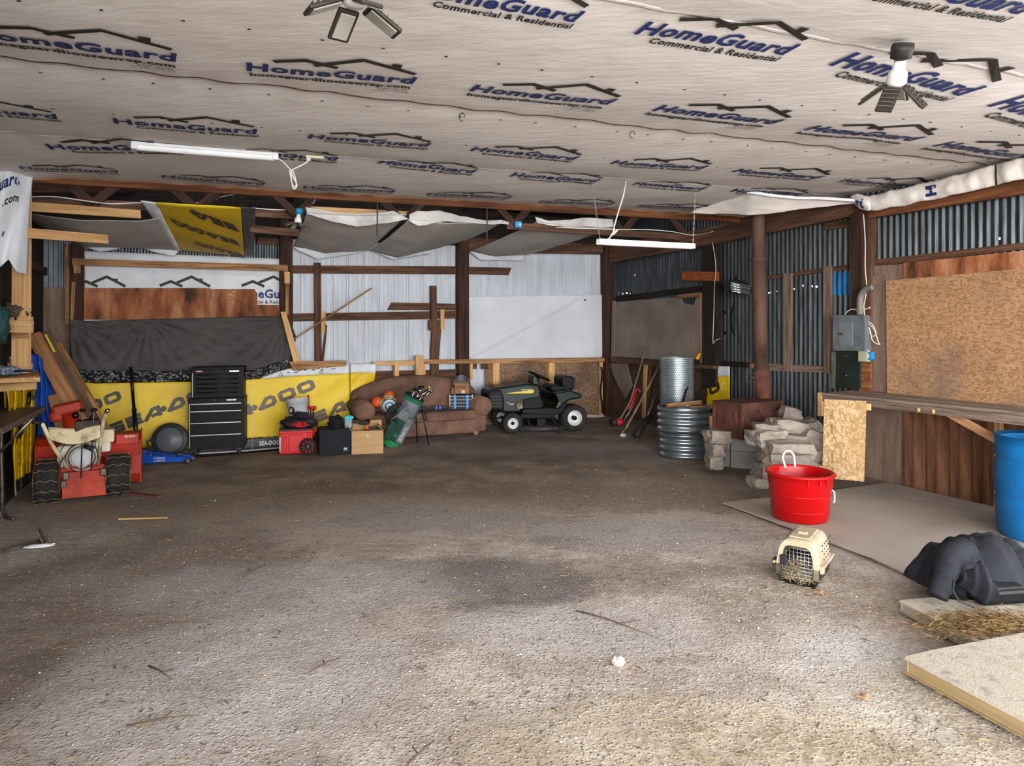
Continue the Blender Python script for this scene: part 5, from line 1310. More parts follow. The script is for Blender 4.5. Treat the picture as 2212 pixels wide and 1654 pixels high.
# ---- golf bag on its stand
t, L, g0 = root_at('golf_bag', 'green and grey golf stand bag of clubs leaning before the sofa', 'golf bag', 850, 962, 0)
bg_g = M('bag_green', '#1d7a4c', .6, 0, '#145c39', 6); bg_dg = M('bag_dark_green', '#1d4636', .7, 0, '#15332a', 6); bg_gy = M('bag_grey', '#70757c', .75, 0, '#575c63', 8); bg_bk = M('bag_black', '#222325', .7)
Yg = g0.y
A = L(846, 950, Yg+.02); B_ = L(895, 858, Yg-.02)
ax = (B_-A).normalized(); ex = Vector((ax.z, 0, -ax.x)).normalized()
XG = frame(A, ex, ax.cross(ex) if False else ax.cross(ex))   # placeholder frame, z handled below
ez = ax; ey = ez.cross(ex).normalized()
XG = Matrix(((ex.x, ey.x, ez.x, A.x), (ex.y, ey.y, ez.y, A.y), (ex.z, ey.z, ez.z, A.z), (0, 0, 0, 1)))
LL = (B_-A).length; s_ = Yg/FPX
def ring(z, r): return (r, z)
def seg(z0, z1, r0, r1, mat, nm, sx=1.0, sy=.85, cx=0):
    m = SM(); n = 8; m.lathe([(0, z0)]+[(r0+(r1-r0)*i/n, z0+(z1-z0)*i/n) for i in range(n+1)]+[(0, z1)], 28, XG @ Matrix.Translation((cx, 0, 0)), sx, sy); return obj(nm, m, mat, t)
seg(-.07, .02, .125, .13, bg_g, 'base_cap'); seg(.02, LL*.55, .125, .12, bg_dg, 'lower_body'); seg(LL*.5, LL*.93, .118, .125, bg_gy, 'upper_body'); seg(LL*.93, LL, .135, .14, bg_g, 'collar'); 
m = SM(); m.lathe([(.0, LL+.0), (.10, LL+.002), (.135, LL+.02), (.14, LL)], 28, XG, 1, .85); obj('rim', m, bg_bk, t)
m = MB(); m.box((.10, -.07, LL*.33), (.10, .12, LL*.55), .03, 3, X=XG); pk = obj('side_pocket', m, bg_gy, t)
m = MB(); m.box((-.06, -.11, LL*.22), (.12, .07, LL*.40), .03, 3, X=XG); obj('front_pocket', m, bg_dg, t)
m = MB(); m.box((-.0, -.115, LL*.62), (.13, .05, LL*.22), .02, 3, X=XG); obj('ball_pocket', m, bg_gy, t)
for z, w in ((.10, .012), (LL*.52, .012), (LL*.60, .02), (LL*.18, .01)): 
    m = SM(); m.lathe([(.132, z*1.0-.008), (.134, z), (.132, z+w)], 28, XG, 1, .87); obj('trim_band', m, bg_g, t)
m = SM(); m.tube([XG @ Vector(p) for p in ((-.10, -.08, LL*.78), (-.19, -.12, LL*.62), (-.20, -.12, LL*.45), (-.13, -.1, LL*.30))], [.02, .032, .032, .02], 8); obj('shoulder_strap', m, bg_bk, t)
m = SM(); m.tube([XG @ Vector(p) for p in ((-.02, -.12, LL*.85), (-.06, -.16, LL*.6), (-.12, -.13, LL*.42))], .014, 8); obj('carry_strap', m, bg_gy, t)
m = MB(); put_text(m, 'SUNJOG', 0, 0, width=.20, height=.032, bold=.03, shear=.2)
X2 = XG @ Matrix.Translation((.105, -.134, LL*.10)) @ Matrix.Rotation(R(90), 4, 'Y') @ Matrix.Rotation(PI/2, 4, 'X')
X2 = XG @ Matrix(((0, -1, 0, .12), (0, 0, -1, -.133), (1, 0, 0, LL*.12), (0, 0, 0, 1))); m.v = [X2 @ v for v in m.v]; obj('lettering', m, white_p, t)
for (x, y), dy in (((901, 955), .0), ((927, 961), -.05)):
    o = obj('stand_leg', SM().cyl(L(897 if x < 910 else 906, 862, Yg+.02), L(x, y, PG(x, y).y)+Vector((0, 0, .0)), .008, n=8), black_gl, t)
random.seed(4)
for i in range(9):
    a = XG @ Vector((random.uniform(-.08, .08), random.uniform(-.06, .06), LL*.9)); e = L(898+i*4.0, 838+random.uniform(-8, 18), Yg+random.uniform(-.1, .1))
    o = obj('golf_club', SM().cyl(a, e, .006, n=6), chrome, t)
    big = i % 3 == 0
    hd_ = obj('club_head', SM().ball(e, (.045, .035, .022) if big else (.034, .014, .024), 12), black_gl if big else M('club_steel', '#6f7072', .3, .9), o)
m = SM(); m.ball(L(927, 838, Yg), .022, 10); obj('yellow_tag', m, M('tag_yellow', '#d6cf2a', .5), t)
# ---- lawn tractor (own space: x along its length to the right, y away from the viewer)
t, L, g0 = root_at('lawn_tractor', 'dark green riding lawn mower with yellow stripe and white rims', 'lawn mower', 1160, 936, R(15))
gk = M('mower_dark_green', '#061c14', .38, 0, '#05150f', 3, spec=.35); mbk = M('mower_black', '#0d0d0e', .55, 0, '#131314', 8, spec=.2); rimw = M('rim_white', '#c9cac8', .45, 0, '#a8a8a5', 8)
Mi = (Matrix.Translation(g0) @ Matrix.Rotation(R(15), 4, 'Z')).inverted()
def q(px, py, yl=0.0):
    """own-space point on the pixel ray at own y = yl"""
    lo, hi = 7.0, 13.0
    for _ in range(40):
        mid = (lo+hi)/2
        if (Mi @ P(px, py, mid)).y < yl: lo = mid
        else: hi = mid
    return Mi @ P(px, py, lo)
def side(poly, y0, y1, mat, nm, par=None, bev=.02):
    m = MB(); pts = [q(x, y, y0) for x, y in poly]; k = len(pts)
    m.add([(p.x, y0, p.z) for p in pts]+[(p.x, y1, p.z) for p in pts], [list(range(k)), list(range(k, 2*k))[::-1]]+[[i, (i+1) % k, k+(i+1) % k, k+i] for i in range(k)])
    o = obj(nm, m, mat, par or t); 
    if bev: bevel(o, bev, 3)
    return o
fw = q(1108, 914, .02); rw = q(1242, 900, .0)
def wheel(c, R_, w_, rim, nm):
    X = Matrix.Translation(c) @ Matrix.Rotation(PI/2, 4, 'X')
    m = tyre(R_, w_, rim); m.v = [X @ v for v in m.v]; o = obj(nm, m, rubber, t)
    m = SM(); m.lathe([(.0, .02), (rim*.35, .03), (rim*.45, .0), (rim*.8, .0), (rim*.92, w_*.36), (rim*1.05, w_*.40), (rim*1.05, -w_*.40), (0, -w_*.3)], 32, X); obj('rim', m, rimw, o)
    m = SM(); m.cyl(X @ Vector((0, 0, .0)), X @ Vector((0, 0, w_*.42)), rim*.28, n=16); obj('hub_cap', m, mbk, o); return o
s_ = g0.y/FPX
wheel(Vector((fw.x, .07, .155)), 22.5*s_, .15, 12*s_, 'front_wheel'); wheel(Vector((rw.x, .10, .20)), 29.5*s_, .24, 17*s_, 'rear_wheel')
wheel(Vector((fw.x, .75, .155)), 22.5*s_, .15, 12*s_, 'front_wheel'); wheel(Vector((rw.x, .82, .20)), 29.5*s_, .24, 17*s_, 'rear_wheel')
HY0, HY1 = .18, .68
side([(1057, 846), (1066, 838), (1140, 828), (1166, 830), (1170, 845), (1172, 880), (1160, 893), (1090, 893), (1058, 880)], HY0, HY1, gk, 'hood', bev=.045)
side([(1054, 850), (1062, 842), (1084, 842), (1090, 862), (1090, 888), (1058, 885)], HY0-.015, HY1+.015, mbk, 'grille', bev=.03)
for i in range(4): side([(1062, 856+i*7), (1084, 854+i*7), (1084, 857+i*7), (1062, 859+i*7)], HY0-.022, HY0, M('grille_slot', '#0c0c0d', .4), 'grille_slot', bev=0)
side([(1094, 849), (1152, 842), (1154, 846), (1150, 849), (1098, 850)], HY0-.004, HY0+.01, M('stripe_yellow', '#d9c01e', .4), 'stripe', bev=0)
def txt(s, x0, y0, x1, mat, h=None, bold=.03):
    a = q(x0, y0, HY0-.012); b_ = q(x1, y0, HY0-.012); k = MB(); put_text(k, s, 0, 0, width=b_.x-a.x, bold=bold)
    X = Matrix.Translation(a) @ Matrix.Rotation(PI/2, 4, 'X'); k.v = [X @ v for v in k.v]; obj('lettering', k, mat, t)
txt('CRAFTSMAN', 1126, 843.5, 1151, white_p); txt('DLT', 1095, 871, 1101, M('stripe_yellow', '#d9c01e', .4)); txt('3000', 1100, 875, 1110, white_p)
side([(1115, 872), (1122, 868), (1128, 872), (1130, 884), (1117, 884)], HY0-.03, HY0+.02, steel_old, 'engine_vent', bev=.004)
side([(1130, 862), (1168, 856), (1176, 872), (1172, 884), (1132, 884)], HY0-.02, HY1+.02, mbk, 'lower_cowl', bev=.02)
side([(1152, 812), (1160, 812), (1166, 830), (1168, 850), (1150, 850)], HY0+.10, HY1-.10, gk, 'dash_column', bev=.02)
m = SM(); c = q(1165, 812, .43); X = Matrix.Translation(c) @ Matrix.Rotation(R(24), 4, 'Y') @ Matrix.Rotation(0, 4, 'X')
m.tube([X @ Vector((.165*math.cos(a), .165*math.sin(a), 0)) for a in [2*PI*i/36 for i in range(36)]], .014, 8, closed=True)
for a in (0, 2.1, 4.2): m.cyl(X @ Vector((0, 0, -.02)), X @ Vector((.165*math.cos(a), .165*math.sin(a), 0)), .012, n=8)
m.cyl(X @ Vector((0, 0, .0)), q(1158, 830, .43), .02, n=12); m.ball(X @ Vector((0, 0, 0)), (.04, .04, .02), 12); obj('steering_wheel', m, mbk, t)
side([(1128, 884), (1205, 880), (1222, 868), (1226, 872), (1212, 893), (1196, 895), (1130, 893)], .05, .85, mbk, 'footrest', bev=.01)
side([(1200, 850), (1232, 843), (1256, 850), (1260, 858), (1248, 862), (1232, 864), (1220, 872), (1210, 884), (1198, 884), (1206, 868)], -.02, .92, gk, 'rear_fender', bev=.03)
side([(1188, 838), (1196, 831), (1228, 834), (1240, 842), (1226, 848), (1196, 846)], .26, .70, mbk, 'seat_cushion', bev=.03)
side([(1214, 820), (1218, 813), (1236, 812), (1241, 818), (1238, 842), (1226, 846), (1216, 836)], .27, .69, mbk, 'seat_back', bev=.035)
m = SM(); m.tube([q(1236, 815, .22), q(1242, 818, .22), q(1240, 838, .22), q(1230, 846, .22)], .010, 8); obj('seat_frame', m, mbk, t)
side([(1200, 846), (1224, 848), (1222, 856), (1204, 856)], .35, .60, mbk, 'seat_bracket', bev=.005)
m = SM(); m.cyl(q(1182, 856, .12), q(1176, 834, .12), .007, n=8); m.ball(q(1176, 834, .12), .016, 10); obj('shift_lever', m, mbk, t)
m = SM(); m.lathe([(0, .105), (.40, .10), (.47, .085), (.48, .04), (.46, .03), (0, .05)], 40, Matrix.Translation(q(1170, 922, .42)*1) @ Matrix.Translation((0, 0, -q(1170, 922, .42).z)), 1.0, .95); obj('mower_deck', m, M('worn_deck_black', '#2b2a2a', .5, .2, '#4b4846', 7), t)
side([(1125, 893), (1200, 893), (1200, 904), (1125, 904)], .10, .80, mbk, 'frame', bev=.01)
for px in (1210, 1128): obj('deck_wheel', SM().cyl(q(px, 927, .0)+Vector((0, -.03, .0)), q(px, 927, .0)+Vector((0, .03, 0)), .045, n=18), rubber, t)
m = MB(); c = q(1168, 912, .1); m.box((c.x, c.y, c.z), (.14, .10, .12), .02, 2); m.cyl(q(1140, 905, .1), q(1146, 925, .1), .02, n=10); m.cyl(q(1190, 900, .1), q(1205, 922, .1), .015, n=10); obj('deck_hanger', m, mbk, t)
m = SM(); m.tube([q(1058, 888, .05), q(1054, 896, .05), q(1060, 906, .05), q(1090, 900, .1)], .012, 8); m.tube([q(1056, 886, .1), q(1056, 886, .76)], .014, 8); obj('front_bumper', m, mbk, t)
# wood stub standing behind the sofa arm
a = on_sofa_px(1046, 856, .8); b_ = on_sofa_px(1066, 832, .9); o = board('wood_stub', a, b_, .05, .04, w_old, None, (1, 0, 0)); tag(o, 'short brown board stub poking up between sofa arm and mower', 'board')
# ================================================================ right side
# ---- long-handled tools in the corner
ash = M('dry_ash_handle', '#97816c', .8, 0, '#6f5b4a', 6, (1, 1, 1))
def rwY(px, d): return (7.047-1.097*d)/((px-CX)/FPX+.451)
def gp(px, py): p = PG(px, py); return p
t = thing('string_trimmer', 'red string trimmer leaning against the brown panel in the corner', 'trimmer', gp(1335, 918), 0)
T0 = t.location.copy()
def W2(px, py, Y): return P(px, py, Y)-T0
obj('shaft', SM().tube([W2(1336, 912, 9.75), W2(1362, 866, 9.95), W2(1387, 780, 10.3), W2(1396, 748, 10.4)], .013, 8), M('brownish_shaft', '#7d6a5e', .5), t)
m = SM(); m.ball(W2(1337, 911, 9.75), (.065, .06, .05), 16); obj('motor_head', m, M('trimmer_red', '#c1282d', .4), t)
m = SM(); m.cyl(W2(1323, 912, 9.7), W2(1328, 912, 9.75), .055, n=18); obj('spool_guard', m, black, t)
m = SM(); m.tube([W2(1376, 838, 10.0), W2(1383, 845, 10.0), W2(1380, 858, 10.0), W2(1371, 850, 10.0), W2(1374, 840, 10.0)], .016, 8); m.tube([W2(1371, 850, 10.0), W2(1366, 872, 9.95), W2(1358, 884, 9.9)], .022, 8); obj('grip', m, M('trimmer_red', '#c1282d', .4), t)
obj('shaft_lower', SM().tube([W2(1388, 838, 10.0), W2(1366, 880, 9.9), W2(1345, 912, 9.8)], .011, 8), steel, t)
def pole(name, label, cat, pts, r, mat):
    base = P(*pts[0]); g_ = Vector((base.x, base.y, max(0, base.z-.02))); t = thing(name, label, cat, g_, 0)
    obj('handle', SM().tube([P(*p)-g_ for p in pts], r, 10), mat, t); return t, g_
t, g_ = pole('garden_hoe', 'pale wooden handled hoe leaning right of the red trimmer', 'hoe', [(1352, 925, 9.45), (1405, 828, 9.9), (1428, 782, 10.1)], .016, ash)
m = SM(); m.tube([P(1352, 925, 9.45)-g_, P(1345, 932, 9.4)-g_, P(1343, 938, 9.35)-g_, P(1350, 943, 9.32)-g_], .008, 6); m.ball(P(1346, 940, 9.35)-g_, (.05, .02, .03), 10); obj('blade', m, M('whitish_steel', '#b5b0a6', .5, .3), t)
t, g_ = pole('edging_spade', 'steel handled tool with a curved black blade beside the wire roll', 'shovel', [(1392, 915, 9.5), (1412, 866, 9.7), (1432, 822, 9.9)], .012, steel)
m = SM(); m.tube([P(1374, 944, 9.3)-g_, P(1380, 930, 9.35)-g_, P(1394, 910, 9.45)-g_, P(1406, 897, 9.5)-g_], [.05, .055, .05, .03], 10); o = obj('blade', m, M('dark_rubbery_black', '#2a2625', .6), t)
t, g_ = pole('steel_bar', 'dark steel bar leaning behind the spade in the corner', 'bar', [(1390, 935, 9.6), (1398, 900, 9.8), (1412, 850, 10.0), (1424, 800, 10.2)], .014, w_old)
t, g_ = pole('axe_handle', 'dark handle with an orange tip sticking up behind the wire roll', 'tool', [(1470, 890, 8.9), (1497, 785, 9.2), (1507, 774, 9.23)], .016, w_blk)
obj('orange_tip', SM().cyl(P(1505, 776, 9.22)-g_, P(1512, 763, 9.24)-g_, .02, n=10), M('tip_orange', '#e08a2a', .5), t)
# ---- roll of chicken wire
t = thing('wire_roll', 'tall galvanized chicken wire roll standing in the corner', 'wire roll', Vector((356/1450*9.25, 9.25, .05)), 0)
c0 = t.location; Yr = c0.y; s_ = Yr/FPX; rr = 36*s_
zt = EYE-(772-HY)*s_-c0.z
wirem = M('zinc_wire', '#b3bdc2', .4, .5, '#8d979c', 8)
m = MB(); n = 62; rows = 46; hz = zt/rows
for lay, (rad, ph) in enumerate(((rr, 0), (rr*.93, .5), (rr*.84, .2))):
    nn = int(n*(1-.07*lay))
    for j in range(rows):
        for i in range(nn):
            a = 2*PI*(i+.5*(j % 2)+ph)/nn; a2 = a+PI/nn; a3 = a-PI/nn
            if math.sin(a) > .35 and lay: continue
            p = Vector((rad*math.cos(a), rad*math.sin(a), j*hz)); u_ = Vector((rad*math.cos(a), rad*math.sin(a), (j+.45)*hz))
            q1 = Vector((rad*math.cos(a2), rad*math.sin(a2), (j+1)*hz)); q2 = Vector((rad*math.cos(a3), rad*math.sin(a3), (j+1)*hz))
            for A_, B2 in ((p, u_), (u_, q1), (u_, q2)):
                d = (B2-A_); nrm = Vector((math.cos(a), math.sin(a), 0)); sd = d.cross(nrm).normalized()*.003
                m.add([A_-sd, A_+sd, B2+sd, B2-sd], [[0, 1, 2, 3]])
o = obj('wire_mesh', m, wirem, t); o['kind'] = 'stuff'
m = SM(); m.lathe([(rr*.75, 0), (rr*.75, zt*.98)], 30); obj('inner_layers', m, M('wire_inner', '#3b4347', .7, .3, '#2a3033', 60, bump=.8, bscale=160), t)
obj('end_wire', SM().tube([(rr*math.cos(a), rr*math.sin(a), zt) for a in [2*PI*i/30 for i in range(30)]], .003, 5, closed=True), wirem, t)
# ---- two corrugated galvanized bed rings
zinc = M('bright_zinc', '#aab4ba', .28, .9, '#8b959b', 3)
def bedring(name, label, pyt, pyb, grp=None):
    pass
gB = PG(1500, 997)
t0 = thing('garden_bed_ring', 'lower corrugated galvanized bed ring standing on the dirt', 'raised bed', (gB.x-.02, gB.y+.36, 0), 0)
s_ = (gB.y+.1)/FPX; Rr = 58*s_*1.0
cx = (1481-CX)/FPX*(gB.y+.38); t0.location.x = cx
zlow = EYE-(938-HY)/FPX*(gB.y+.15); zhi = EYE-(883-HY)/FPX*(gB.y+.15)
def corr_ring(h, R_):
    m = SM(); pr = []; n = 60
    for i in range(n+1):
        z = h*i/n; pr.append((R_+.012*math.sin(z/h*2*PI*3.5-.6), z))
    m.lathe(pr, 64, None, 1.0, .82)
    return m
o = obj('ring_wall', corr_ring(zlow-.01, Rr), zinc, t0); solid(o, .002)
o = obj('rim', SM().tube([(Rr*math.cos(a), Rr*.82*math.sin(a), zlow) for a in [2*PI*i/48 for i in range(48)]], .008, 6, closed=True), zinc, t0)
t1 = thing('garden_bed_ring', 'upper corrugated galvanized bed ring stacked on the lower one', 'raised bed', t0.location+Vector((-.02, .0, zlow+.016)), 0)
o = obj('ring_wall', corr_ring(zhi-zlow-.02, Rr*1.01), zinc, t1); solid(o, .002)
obj('rim', SM().tube([(Rr*1.01*math.cos(a), Rr*.83*math.sin(a), zhi-zlow-.015) for a in [2*PI*i/48 for i in range(48)]], .009, 6, closed=True), zinc, t1)
bc = t0.location.copy()
def onbed(px0, py0, px1, py1, dy0, dy1, w_, th, mat, label, cat='lumber'):
    return tag(board('lumber_scrap', P(px0, py0, bc.y+dy0), P(px1, py1, bc.y+dy1), w_, th, mat, None, (0, 0, 1)), label, cat)
onbed(1440, 876, 1514, 868, .05, .25, .05, .045, w_new2, 'lumber piece lying along the back of the galvanized rings')
onbed(1444, 886, 1490, 890, -.10, -.05, .05, .045, w_new2, 'lumber piece lying across the front of the galvanized rings')
onbed(1490, 881, 1570, 878, .18, .10, .05, .045, w_new2, 'lumber piece reaching from the rings toward the rusty stove')
onbed(1488, 884, 1528, 896, .0, -.05, .035, .10, M('pale_ply_scrap', '#a98a68', .8), 'pale plywood scrap resting on the galvanized rings')
tag(board('lumber_stub', P(1541, 898, 7.8), P(1541, 932, 7.8), .085, .045, w_new, None, (1, 0, 0)), 'upright lumber stub between the rings and the rusty stove', 'lumber')
o = obj('plastic_roll', blobmesh((0, 0, 0), (.10, .10, .16), 51, .25), blk_gl); o.location = P(1562, 905, 7.85); tag(o, 'glossy black plastic bundle behind the lumber stub left of the stove', 'plastic')
# ---- cinder blocks
cin = M('cinder_block', '#8b8680', .95, 0, '#706b66', 3, (1, 1, 1), (.3, .7), .5, 90)
gb = PG(1600, 1030)
def block(c, rz, label, L_=.40, H_=.19, D_=.19):
    t = tag(obj('cinder_block', MB().box((0, 0, H_/2), (L_, D_, H_), .006, 2), cin), label, 'block'); t.location = c; t.rotation_euler = (0, 0, rz); return t
ang = R(-54)
dR = Vector((math.cos(ang), math.sin(ang), 0))
K0 = PG(1556, 1012); K1 = PG(1690, 1042)
c0 = PG(1620, 1026)
yb = c0.y
# two courses: the long face looks toward the viewer's left
fd = Vector((.86, -.35, 0)).normalized(); rzf = math.atan2(fd.y, fd.x); inn = Vector((-fd.y, fd.x, 0))
P0 = PG(1578, 1010)
for lv, lab in ((0, 'bottom'), (1, 'top')):
    block(P0+fd*.20+inn*.10+Vector((0, 0, .193*lv)), rzf, f'grey cinder block at the {lab} of the stove base, left of two', .40)
    block(P0+fd*.62+inn*.10+Vector((0, 0, .193*lv)), rzf, f'grey cinder block at the {lab} of the stove base, right of two', .40)
    b_ = block(P0-fd*.06+inn*.14+Vector((0, 0, .193*lv)), rzf, f'ribbed end block at the {lab} left corner of the stove base', .10)
    for k in (-.03, .0, .03): 
        o = obj('rib', MB().box((k, -.10, .095), (.014, .02, .185), .004), cin, b_)
for k, lab in ((.25, 'left'), (.65, 'right')):
    for lv in (0, 1): block(P0+fd*k+inn*.34+Vector((0, 0, .193*lv)), rzf, f'hidden rear cinder block under the stove, {lab} side, course {"one" if lv == 0 else "two"}', .40)
# ---- field stones
stone_m = M('limestone', '#9b9187', .95, 0, '#6e655c', 3.5, (1, 1, 1.6), (.3, .7), .8, 22, 6, col3='#887e74', rand=.12)
def stone(px, py, Y, w_, h_, d_, seed, label, rz=0.0, tilt=0.0):
    m = MB(); b = bmesh.new(); bmesh.ops.create_cube(b, size=1); bmesh.ops.subdivide_edges(b, edges=b.edges[:], cuts=5, use_grid_fill=True)
    rs = random.Random(seed)
    for v in b.verts:
        c = v.co.copy(); l = max(abs(c.x), abs(c.y), abs(c.z)); sph = c.normalized()*.5
        c = c.lerp(sph*1.15, .38)
        k = 1+.22*noise.noise(c*2.2+Vector((seed*3.1, 0, 0)))+.10*noise.noise(c*6+Vector((0, seed*1.7, 0)))
        v.co = Vector((c.x*w_*k*1.1, c.y*d_*k*1.1, c.z*h_*(1+.25*noise.noise(c*3+Vector((0, 0, seed))))*1.08))
    m.bm(b); o = obj('field_stone', m, stone_m); o.location = P(px, py, Y); o.rotation_euler = (R(rs.uniform(-4, 4)), tilt, rz+rs.uniform(-.2, .2))
    return tag(o, label, 'stone', 'field stones around the stove')
F_ = lambda px, Y: px*Y/FPX
def S(x0, y0, x1, y1, Y, d_, seed, label, tilt=0.0, rz=0.0):
    return stone((x0+x1)/2, (y0+y1)/2, Y, F_(x1-x0, Y), F_(y1-y0, Y), d_, seed, label, rz, tilt)
S(1527, 930, 1569, 955, 7.35, .25, 1, 'flat stone at the top of the small stack left of the cinder blocks')
S(1530, 955, 1556, 982, 7.35, .22, 2, 'middle stone of the small stack left of the cinder blocks')
S(1528, 983, 1556, 1011, 7.30, .22, 3, 'bottom stone of the small stack left of the cinder blocks')
S(1688, 880, 1726, 908, 7.3, .25, 4, 'stone behind the stove corner, highest at the back of the pile', R(10))
S(1662, 906, 1732, 940, 6.95, .28, 5, 'broad slab on the upper pile just under the highest stone', R(8))
S(1730, 907, 1764, 934, 7.1, .22, 6, 'wedge-shaped stone at the top right of the pile by the wall', R(-20))
S(1629, 915, 1673, 930, 6.8, .2, 7, 'thin flat stone resting left of the broad slab on the pile', R(3))
S(1624, 928, 1685, 960, 6.75, .28, 8, 'rounded blocky stone at the stove foot on top of the blocks', R(-4))
S(1692, 938, 1738, 956, 6.75, .2, 9, 'small tan stone wedged in the middle of the pile', R(4))
S(1726, 930, 1776, 982, 6.85, .25, 10, 'dark slanting stone at the right side of the pile', R(25))
S(1657, 953, 1748, 984, 6.6, .28, 11, 'long pitted slab across the middle of the pile', R(2))
S(1650, 978, 1748, 1016, 6.5, .28, 12, 'large flat stone under the long pitted slab', R(2))
S(1742, 972, 1776, 1000, 6.75, .22, 13, 'grey stone low at the right edge of the pile', R(8))
S(1636, 1004, 1680, 1036, 6.35, .24, 14, 'rough stone at the lower left of the pile behind the red tub')
S(1736, 1000, 1772, 1024, 6.6, .22, 15, 'stone at the lower right of the pile behind the red tub')
S(1675, 1012, 1742, 1046, 6.5, .3, 16, 'wide bottom stone of the pile hidden mostly by the red tub')
S(1621, 1030, 1662, 1050, 6.30, .2, 17, 'loose flat stone lying on the dirt in front of the pile')
S(1690, 985, 1760, 1050, 7.0, .4, 18, 'rear stone filling the back of the pile')
S(1686, 905, 1748, 975, 7.3, .3, 19, 'rear upper stone backing the pile near the wall')
# ---- rusty stove and its flue
rust = M('rusted_iron', '#603a2e', .85, .2, '#33211b', 5, (1, 1, 1), (.32, .62), .35, 30, 6, col3='#4b2e26')
rust2 = M('rusted_flue', '#54433b', .75, .3, '#332924', 4, (1, 1, .6), (.3, .7), .2, 30, 6, col3='#5c4338')
ztop = .387
sc = P(1628, 953, 7.15)
base_z = .386
sc0 = P(1602, 953, 7.15); lx = Vector((.853, .521, 0)); ly = Vector((-.521, .853, 0))
t = thing('wood_stove', 'boxy rusted iron wood stove standing on cinder blocks', 'stove', Vector((sc0.x, sc0.y, .39))+lx*.33+ly*.19, math.atan2(lx.y, lx.x))
hS = .375; wS = .66; dS = .38
m = MB(); m.box((0, 0, hS/2), (wS, dS, hS), .006, 2); obj('firebox', m, rust, t)
m = MB(); m.box((0, 0, hS+.006), (wS+.02, dS+.02, .014), .003); obj('top_plate', m, rust, t)
for sx in (-1, 1):
    for sy in (-1, 1): obj('corner_angle', MB().box((sx*wS*.495, sy*dS*.495, hS/2), (.03, .03, hS), .003), rust, t)
m = MB(); m.box((-wS/2-.006, .0, hS*.48), (.012, dS*.7, hS*.66), .004); o = obj('door', m, rust, t)
for z in (.12, .26): obj('hinge', MB().box((-wS/2-.014, -dS*.30, z), (.02, .03, .05), .003), rust, o)
obj('burnt_patch', MB().box((-.10, -dS/2-.002, hS*.66), (.14, .003, .12), .001), M('burnt_iron', '#2a1d1a', .9, .1, '#4a2b22', 14), t)
xf = lambda px, py: P(px, py, 7.25)
t = thing('stove_pipe', 'tall rusty flue pipe rising from the stove to the roof', 'stove pipe', P(1648, 868, 7.75), 0)
b0 = t.location.copy(); rp = 14.2*7.75/FPX
kk = [(1650, 866), (1645, 800), (1640, 650), (1638, 560), (1637, 460), (1637, 400)]
pts = [P(x, y, 7.75)-b0 for x, y in kk]
obj('pipe_section', SM().tube([pts[0]-Vector((0, 0, .0)), pts[1]], rp*1.12, 28), M('rust_orange_flue', '#7c4534', .8, .1, '#4a2d24', 5, bump=.3), t)
obj('pipe_section', SM().tube([pts[1]-Vector((0, 0, .03)), pts[3]], rp*1.03, 28), rust2, t)
obj('pipe_section', SM().tube([pts[3]-Vector((0, 0, .03)), pts[5]], rp*.95, 28), rust2, t)
for p in (pts[1], pts[3]): obj('joint_ring', SM().cyl(p-Vector((0, 0, .012)), p+Vector((0, 0, .012)), rp*1.17, n=28), rust2, t)
m = SM(); c = P(1622, 815, 7.65)-b0; m.tube([c+Vector((.055*math.cos(a), 0, .055*math.sin(a))) for a in [2*PI*i/20 for i in range(20)]], .004, 5, closed=True); m.cyl(c+Vector((0, 0, 0)), c+Vector((.12, .05, 0)), .008, n=8); obj('damper_handle', m, rust2, t)
m = MB(); c = P(1622, 790, 7.8)-b0; m.box((c.x, c.y, c.z), (.05, .10, .06), .005); obj('wall_clamp', m, w_old, t)
# ---- breaker panel etc.
grey_e = M('grey_enamel', '#6d7479', .4, .2, '#5b6166', 8)
t = thing('breaker_panel', 'grey metal electrical breaker panel on the right post', 'electrical panel', (0, 0, 0)); t['loc_world'] = 1
def rb(name, pts, th, mat, d, par): o = wq(name, 'R', pts, th, mat, None, d); o.parent = par; return o
rb('cabinet', [(1799, 680), (1867, 681), (1869, 758), (1799, 757)], .09, grey_e, .27, t)
rb('door', [(1812, 696), (1841, 696), (1842, 746), (1813, 745)], .006, M('grey_enamel_door', '#757c81', .4, .2), .277, t)
rb('latch', [(1812, 718), (1820, 718), (1820, 724), (1812, 724)], .006, steel_old, .284, t)
for x, y in ((1802, 684), (1864, 686), (1802, 754), (1865, 754)): obj('screw', SM().cyl(PR(x, y, .27), PR(x, y, .277), .006, n=10), steel_old, t)
t = thing('wire_trough', 'dark green metal plate below the breaker panel', 'plate', (0, 0, 0))
rb('plate', [(1797, 759), (1856, 759), (1856, 838), (1796, 838)], .04, M('dark_green_enamel', '#232b26', .45, .1, '#1b211d', 6), .20, t)
rb('worn_edge', [(1796, 759), (1805, 759), (1804, 838), (1796, 838)], .004, M('mossy_edge', '#59614f', .8, 0, '#3d4438', 12), .204, t)
rb('slot', [(1805, 812), (1813, 812), (1813, 827), (1805, 827)], .004, black, .205, t)
for y in (768, 811): obj('screw', SM().cyl(PR(1828, y, .20), PR(1828, y, .207), .006, n=8), alu, t)
t = thing('outlet_box', 'small beige outlet box with a blue plug beside the breaker panel', 'outlet', (0, 0, 0))
rb('box', [(1854, 757), (1872, 758), (1872, 781), (1854, 780)], .06, M('beige_plastic', '#a8a487', .5), .24, t)
rb('blue_cover', [(1871, 759), (1882, 760), (1882, 776), (1872, 779)], .05, M('outlet_blue', '#2382c4', .4), .225, t)
rb('socket_face', [(1873, 764), (1877, 764), (1877, 772), (1873, 772)], .004, white_p, .229, t)
cable = M('white_cable', '#cfc5b6', .5)
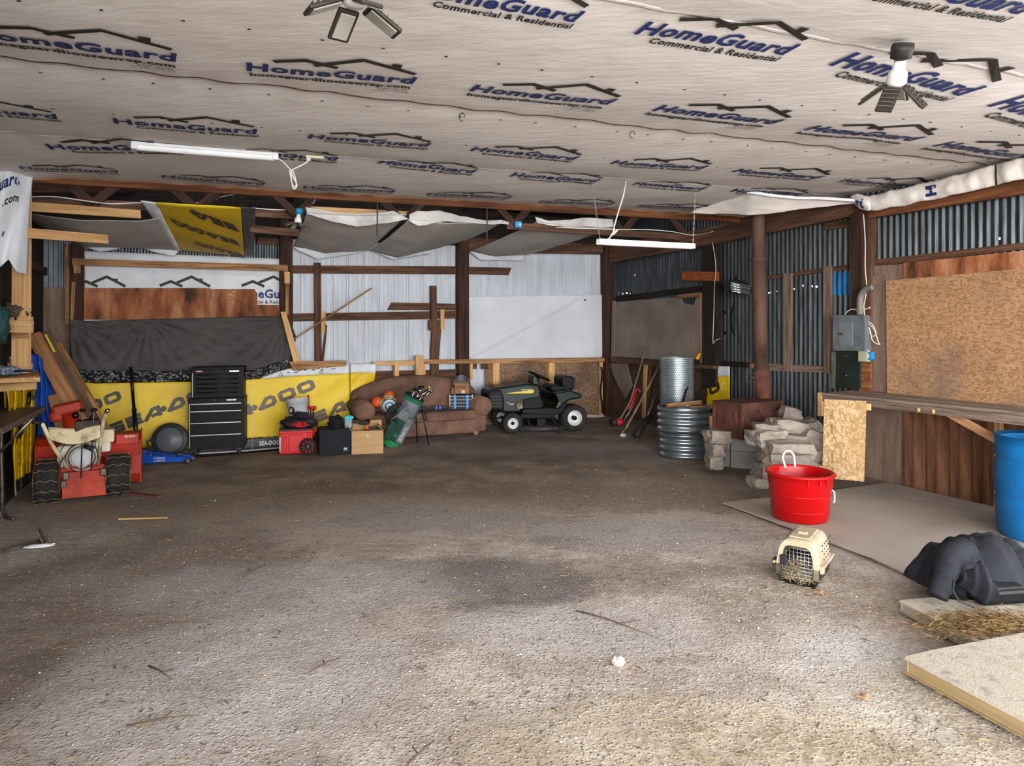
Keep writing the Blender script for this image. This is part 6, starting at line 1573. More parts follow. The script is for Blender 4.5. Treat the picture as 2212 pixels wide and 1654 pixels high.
def cab(name, label, pts, r, mat=None, fn=PR, cat='cable', d=.2):
    m = SM(); P3 = [fn(x, y, d) for x, y in pts]
    # smooth through the points
    out = []
    for i in range(len(P3)-1):
        p0, p1, p2, p3 = P3[max(i-1, 0)], P3[i], P3[i+1], P3[min(i+2, len(P3)-1)]
        for k in range(5):
            t_ = k/5; out.append(.5*((2*p1)+(-p0+p2)*t_+(2*p0-5*p1+4*p2-p3)*t_*t_+(-p0+3*p1-3*p2+p3)*t_**3))
    out.append(P3[-1]); m.tube(out, r, 6); return tag(obj(name, m, mat or cable), label, cat)
cab('conduit', 'grey elbow conduit rising from the top of the breaker panel', [(1858, 680), (1858, 650), (1862, 634), (1872, 624), (1886, 620)], .036, M('grey_pvc', '#6f6a64', .5), d=.26, cat='conduit')
cab('electric_cable', 'thin white cable running down the post to the breaker panel', [(1865, 462), (1869, 520), (1869, 580), (1872, 615), (1870, 640), (1866, 660), (1868, 682)], .006, d=.20)
cab('electric_cable', 'coiled loops of white cable hanging right of the breaker panel', [(1870, 690), (1880, 702), (1890, 715), (1897, 738), (1900, 744), (1885, 736), (1880, 715), (1874, 696), (1884, 700), (1892, 720), (1884, 726), (1876, 715), (1871, 728)], .006, d=.20)
cab('electric_cable', 'short white cable dropping into the small outlet box', [(1871, 735), (1872, 750), (1877, 760)], .006, d=.23)
cab('electric_cable', 'short cable bending into the top left of the breaker panel', [(1825, 678), (1836, 669), (1850, 668), (1852, 672), (1880, 664)], .006, d=.24)
cab('electric_cable', 'white cable stapled down the dark post above the felt board', [(1539, 524), (1545, 560), (1546, 590), (1543, 620), (1542, 680), (1540, 738), (1545, 735), (1556, 731)], .005, d=.19)
# ---- work light
t = thing('flood_light', 'metal flood lamp with a ribbed reflector hung on the corrugated wall', 'lamp', PR(1594, 617, .25), R(25))
s_ = t.location.y/FPX
m = MB(); m.box((0, .03, .01), (56*s_, .10, .14), .02, 2, X=Matrix.Rotation(R(-25), 4, 'X')); obj('housing', m, M('dark_housing', '#1e2326', .5), t)
m = SM(); m.grid(lambda u, v: ((u-.5)*.33+(v-.5)*.05, -.10+.07*v+.02*math.sin(PI*v), -.085+.13*v-.05*u), 4, 14); o = obj('reflector', m, M('reflector_metal', '#c4c7c8', .3, .8), t); solid(o, .004)
for i in range(4):
    obj('reflector_strip', SM().cyl((-.16+.013*i, -.10+.018*i, -.08+.033*i), (.17+.013*i, -.10+.018*i, -.13+.033*i), .009, n=10), chrome, t)
obj('bracket', SM().tube([(.05, .06, .05), (.12, .16, .12), (.16, .2, .05)], .012, 8), black, t)
# ---- workbench
bench_top = wood('gnarled_bench_top', '#998778', '#4f4138', '#7b6a5e', bump=.8, scale=2.2)
t = thing('workbench', 'weathered workbench with a thick plank top along the right wall', 'workbench', (0, 0, 0)); t['loc_world'] = 1
zb = .92
def PZ(px, py, z):
    Y = (EYE-z)*FPX/(py-HY); return P(px, py, Y)
A = PZ(1770, 848, zb); A.z = zb; B_ = PZ(2235, 893, zb); 
print('bench', A, B_)
e = (B_-A).normalized(); Bx = A+e*3.1; back = Vector((-e.y, e.x, 0)); back = back if back.dot(-NR) > 0 else -back
# three planks
dep = .62; k0 = 0
for i, (d0, d1) in enumerate(((0, .235), (.24, .42), (.425, dep))):
    o = slab('top_plank', [A+back*d0, Bx+back*d0, Bx+back*d1, A+back*d1], .03, (0, 0, -1), bench_top); o.parent = t
    bevel(o, .006, 1)
o = slab('front_apron', [A+back*.01+Vector((0, 0, -.032)), Bx+back*.01+Vector((0, 0, -.032)), Bx+back*.01+Vector((0, 0, -.125)), A+back*.01+Vector((0, 0, -.08))], .04, back, bench_top); o.parent = t
for u in (.62, .70): obj('knot', SM().cyl(A+e*(u*1.6)+back*.008+Vector((0, 0, -.07)), A+e*(u*1.6)+back*.02+Vector((0, 0, -.07)), .02, n=12), w_new, t)
o = slab('end_board', [A-e*.02+Vector((0, 0, -.0)), A-e*.02+back*.1, A-e*.02+back*.1+Vector((0, 0, -.24)), A-e*.02+Vector((0, 0, -.24))], .045, e, w_new); o.parent = t
Yl = 6.45
o = slab('osb_leg_panel', [P(1781, 862, 6.5), P(1872, 866, 6.2), P(1867, 1040, 6.2)*1, P(1776, 1032, 6.5)], .012, (.1, 1, 0), osb_lt); o.parent = t
pz = board('leg', P(2152, 905, 5.95), P(2152, 1096, 5.95), .10, .09, w_new2, None, (1, 0, 0)); pz.parent = t
pz = board('brace', P(2046, 890, 5.9), P(2158, 952, 5.72), .07, .04, w_new2, None, (0, 0, 1)); pz.parent = t
o = slab('cleat', [P(1872, 872, 6.22), P(1882, 872, 6.2), P(1882, 886, 6.2), P(1872, 886, 6.22)], .04, (0, 1, 0), w_new); o.parent = t
m = MB()   # stencil marks on the panel
for i, (y0, y1) in enumerate(((884, 906), (916, 938), (972, 1000), (1008, 1030))):
    for j in range(3):
        x = 1797+j*6; a_ = P(x, y0, 6.43); m.add([P(x, y0, 6.425), P(x+3, y0, 6.42), P(x+3, y1-j*2, 6.42), P(x, y1-j*2, 6.425)], [[0, 1, 2, 3]])
obj('stencil_mark', m, M('faded_stencil', '#8a6a45', .8), t)['kind'] = 'stuff'
t = thing('pliers', 'blue handled pliers lying on the right workbench top', 'pliers', PZ(2040, 858, zb)+Vector((0, 0, .012)), R(-8))
obj('handle', SM().tube([(0, 0, 0), (.09, .014, 0), (.18, .010, 0)], .010, 8), M('pliers_blue', '#2b3a78', .5), t); obj('handle', SM().tube([(0, 0, 0), (.09, -.014, 0), (.18, -.012, 0)], .010, 8), M('pliers_blue', '#2b3a78', .5), t)
obj('jaw', SM().cyl((0, 0, 0), (-.07, 0, 0), .014, .006, 10), steel_old, t)
# ---- blue barrel
t = thing('plastic_barrel', 'blue plastic barrel at the right edge beside the workbench', 'barrel', (0, 0, 0))
cb = PG(2265, 1180); Rb = .30; t.location = (cb.x+.02, cb.y+.15, 0)
kx = 2165; Yc = t.location.y
t.location.x = (kx-CX)/FPX*Yc+Rb*1.02
zt = EYE-(950-HY)/FPX*Yc
m = SM(); m.lathe([(0, .0), (.24, 0), (.27, .02), (.285, .06), (.295, .2), (.30, .30), (.292, .315), (.292, .325), (.30, .34), (.303, .46), (.30, .58), (.292, .595), (.292, .605), (.30, .62), (.297, .78), (.285, zt-.03), (.28, zt-.01), (.275, zt), (.262, zt), (.262, zt-.04), (0, zt-.05)], 56); obj('drum', m, M('blue_barrel_plastic', '#0f6aa9', .45, 0, '#0d5a90', 2), t)
m = SM(); m.lathe([(.262, zt-.012), (.28, zt-.005), (.281, zt+.008), (.262, zt+.006)], 56); obj('rim', m, M('blue_barrel_rim', '#3f9ad4', .45), t)
# ---- mat
t = tag(slab('floor_mat', [(PG(x, y)+Vector((0, 0, .022))) for x, y in ((1562, 1090), (1800, 1063), (1920, 1046), (2140, 1098), (2320, 1150), (2320, 1420), (2050, 1290), (1880, 1208))], .012, (0, 0, -1), M('dusty_board', '#aba096', .9, 0, '#958a80', 1.8, (1, 1, 1), (.3, .7), .15, 40, 6, col3='#a3988e')), 'large dusty grey sheet lying flat in front of the workbench', 'mat')
# ---- red tub
t = thing('muck_tub', 'bright red plastic tub with a white rope handle standing on the grey sheet', 'tub', PG(1727, 1140)+Vector((0, .215, .024)), R(0))
c = t.location; s_ = c.y/FPX; c.x = (1728-CX)*s_
H_ = .385; Rt = 66*s_; Rb2 = 57*s_
m = SM(); m.lathe([(0, .0), (Rb2*.97, 0), (Rb2, .012), (Rt*.965, H_*.72), (Rt*.985, H_*.735), (Rt*1.0, H_*.93), (Rt*1.06, H_*.94), (Rt*1.09, H_*.97), (Rt*1.06, H_), (Rt*.97, H_*1.0), (Rt*.95, H_*.96), (Rb2*.95, .02), (0, .015)], 64)
tubm = M('glossy_red_plastic', '#b3090e', .28, 0, '#a6070b', 3); obj('tub_body', m, tubm, t)
for a in (-100, -62, -78): obj('rim_tab', MB().box((0, 0, 0), (.012, .02, .05), .003, X=Matrix.Rotation(R(a), 4, 'Z') @ Matrix.Translation((Rt*1.0, 0, H_*.86)) @ Matrix.Rotation(PI/2, 4, 'Z')), tubm, t)
for z in (.22, .55): 
    m = SM(); r0 = Rb2+(Rt*.965-Rb2)*z/.72; m.lathe([(r0, H_*z-.004), (r0+.003, H_*z), (r0, H_*z+.004)], 64); obj('moulded_ring', m, tubm, t)
m = SM(); m.tube([(-.045, Rt*.72*.98, H_*.96), (-.045, Rt*.95, H_+.05), (-.040, Rt*.95, H_+.09), (-.02, Rt*.95, H_+.115), (.005, Rt*.95, H_+.12), (.03, Rt*.95, H_+.11), (.05, Rt*.95, H_+.08), (.055, Rt*.95, H_+.04), (.055, Rt*.9, H_*.95)], .009, 8); obj('rope_handle', m, M('white_rope', '#dcd8d2', .7), t)
obj('rope_handle', SM().tube([(Rt*.97, -.03, H_*.62), (Rt*1.05, -.04, H_*.56), (Rt*1.04, -.05, H_*.40), (Rt*1.0, -.05, H_*.34)], .007, 8), M('white_rope', '#dcd8d2', .7), t)
# ---- pet carrier
t = thing('pet_carrier', 'beige and black plastic pet carrier filled with hay', 'pet carrier', PG(1722, 1264)+Vector((0, .0, .0)), R(-36))
cm = M('cream_plastic', '#b8aa92', .5, 0, '#a39478', 6); cb_ = M('carrier_black', '#242528', .45)
c = t.location; s_ = c.y/FPX; wC = 92*s_; hC = 98*s_; dC = .36
# upper shell: a shaped tunnel open at the front
def shellprof(k, top):    # outline of the front arch for height fraction
    return None
m = SM(); arch = []
hb = hC*.42
for i in range(25):
    a = PI*i/24; x = -math.cos(a); z = math.sin(a)
    x = math.copysign(abs(x)**.38, x); z = z**.42
    arch.append((x, z))
vs = []; fs = []; rows = 10
for j in range(rows+1):
    y = dC*j/rows; sc_ = 1-.06*abs(2*j/rows-1)**3
    for x, z in arch:
        w_ = wC*.5*(1-.24*z)*sc_; vs.append((x*w_, y, hb+z*(hC-hb)*sc_))
n = len(arch)
for j in range(rows):
    for i in range(n-1): fs.append([j*n+i, j*n+i+1, (j+1)*n+i+1, (j+1)*n+i])
m.add(vs, fs); o = obj('upper_shell', m, cm, t); solid(o, .005, 0)
m = SM(); vs = [(x*wC*.5*(1-.24*z)*.94, dC, hb+z*(hC-hb)*.94) for x, z in arch]; m.add(vs, [list(range(n))]); obj('rear_wall', m, cm, t)
# front frame around the door
m = MB(); outer = [(x*wC*.5*(1-.24*z)*.95, hb+z*(hC-hb)*.95) for x, z in arch]; inner = [(x*wC*.36*(1-.14*z), hb+z*(hC-hb)*.76) for x, z in arch]
outer = [(outer[0][0], .05)]+outer+[(outer[-1][0], .05)]; inner = [(inner[0][0], .05)]+inner+[(inner[-1][0], .05)]; k = len(outer)
vs = [(x, -.005, z) for x, z in outer]+[(x, -.005, z) for x, z in inner]+[(x, .02, z) for x, z in outer]+[(x, .02, z) for x, z in inner]
fs = []
for i in range(k-1): fs += [[i, i+1, k+i+1, k+i], [2*k+i, 3*k+i, 3*k+i+1, 2*k+i+1], [k+i, k+i+1, 3*k+i+1, 3*k+i], [i, 2*k+i, 2*k+i+1, i+1]]
m.add(vs, fs); obj('front_frame', m, cm, t)
m = MB(); m.box((0, .12, hC*.985), (wC*.50, .03, .02), .006); m.box((0, dC*.5, hC*1.0), (wC*.46, dC*.72, .012), .006, 2); m.box((0, dC*.40, hC*1.03), (wC*.22, .04, .02), .006); obj('top_handle', m, cm, t)
# lower tray
m = SM(); vs = []; fs = []
prf = [(.36, 0), (.42, .02), (.48, hb*.85), (.50, hb)]
ring_ = []
for j, (sx, z) in enumerate(prf):
    for x, y in ((-1, .02), (-1, .98), (1, .98), (1, .02)):
        vs.append((x*wC*sx, dC*(y if y < .5 else y)*(1 if True else 1), z))
for j in range(3):
    for i in range(3): fs.append([j*4+i, j*4+i+1, (j+1)*4+i+1, (j+1)*4+i])
fs.append([0, 1, 2, 3]); m.smooth = False; m.add(vs, fs); o = obj('lower_tray', m, cb_, t); solid(o, .006, 0)
m = MB()
for sx in (-1, 1): m = MB(); m.prism([(sx*wC*.36, .02), (sx*wC*.47, .02+.02), (sx*wC*.50, hb), (sx*wC*.36, hb)], .02, Matrix.Translation((0, .015, 0)) @ Matrix.Rotation(PI/2, 4, 'X')); obj('tray_front', m, cb_, t)
m = MB(); m.box((-wC*.515, dC*.5, hb), (.02, dC*1.02, .018), .004); m.box((wC*.515, dC*.5, hb), (.02, dC*1.02, .018), .004); obj('shell_flange', m, cm, t)
for sx in (-1, 1): obj('side_latch', MB().box((sx*wC*.50, .03, hb*.98), (.035, .05, .045), .006), cb_ if sx < 0 else cm, t)
m = SM()
for i in range(9):
    x = -wC*.33+i*wC*.66/8; m.cyl((x, .0, .05), (x, .0, hb+(hC-hb)*.74*(1-abs(x/(wC*.36))**4)), .0022, n=5)
for j in range(9):
    z = .05+j*(hC*.80-.05)/8; m.cyl((-wC*.34*(1-.10*j/8), .0, z), (wC*.34*(1-.10*j/8), .0, z), .0022, n=5)
obj('wire_door', m, M('door_wire', '#a4a6a8', .35, .8), t)
obj('door_latch', MB().box((-wC*.30, -.012, hb*1.25), (.04, .02, .06), .006), cb_, t)
for sx in (1,):
    m = MB()
    for i in range(5):
        for j in range(4):
            z = hb+.03+j*.025; w_ = wC*.5*(1-.24*((z-hb)/(hC-hb)))-.0; m.box((sx*(w_*1.0+.001), .13+i*.06+.03*(j % 2), z), (.006, .022, .010), .002)
    obj('vent_slot', m, M('vent_dark', '#4a4238', .8), t)['kind'] = 'stuff'
# hay
def straw(name, n, region, rng, mat, lab, cat, zf, ln=(.04, .12), wd=.0016, up=.15):
    m = MB()
    for _ in range(n):
        x, y = region(rng); a = rng.uniform(0, 2*PI); l = rng.uniform(*ln)/2; z = zf(x, y)+wd*.5+rng.random()*.004
        dx, dy = math.cos(a)*l, math.sin(a)*l; px, py = -math.sin(a)*wd, math.cos(a)*wd; dz = rng.uniform(0, up)*l
        bx, by = rng.uniform(-.15, .15)*l*-math.sin(a), rng.uniform(-.15, .15)*l*math.cos(a)
        m.add([(x-dx-px, y-dy-py, z), (x-dx+px, y-dy+py, z), (x+bx+px, y+by+py, z+dz*.5+wd), (x+bx-px, y+by-py, z+dz*.5+wd), (x+dx+px, y+dy+py, z+dz), (x+dx-px, y+dy-py, z+dz),
               (x+bx, y+by, z-wd*.8)], [[0, 1, 2, 3], [3, 2, 4, 5], [0, 3, 6], [3, 5, 6], [1, 6, 2], [2, 6, 4]])
    return m
hay_m = M('hay', '#b8a683', .8, 0, '#84745a', 20, rand=0)
rng = random.Random(3)
m = MB(); Tc = Matrix.Translation(t.location) @ Matrix.Rotation(R(-36), 4, 'Z')
for _ in range(900):
    x = rng.uniform(-wC*.33, wC*.33); y = rng.uniform(.01, .25); z = .03+abs(rng.gauss(0, .35))*hC*.42*(1-abs(x)/wC); a = Vector((rng.uniform(-1, 1), rng.uniform(-.5, .3), rng.uniform(-.5, .7))).normalized()*rng.uniform(.02, .05)
    c = Vector((x, y, z)); s1_ = a.cross(Vector((0, 1, .2))).normalized()*.0016
    m.add([c-a-s1_, c-a+s1_, c+a+s1_, c+a-s1_, c-a+Vector((0, -.0016, 0)), c+a+Vector((0, -.0016, 0))], [[0, 1, 2, 3], [0, 4, 5, 3], [1, 4, 5, 2]])
m.v = [Tc @ v for v in m.v]; o = obj('hay', m, hay_m); tag(o, 'dry hay stuffed inside the pet carrier', 'hay', kind='stuff')
# ---- two insulated boards at the lower right
slab_top = M('chalky_board_top', '#a89c8d', .9, 0, '#85796c', 9, (1, 1, 1), (.3, .65), .22, 90, 8, col3='#b3a99b')
slab_edge = w_new2
def PGz(px, py, z): return PF(px, py, z)
def foam_board(name, label, pts, z, th, edge_mat, rimw_=.03):
    t = thing(name, label, 'board', (0, 0, 0)); P3 = [PF(x, y, z) for x, y in pts]
    o = slab('panel', P3, .012, (0, 0, -1), slab_top); o.parent = t
    c = sum(P3, Vector())/len(P3)
    for i in range(len(P3)):
        a, b = P3[i], P3[(i+1) % len(P3)]
        if (b-a).length < .1: continue
        dn = Vector((0, 0, -.012)); q_ = Vector((0, 0, -th)); inw = (c-(a+b)/2); inw.z = 0; inw.normalize()
        o = slab('edge_strip', [a+dn+inw*.01, b+dn+inw*.01, b+q_+inw*.01, a+q_+inw*.01], .03, inw, edge_mat); o.parent = t
    o = slab('underside', [p+Vector((0, 0, -th)) for p in P3], .006, (0, 0, 1), edge_mat); o.parent = t
    return t
foam_board('insulated_board', 'hay-strewn pale board with a rounded edge under the dark jacket', [(1942, 1296), (2010, 1290), (2320, 1320), (2420, 1440), (2120, 1392)], .075, .06, M('pale_edge', '#b0a294', .8, 0, '#9a8c7e', 4))
foam_board('insulated_board', 'thick pale board with a golden wooden underside, nearest the viewer', [(1954, 1418), (2010, 1404), (2240, 1360), (2520, 1450), (2520, 1640), (2300, 1600)], .10, .075, M('golden_edge', '#a1875e', .8, 0, '#857454', 4, (.6, 6, 6)))
z_b = .077
# ---- jacket over a black case
jc = PF(2085, 1290, z_b)
t = thing('storage_case', 'low black plastic case lying under the dark jacket', 'case', (jc.x+.13, jc.y+.02, z_b), R(8))
m = MB(); m.box((0, 0, .04), (.28, .26, .08), .02, 2); obj('case_body', m, black_gl, t); obj('lid', MB().box((0, 0, .085), (.26, .24, .02), .006, 2), black, t)
jac = M('charcoal_jacket', '#22252c', .8, 0, '#191b20', 6, (1, 1, 1), (.3, .7), .35, 22, spec=.25)
t = thing('jacket', 'charcoal jacket thrown in a heap over the black case', 'jacket', (jc.x, jc.y+.12, z_b), 0)
J0 = t.location.copy()
def J(px, py, dy): return P(px, py, J0.y+dy)-J0
def cloth_heap(cx, cy, rx, ry, h, seed, nm, drop=.02, fq=1.0):
    """a thrown cloth: mound with sharp radiating folds, edges reaching the surface below"""
    m = SM(); NU, NV = 96, 40; vs = []; fs = []
    for j in range(NV+1):
        r = j/NV
        for i in range(NU):
            a = 2*PI*i/NU; w_ = Vector((math.cos(a)*1.7, math.sin(a)*1.7, seed))
            edge = 1+.22*noise.noise(w_)+.10*noise.noise(w_*2.7)
            x = cx+rx*edge*r*math.cos(a); y = cy+ry*edge*r*math.sin(a)
            prof = (1-r**2.6)**.75
            q_ = Vector((x*5*fq, y*5*fq, seed)); d_ = Vector((.35*noise.noise(q_*.8), .35*noise.noise(q_*.8+Vector((9, 0, 0))), 0))
            fold = (1-abs(noise.noise(q_+d_*2))*2.2)*.030+(1-abs(noise.noise(q_*2.1+d_*3+Vector((3, 3, 0))))*2)*.013
            rad = .016*math.cos(a*9+6*noise.noise(q_*.4))*r
            z = h*prof*(1+.25*noise.noise(q_*.5))+(fold+rad)*min(1, 3*(1-r)+.25)
            vs.append((x, y, max(z, .004+drop*(1-r))))
    for j in range(NV):
        for i in range(NU): fs.append([j*NU+i, j*NU+(i+1) % NU, (j+1)*NU+(i+1) % NU, (j+1)*NU+i])
    m.add(vs, fs); o = obj(nm, m, jac, t); solid(o, .004); return o
cloth_heap(.17, .09, .34, .22, .25, 3.0, 'torso')
cloth_heap(.05, .0, .19, .13, .25, 8.0, 'hood', fq=1.3)
def sleeve(pts, rs, nm):
    m = SM(); P3 = [Vector(p) for p in pts]; out = []; rr = []
    for i in range(len(P3)-1):
        p0, p1, p2, p3 = P3[max(i-1, 0)], P3[i], P3[i+1], P3[min(i+2, len(P3)-1)]
        for k in range(8):
            t_ = k/8; out.append(.5*((2*p1)+(-p0+p2)*t_+(2*p0-5*p1+4*p2-p3)*t_*t_+(-p0+3*p1-3*p2+p3)*t_**3)); rr.append((rs[i]+(rs[i+1]-rs[i])*t_)*(1+.05*math.sin((i*8+k)*1.1)+.05*math.sin((i*8+k)*2.3)))
    out.append(P3[-1]); rr.append(rs[-1]); m.tube(out, rr, 20); return obj(nm, m, jac, t)
sleeve([J(2080, 1192, -.0), J(2052, 1206, -.10), J(2040, 1248, -.17), J(2024, 1288, -.20)], [.085, .070, .056, .052], 'sleeve')
sleeve([J(2110, 1188, .06), J(2150, 1182, .08), J(2190, 1200, .02), J(2225, 1235, -.05)], [.07, .075, .075, .06], 'sleeve')
m = SM()
def hem(u, v):
    a = lerp_poly([(2082, 1238, -.24), (2120, 1210, -.30), (2150, 1262, -.30)], u); b_ = lerp_poly([(2066, 1262, -.20), (2125, 1304, -.27), (2150, 1300, -.25)], u)
    q_ = J(*a).lerp(J(*b_), v); return q_+Vector((0, -.03*math.sin(PI*v)+.012*math.sin(u*16), .0))
m.grid(hem, 24, 12); o = obj('front_flap', m, jac, t); solid(o, .006)
m = SM(); m.tube([J(2060, 1250, -.28), J(2058, 1275, -.30), J(2072, 1298, -.33), J(2105, 1312, -.36)], .005, 6); obj('drawstring', m, black, t)
# ---- small things on the floor
tag(board('wood_strip', PG(256, 1123)+Vector((0, 0, .01)), PG(362, 1120)+Vector((0, 0, .01)), .018, .012, w_new, None, (0, 1, 0)), 'thin pale wooden strip lying on the dirt before the snow blower', 'strip')
t = thing('metal_bracket', 'aged steel bar with a square end plate on the dirt at far left', 'bracket', PG(95, 1175), 0)
T0 = t.location.copy()
a = PG(-40, 1208)-T0; b_ = PG(90, 1172)-T0
obj('bar', MB().add([a+Vector((0, 0, .02)), a+Vector((.01, .05, .02)), b_+Vector((.01, .05, .03)), b_+Vector((0, 0, .03)), a, a+Vector((.01, .05, 0)), b_+Vector((.01, .05, 0)), b_], [[0, 1, 2, 3], [0, 3, 7, 4], [1, 5, 6, 2], [2, 6, 7, 3]]), steel_old, t)
obj('end_plate', MB().box((0, .02, .06), (.012, .09, .12), .003, X=Matrix.Rotation(R(-25), 4, 'Y') @ Matrix.Rotation(R(25), 4, 'Z')), steel_old, t)
o = obj('paper_scrap', blobmesh((0, 0, 0), (.09, .025, .012), 61, .4), M('scrap_white', '#d5d3d6', .6)); o.location = PG(85, 1182)+Vector((0, -.0, .012)); o.rotation_euler = (0, 0, R(20)); tag(o, 'torn white wrapper by the steel bracket at far left', 'paper')
p_ = PG(1336, 1436); o = obj('pale_pebble', blobmesh((0, 0, .018), (.030, .022, .024), 71, .35, flat=-.014), M('pale_stone', '#cfc6b8', .9, 0, '#b3a999', 20)); o.location = p_; tag(o, 'small pale stone alone on the gravel in the foreground', 'stone')
o = bpy.data.objects[-1] if False else None
def leaf(px, py, rz, lab):
    m = SM(); m.grid(lambda u, v: ((u-.5)*.07, (v-.5)*.05*math.sin(PI*min(1, max(.02, u))), .012*math.sin(u*5+v*3)), 8, 6); o = obj('dead_leaf', m, M('leaf_tan', '#a98a70', .8, 0, '#8a6a50', 20)); o.location = PG(px, py)+Vector((0, 0, .014)); o.rotation_euler = (0, .1, rz); solid(o, .001); tag(o, lab, 'leaf', 'dead leaves on the gravel')
leaf(1768, 1284, .3, 'curled tan leaf just below the pet carrier'); leaf(1862, 1512, .2, 'tan leaf on the gravel beside the nearest pale board')
S(1168, 0, 1170, 1, 3, .01, 1, 'x') if False else None
leaf(458, 1083, .2, 'pale scrap of leaf on the dirt right of the snow blower')
# twigs
rng = random.Random(9)
twm = M('twig_bark', '#5d4a3a', .9)
for i, (x, y, a, l, lab) in enumerate(((546, 1238, 1.3, .14, 'dark upright twig in the left middle of the floor'), (1330, 1350, -.7, .26, 'long thin stick on the gravel left of the pet carrier'), (905, 1635, 1.1, .10, 'bent twig at the bottom edge near the middle'), (345, 1455, -.6, .10, 'forked twig in the left foreground'), (1560, 1110, .1, .06, 'short dark twig far right of the middle'), (700, 1440, .9, .09, 'crossed twigs left of the foreground centre'), (345, 1560, .3, .12, 'curved twig at the lower left'))):
    p = PG(x, y)+Vector((0, 0, .008)); m = SM(); d = Vector((math.cos(a), math.sin(a), 0))*l; n_ = Vector((-d.y, d.x, 0))
    m.tube([p-d, p-d*.3+n_*.08, p+d*.3-n_*.04+Vector((0, 0, .01)), p+d], [.004, .0045, .0035, .002], 6); m.tube([p, p+d*.3+n_*.5], .0025, 5)
    tag(obj('twig', m, twm), lab, 'twig')
o = obj('fallen_plank', MB(), w_old); bpy.data.objects.remove(o)
tag(board('rotten_plank', PG(268, 1066)+Vector((0, 0, .008)), PG(345, 1074)+Vector((0, 0, .008)), .06, .014, M('reddish_rotten_wood', '#6b4636', .9), None, (0, 1, 0)), 'reddish rotten plank on the dirt behind the right chained tyre', 'plank')
# ================================================================ lamps, cords and what hangs from the roof
def span(c, d=0.0): pass
tube_w = M('tube_housing_white', '#d9dadb', .4, 0, '#cfd0d1', 4)
cordm = M('white_cord', '#dcd8d2', .5)
def tubelight(name, label, a, b, w_=.065):
    e = (b-a); L_ = e.length; c = (a+b)/2
    X = frame(c, e, Vector((0, 0, 1)).cross(e)); 
    t = thing(name, label, 'ceiling light', X=X)
    m = MB(); m.box((0, 0, .022), (L_, w_, .022), .006, 2); obj('housing', m, tube_w, t)
    m = SM(); m.lathe([(.026, -L_/2+.03), (.026, L_/2-.03)], 16, Matrix.Rotation(PI/2, 4, 'Y') @ Matrix.Rotation(0, 4, 'Z')); m.cyl((-L_/2+.03, 0, 0), (L_/2-.03, 0, 0), .024, n=16); obj('diffuser', m, M('frosted_diffuser', '#e4e6e8', .3), t)
    for s in (-1, 1): obj('end_cap', MB().box((s*(L_/2-.02), 0, .006), (.045, w_+.004, .055), .008, 2), tube_w, t)
    return t
a = PC(284, 316, .05); b = PC(600, 341, .04)
tubelight('tube_light', 'long white tube light fixed under the ceiling wrap at the left', a, b)
def cord(name, label, pts, r, cat='cord', mat=None):
    P3 = [Vector(p) for p in pts]; out = []
    for i in range(len(P3)-1):
        p0, p1, p2, p3 = P3[max(i-1, 0)], P3[i], P3[i+1], P3[min(i+2, len(P3)-1)]
        for k in range(6):
            t_ = k/6; out.append(.5*((2*p1)+(-p0+p2)*t_+(2*p0-5*p1+4*p2-p3)*t_*t_+(-p0+3*p1-3*p2+p3)*t_**3))
    out.append(P3[-1]); return tag(obj(name, SM().tube(out, r, 6), mat or cordm), label, cat)
Yc = b.y
cord('power_cord', 'bundled white cord looping from the left tube light to its socket', [P(598, 341, Yc), P(612, 350, Yc), P(626, 366, Yc), P(632, 380, Yc), P(641, 400, Yc), P(634, 407, Yc), P(629, 388, Yc), P(626, 366, Yc), P(634, 372, Yc), P(640, 400, Yc), P(631, 398, Yc), P(630, 370, Yc), P(645, 360, Yc), P(660, 352, Yc), P(667, 344, Yc)], .006)
t = thing('ceiling_socket', 'pale socket plate on the ceiling wrap right of the left tube light', 'socket', PC(680, 340, .03), R(20))
obj('plate', MB().box((0, 0, 0), (.14, .05, .02), .004), M('socket_cream', '#c9c3ae', .5), t); obj('plug', SM().cyl((-.05, 0, -.03), (-.05, 0, 0), .018, n=12), cordm, t)
# hanging tube light on chains
Yh = 6.9
a = P(1292, 523, 6.35); b = P(1498, 533, 7.0)
t = tubelight('tube_light', 'white tube light hanging on two chains over the corner', a, b, .055)
def chain(label, top, bot):
    m = SM(); d = (bot-top); n = int(d.length/.028); e = d.normalized(); s1_ = e.cross(Vector((0, 1, 0))).normalized(); s2_ = e.cross(s1_)
    for i in range(n):
        c = top+d*(i+.5)/n; s = s1_ if i % 2 else s2_
        m.tube([c+e*.017*math.cos(q_)+s*.006*math.sin(q_) for q_ in [2*PI*k/8 for k in range(8)]], .0022, 4, closed=True)
    o = obj('chain', m, M('chain_steel', '#b6b0a6', .4, .6)); tag(o, label, 'chain'); return o
chain('thin chain holding the left end of the hanging tube light', PC(1279, 392, .01), P(1296, 518, 6.36))
chain('thin chain holding the right end of the hanging tube light', PC(1502, 412, .01), P(1497, 528, 6.98))
pt = PC(1352, 388, .005)
cord('power_cord', 'knotted white cord dropping to the hanging tube light', [pt, P(1347, 420, 6.2), P(1332, 470, 6.3), P(1325, 500, 6.35), P(1334, 497, 6.36), P(1322, 508, 6.38), P(1328, 494, 6.36), P(1318, 512, 6.38), P(1310, 518, 6.38), P(1298, 524, 6.34), P(1290, 527, 6.33), P(1291, 520, 6.33), P(1302, 519, 6.36)], .007)
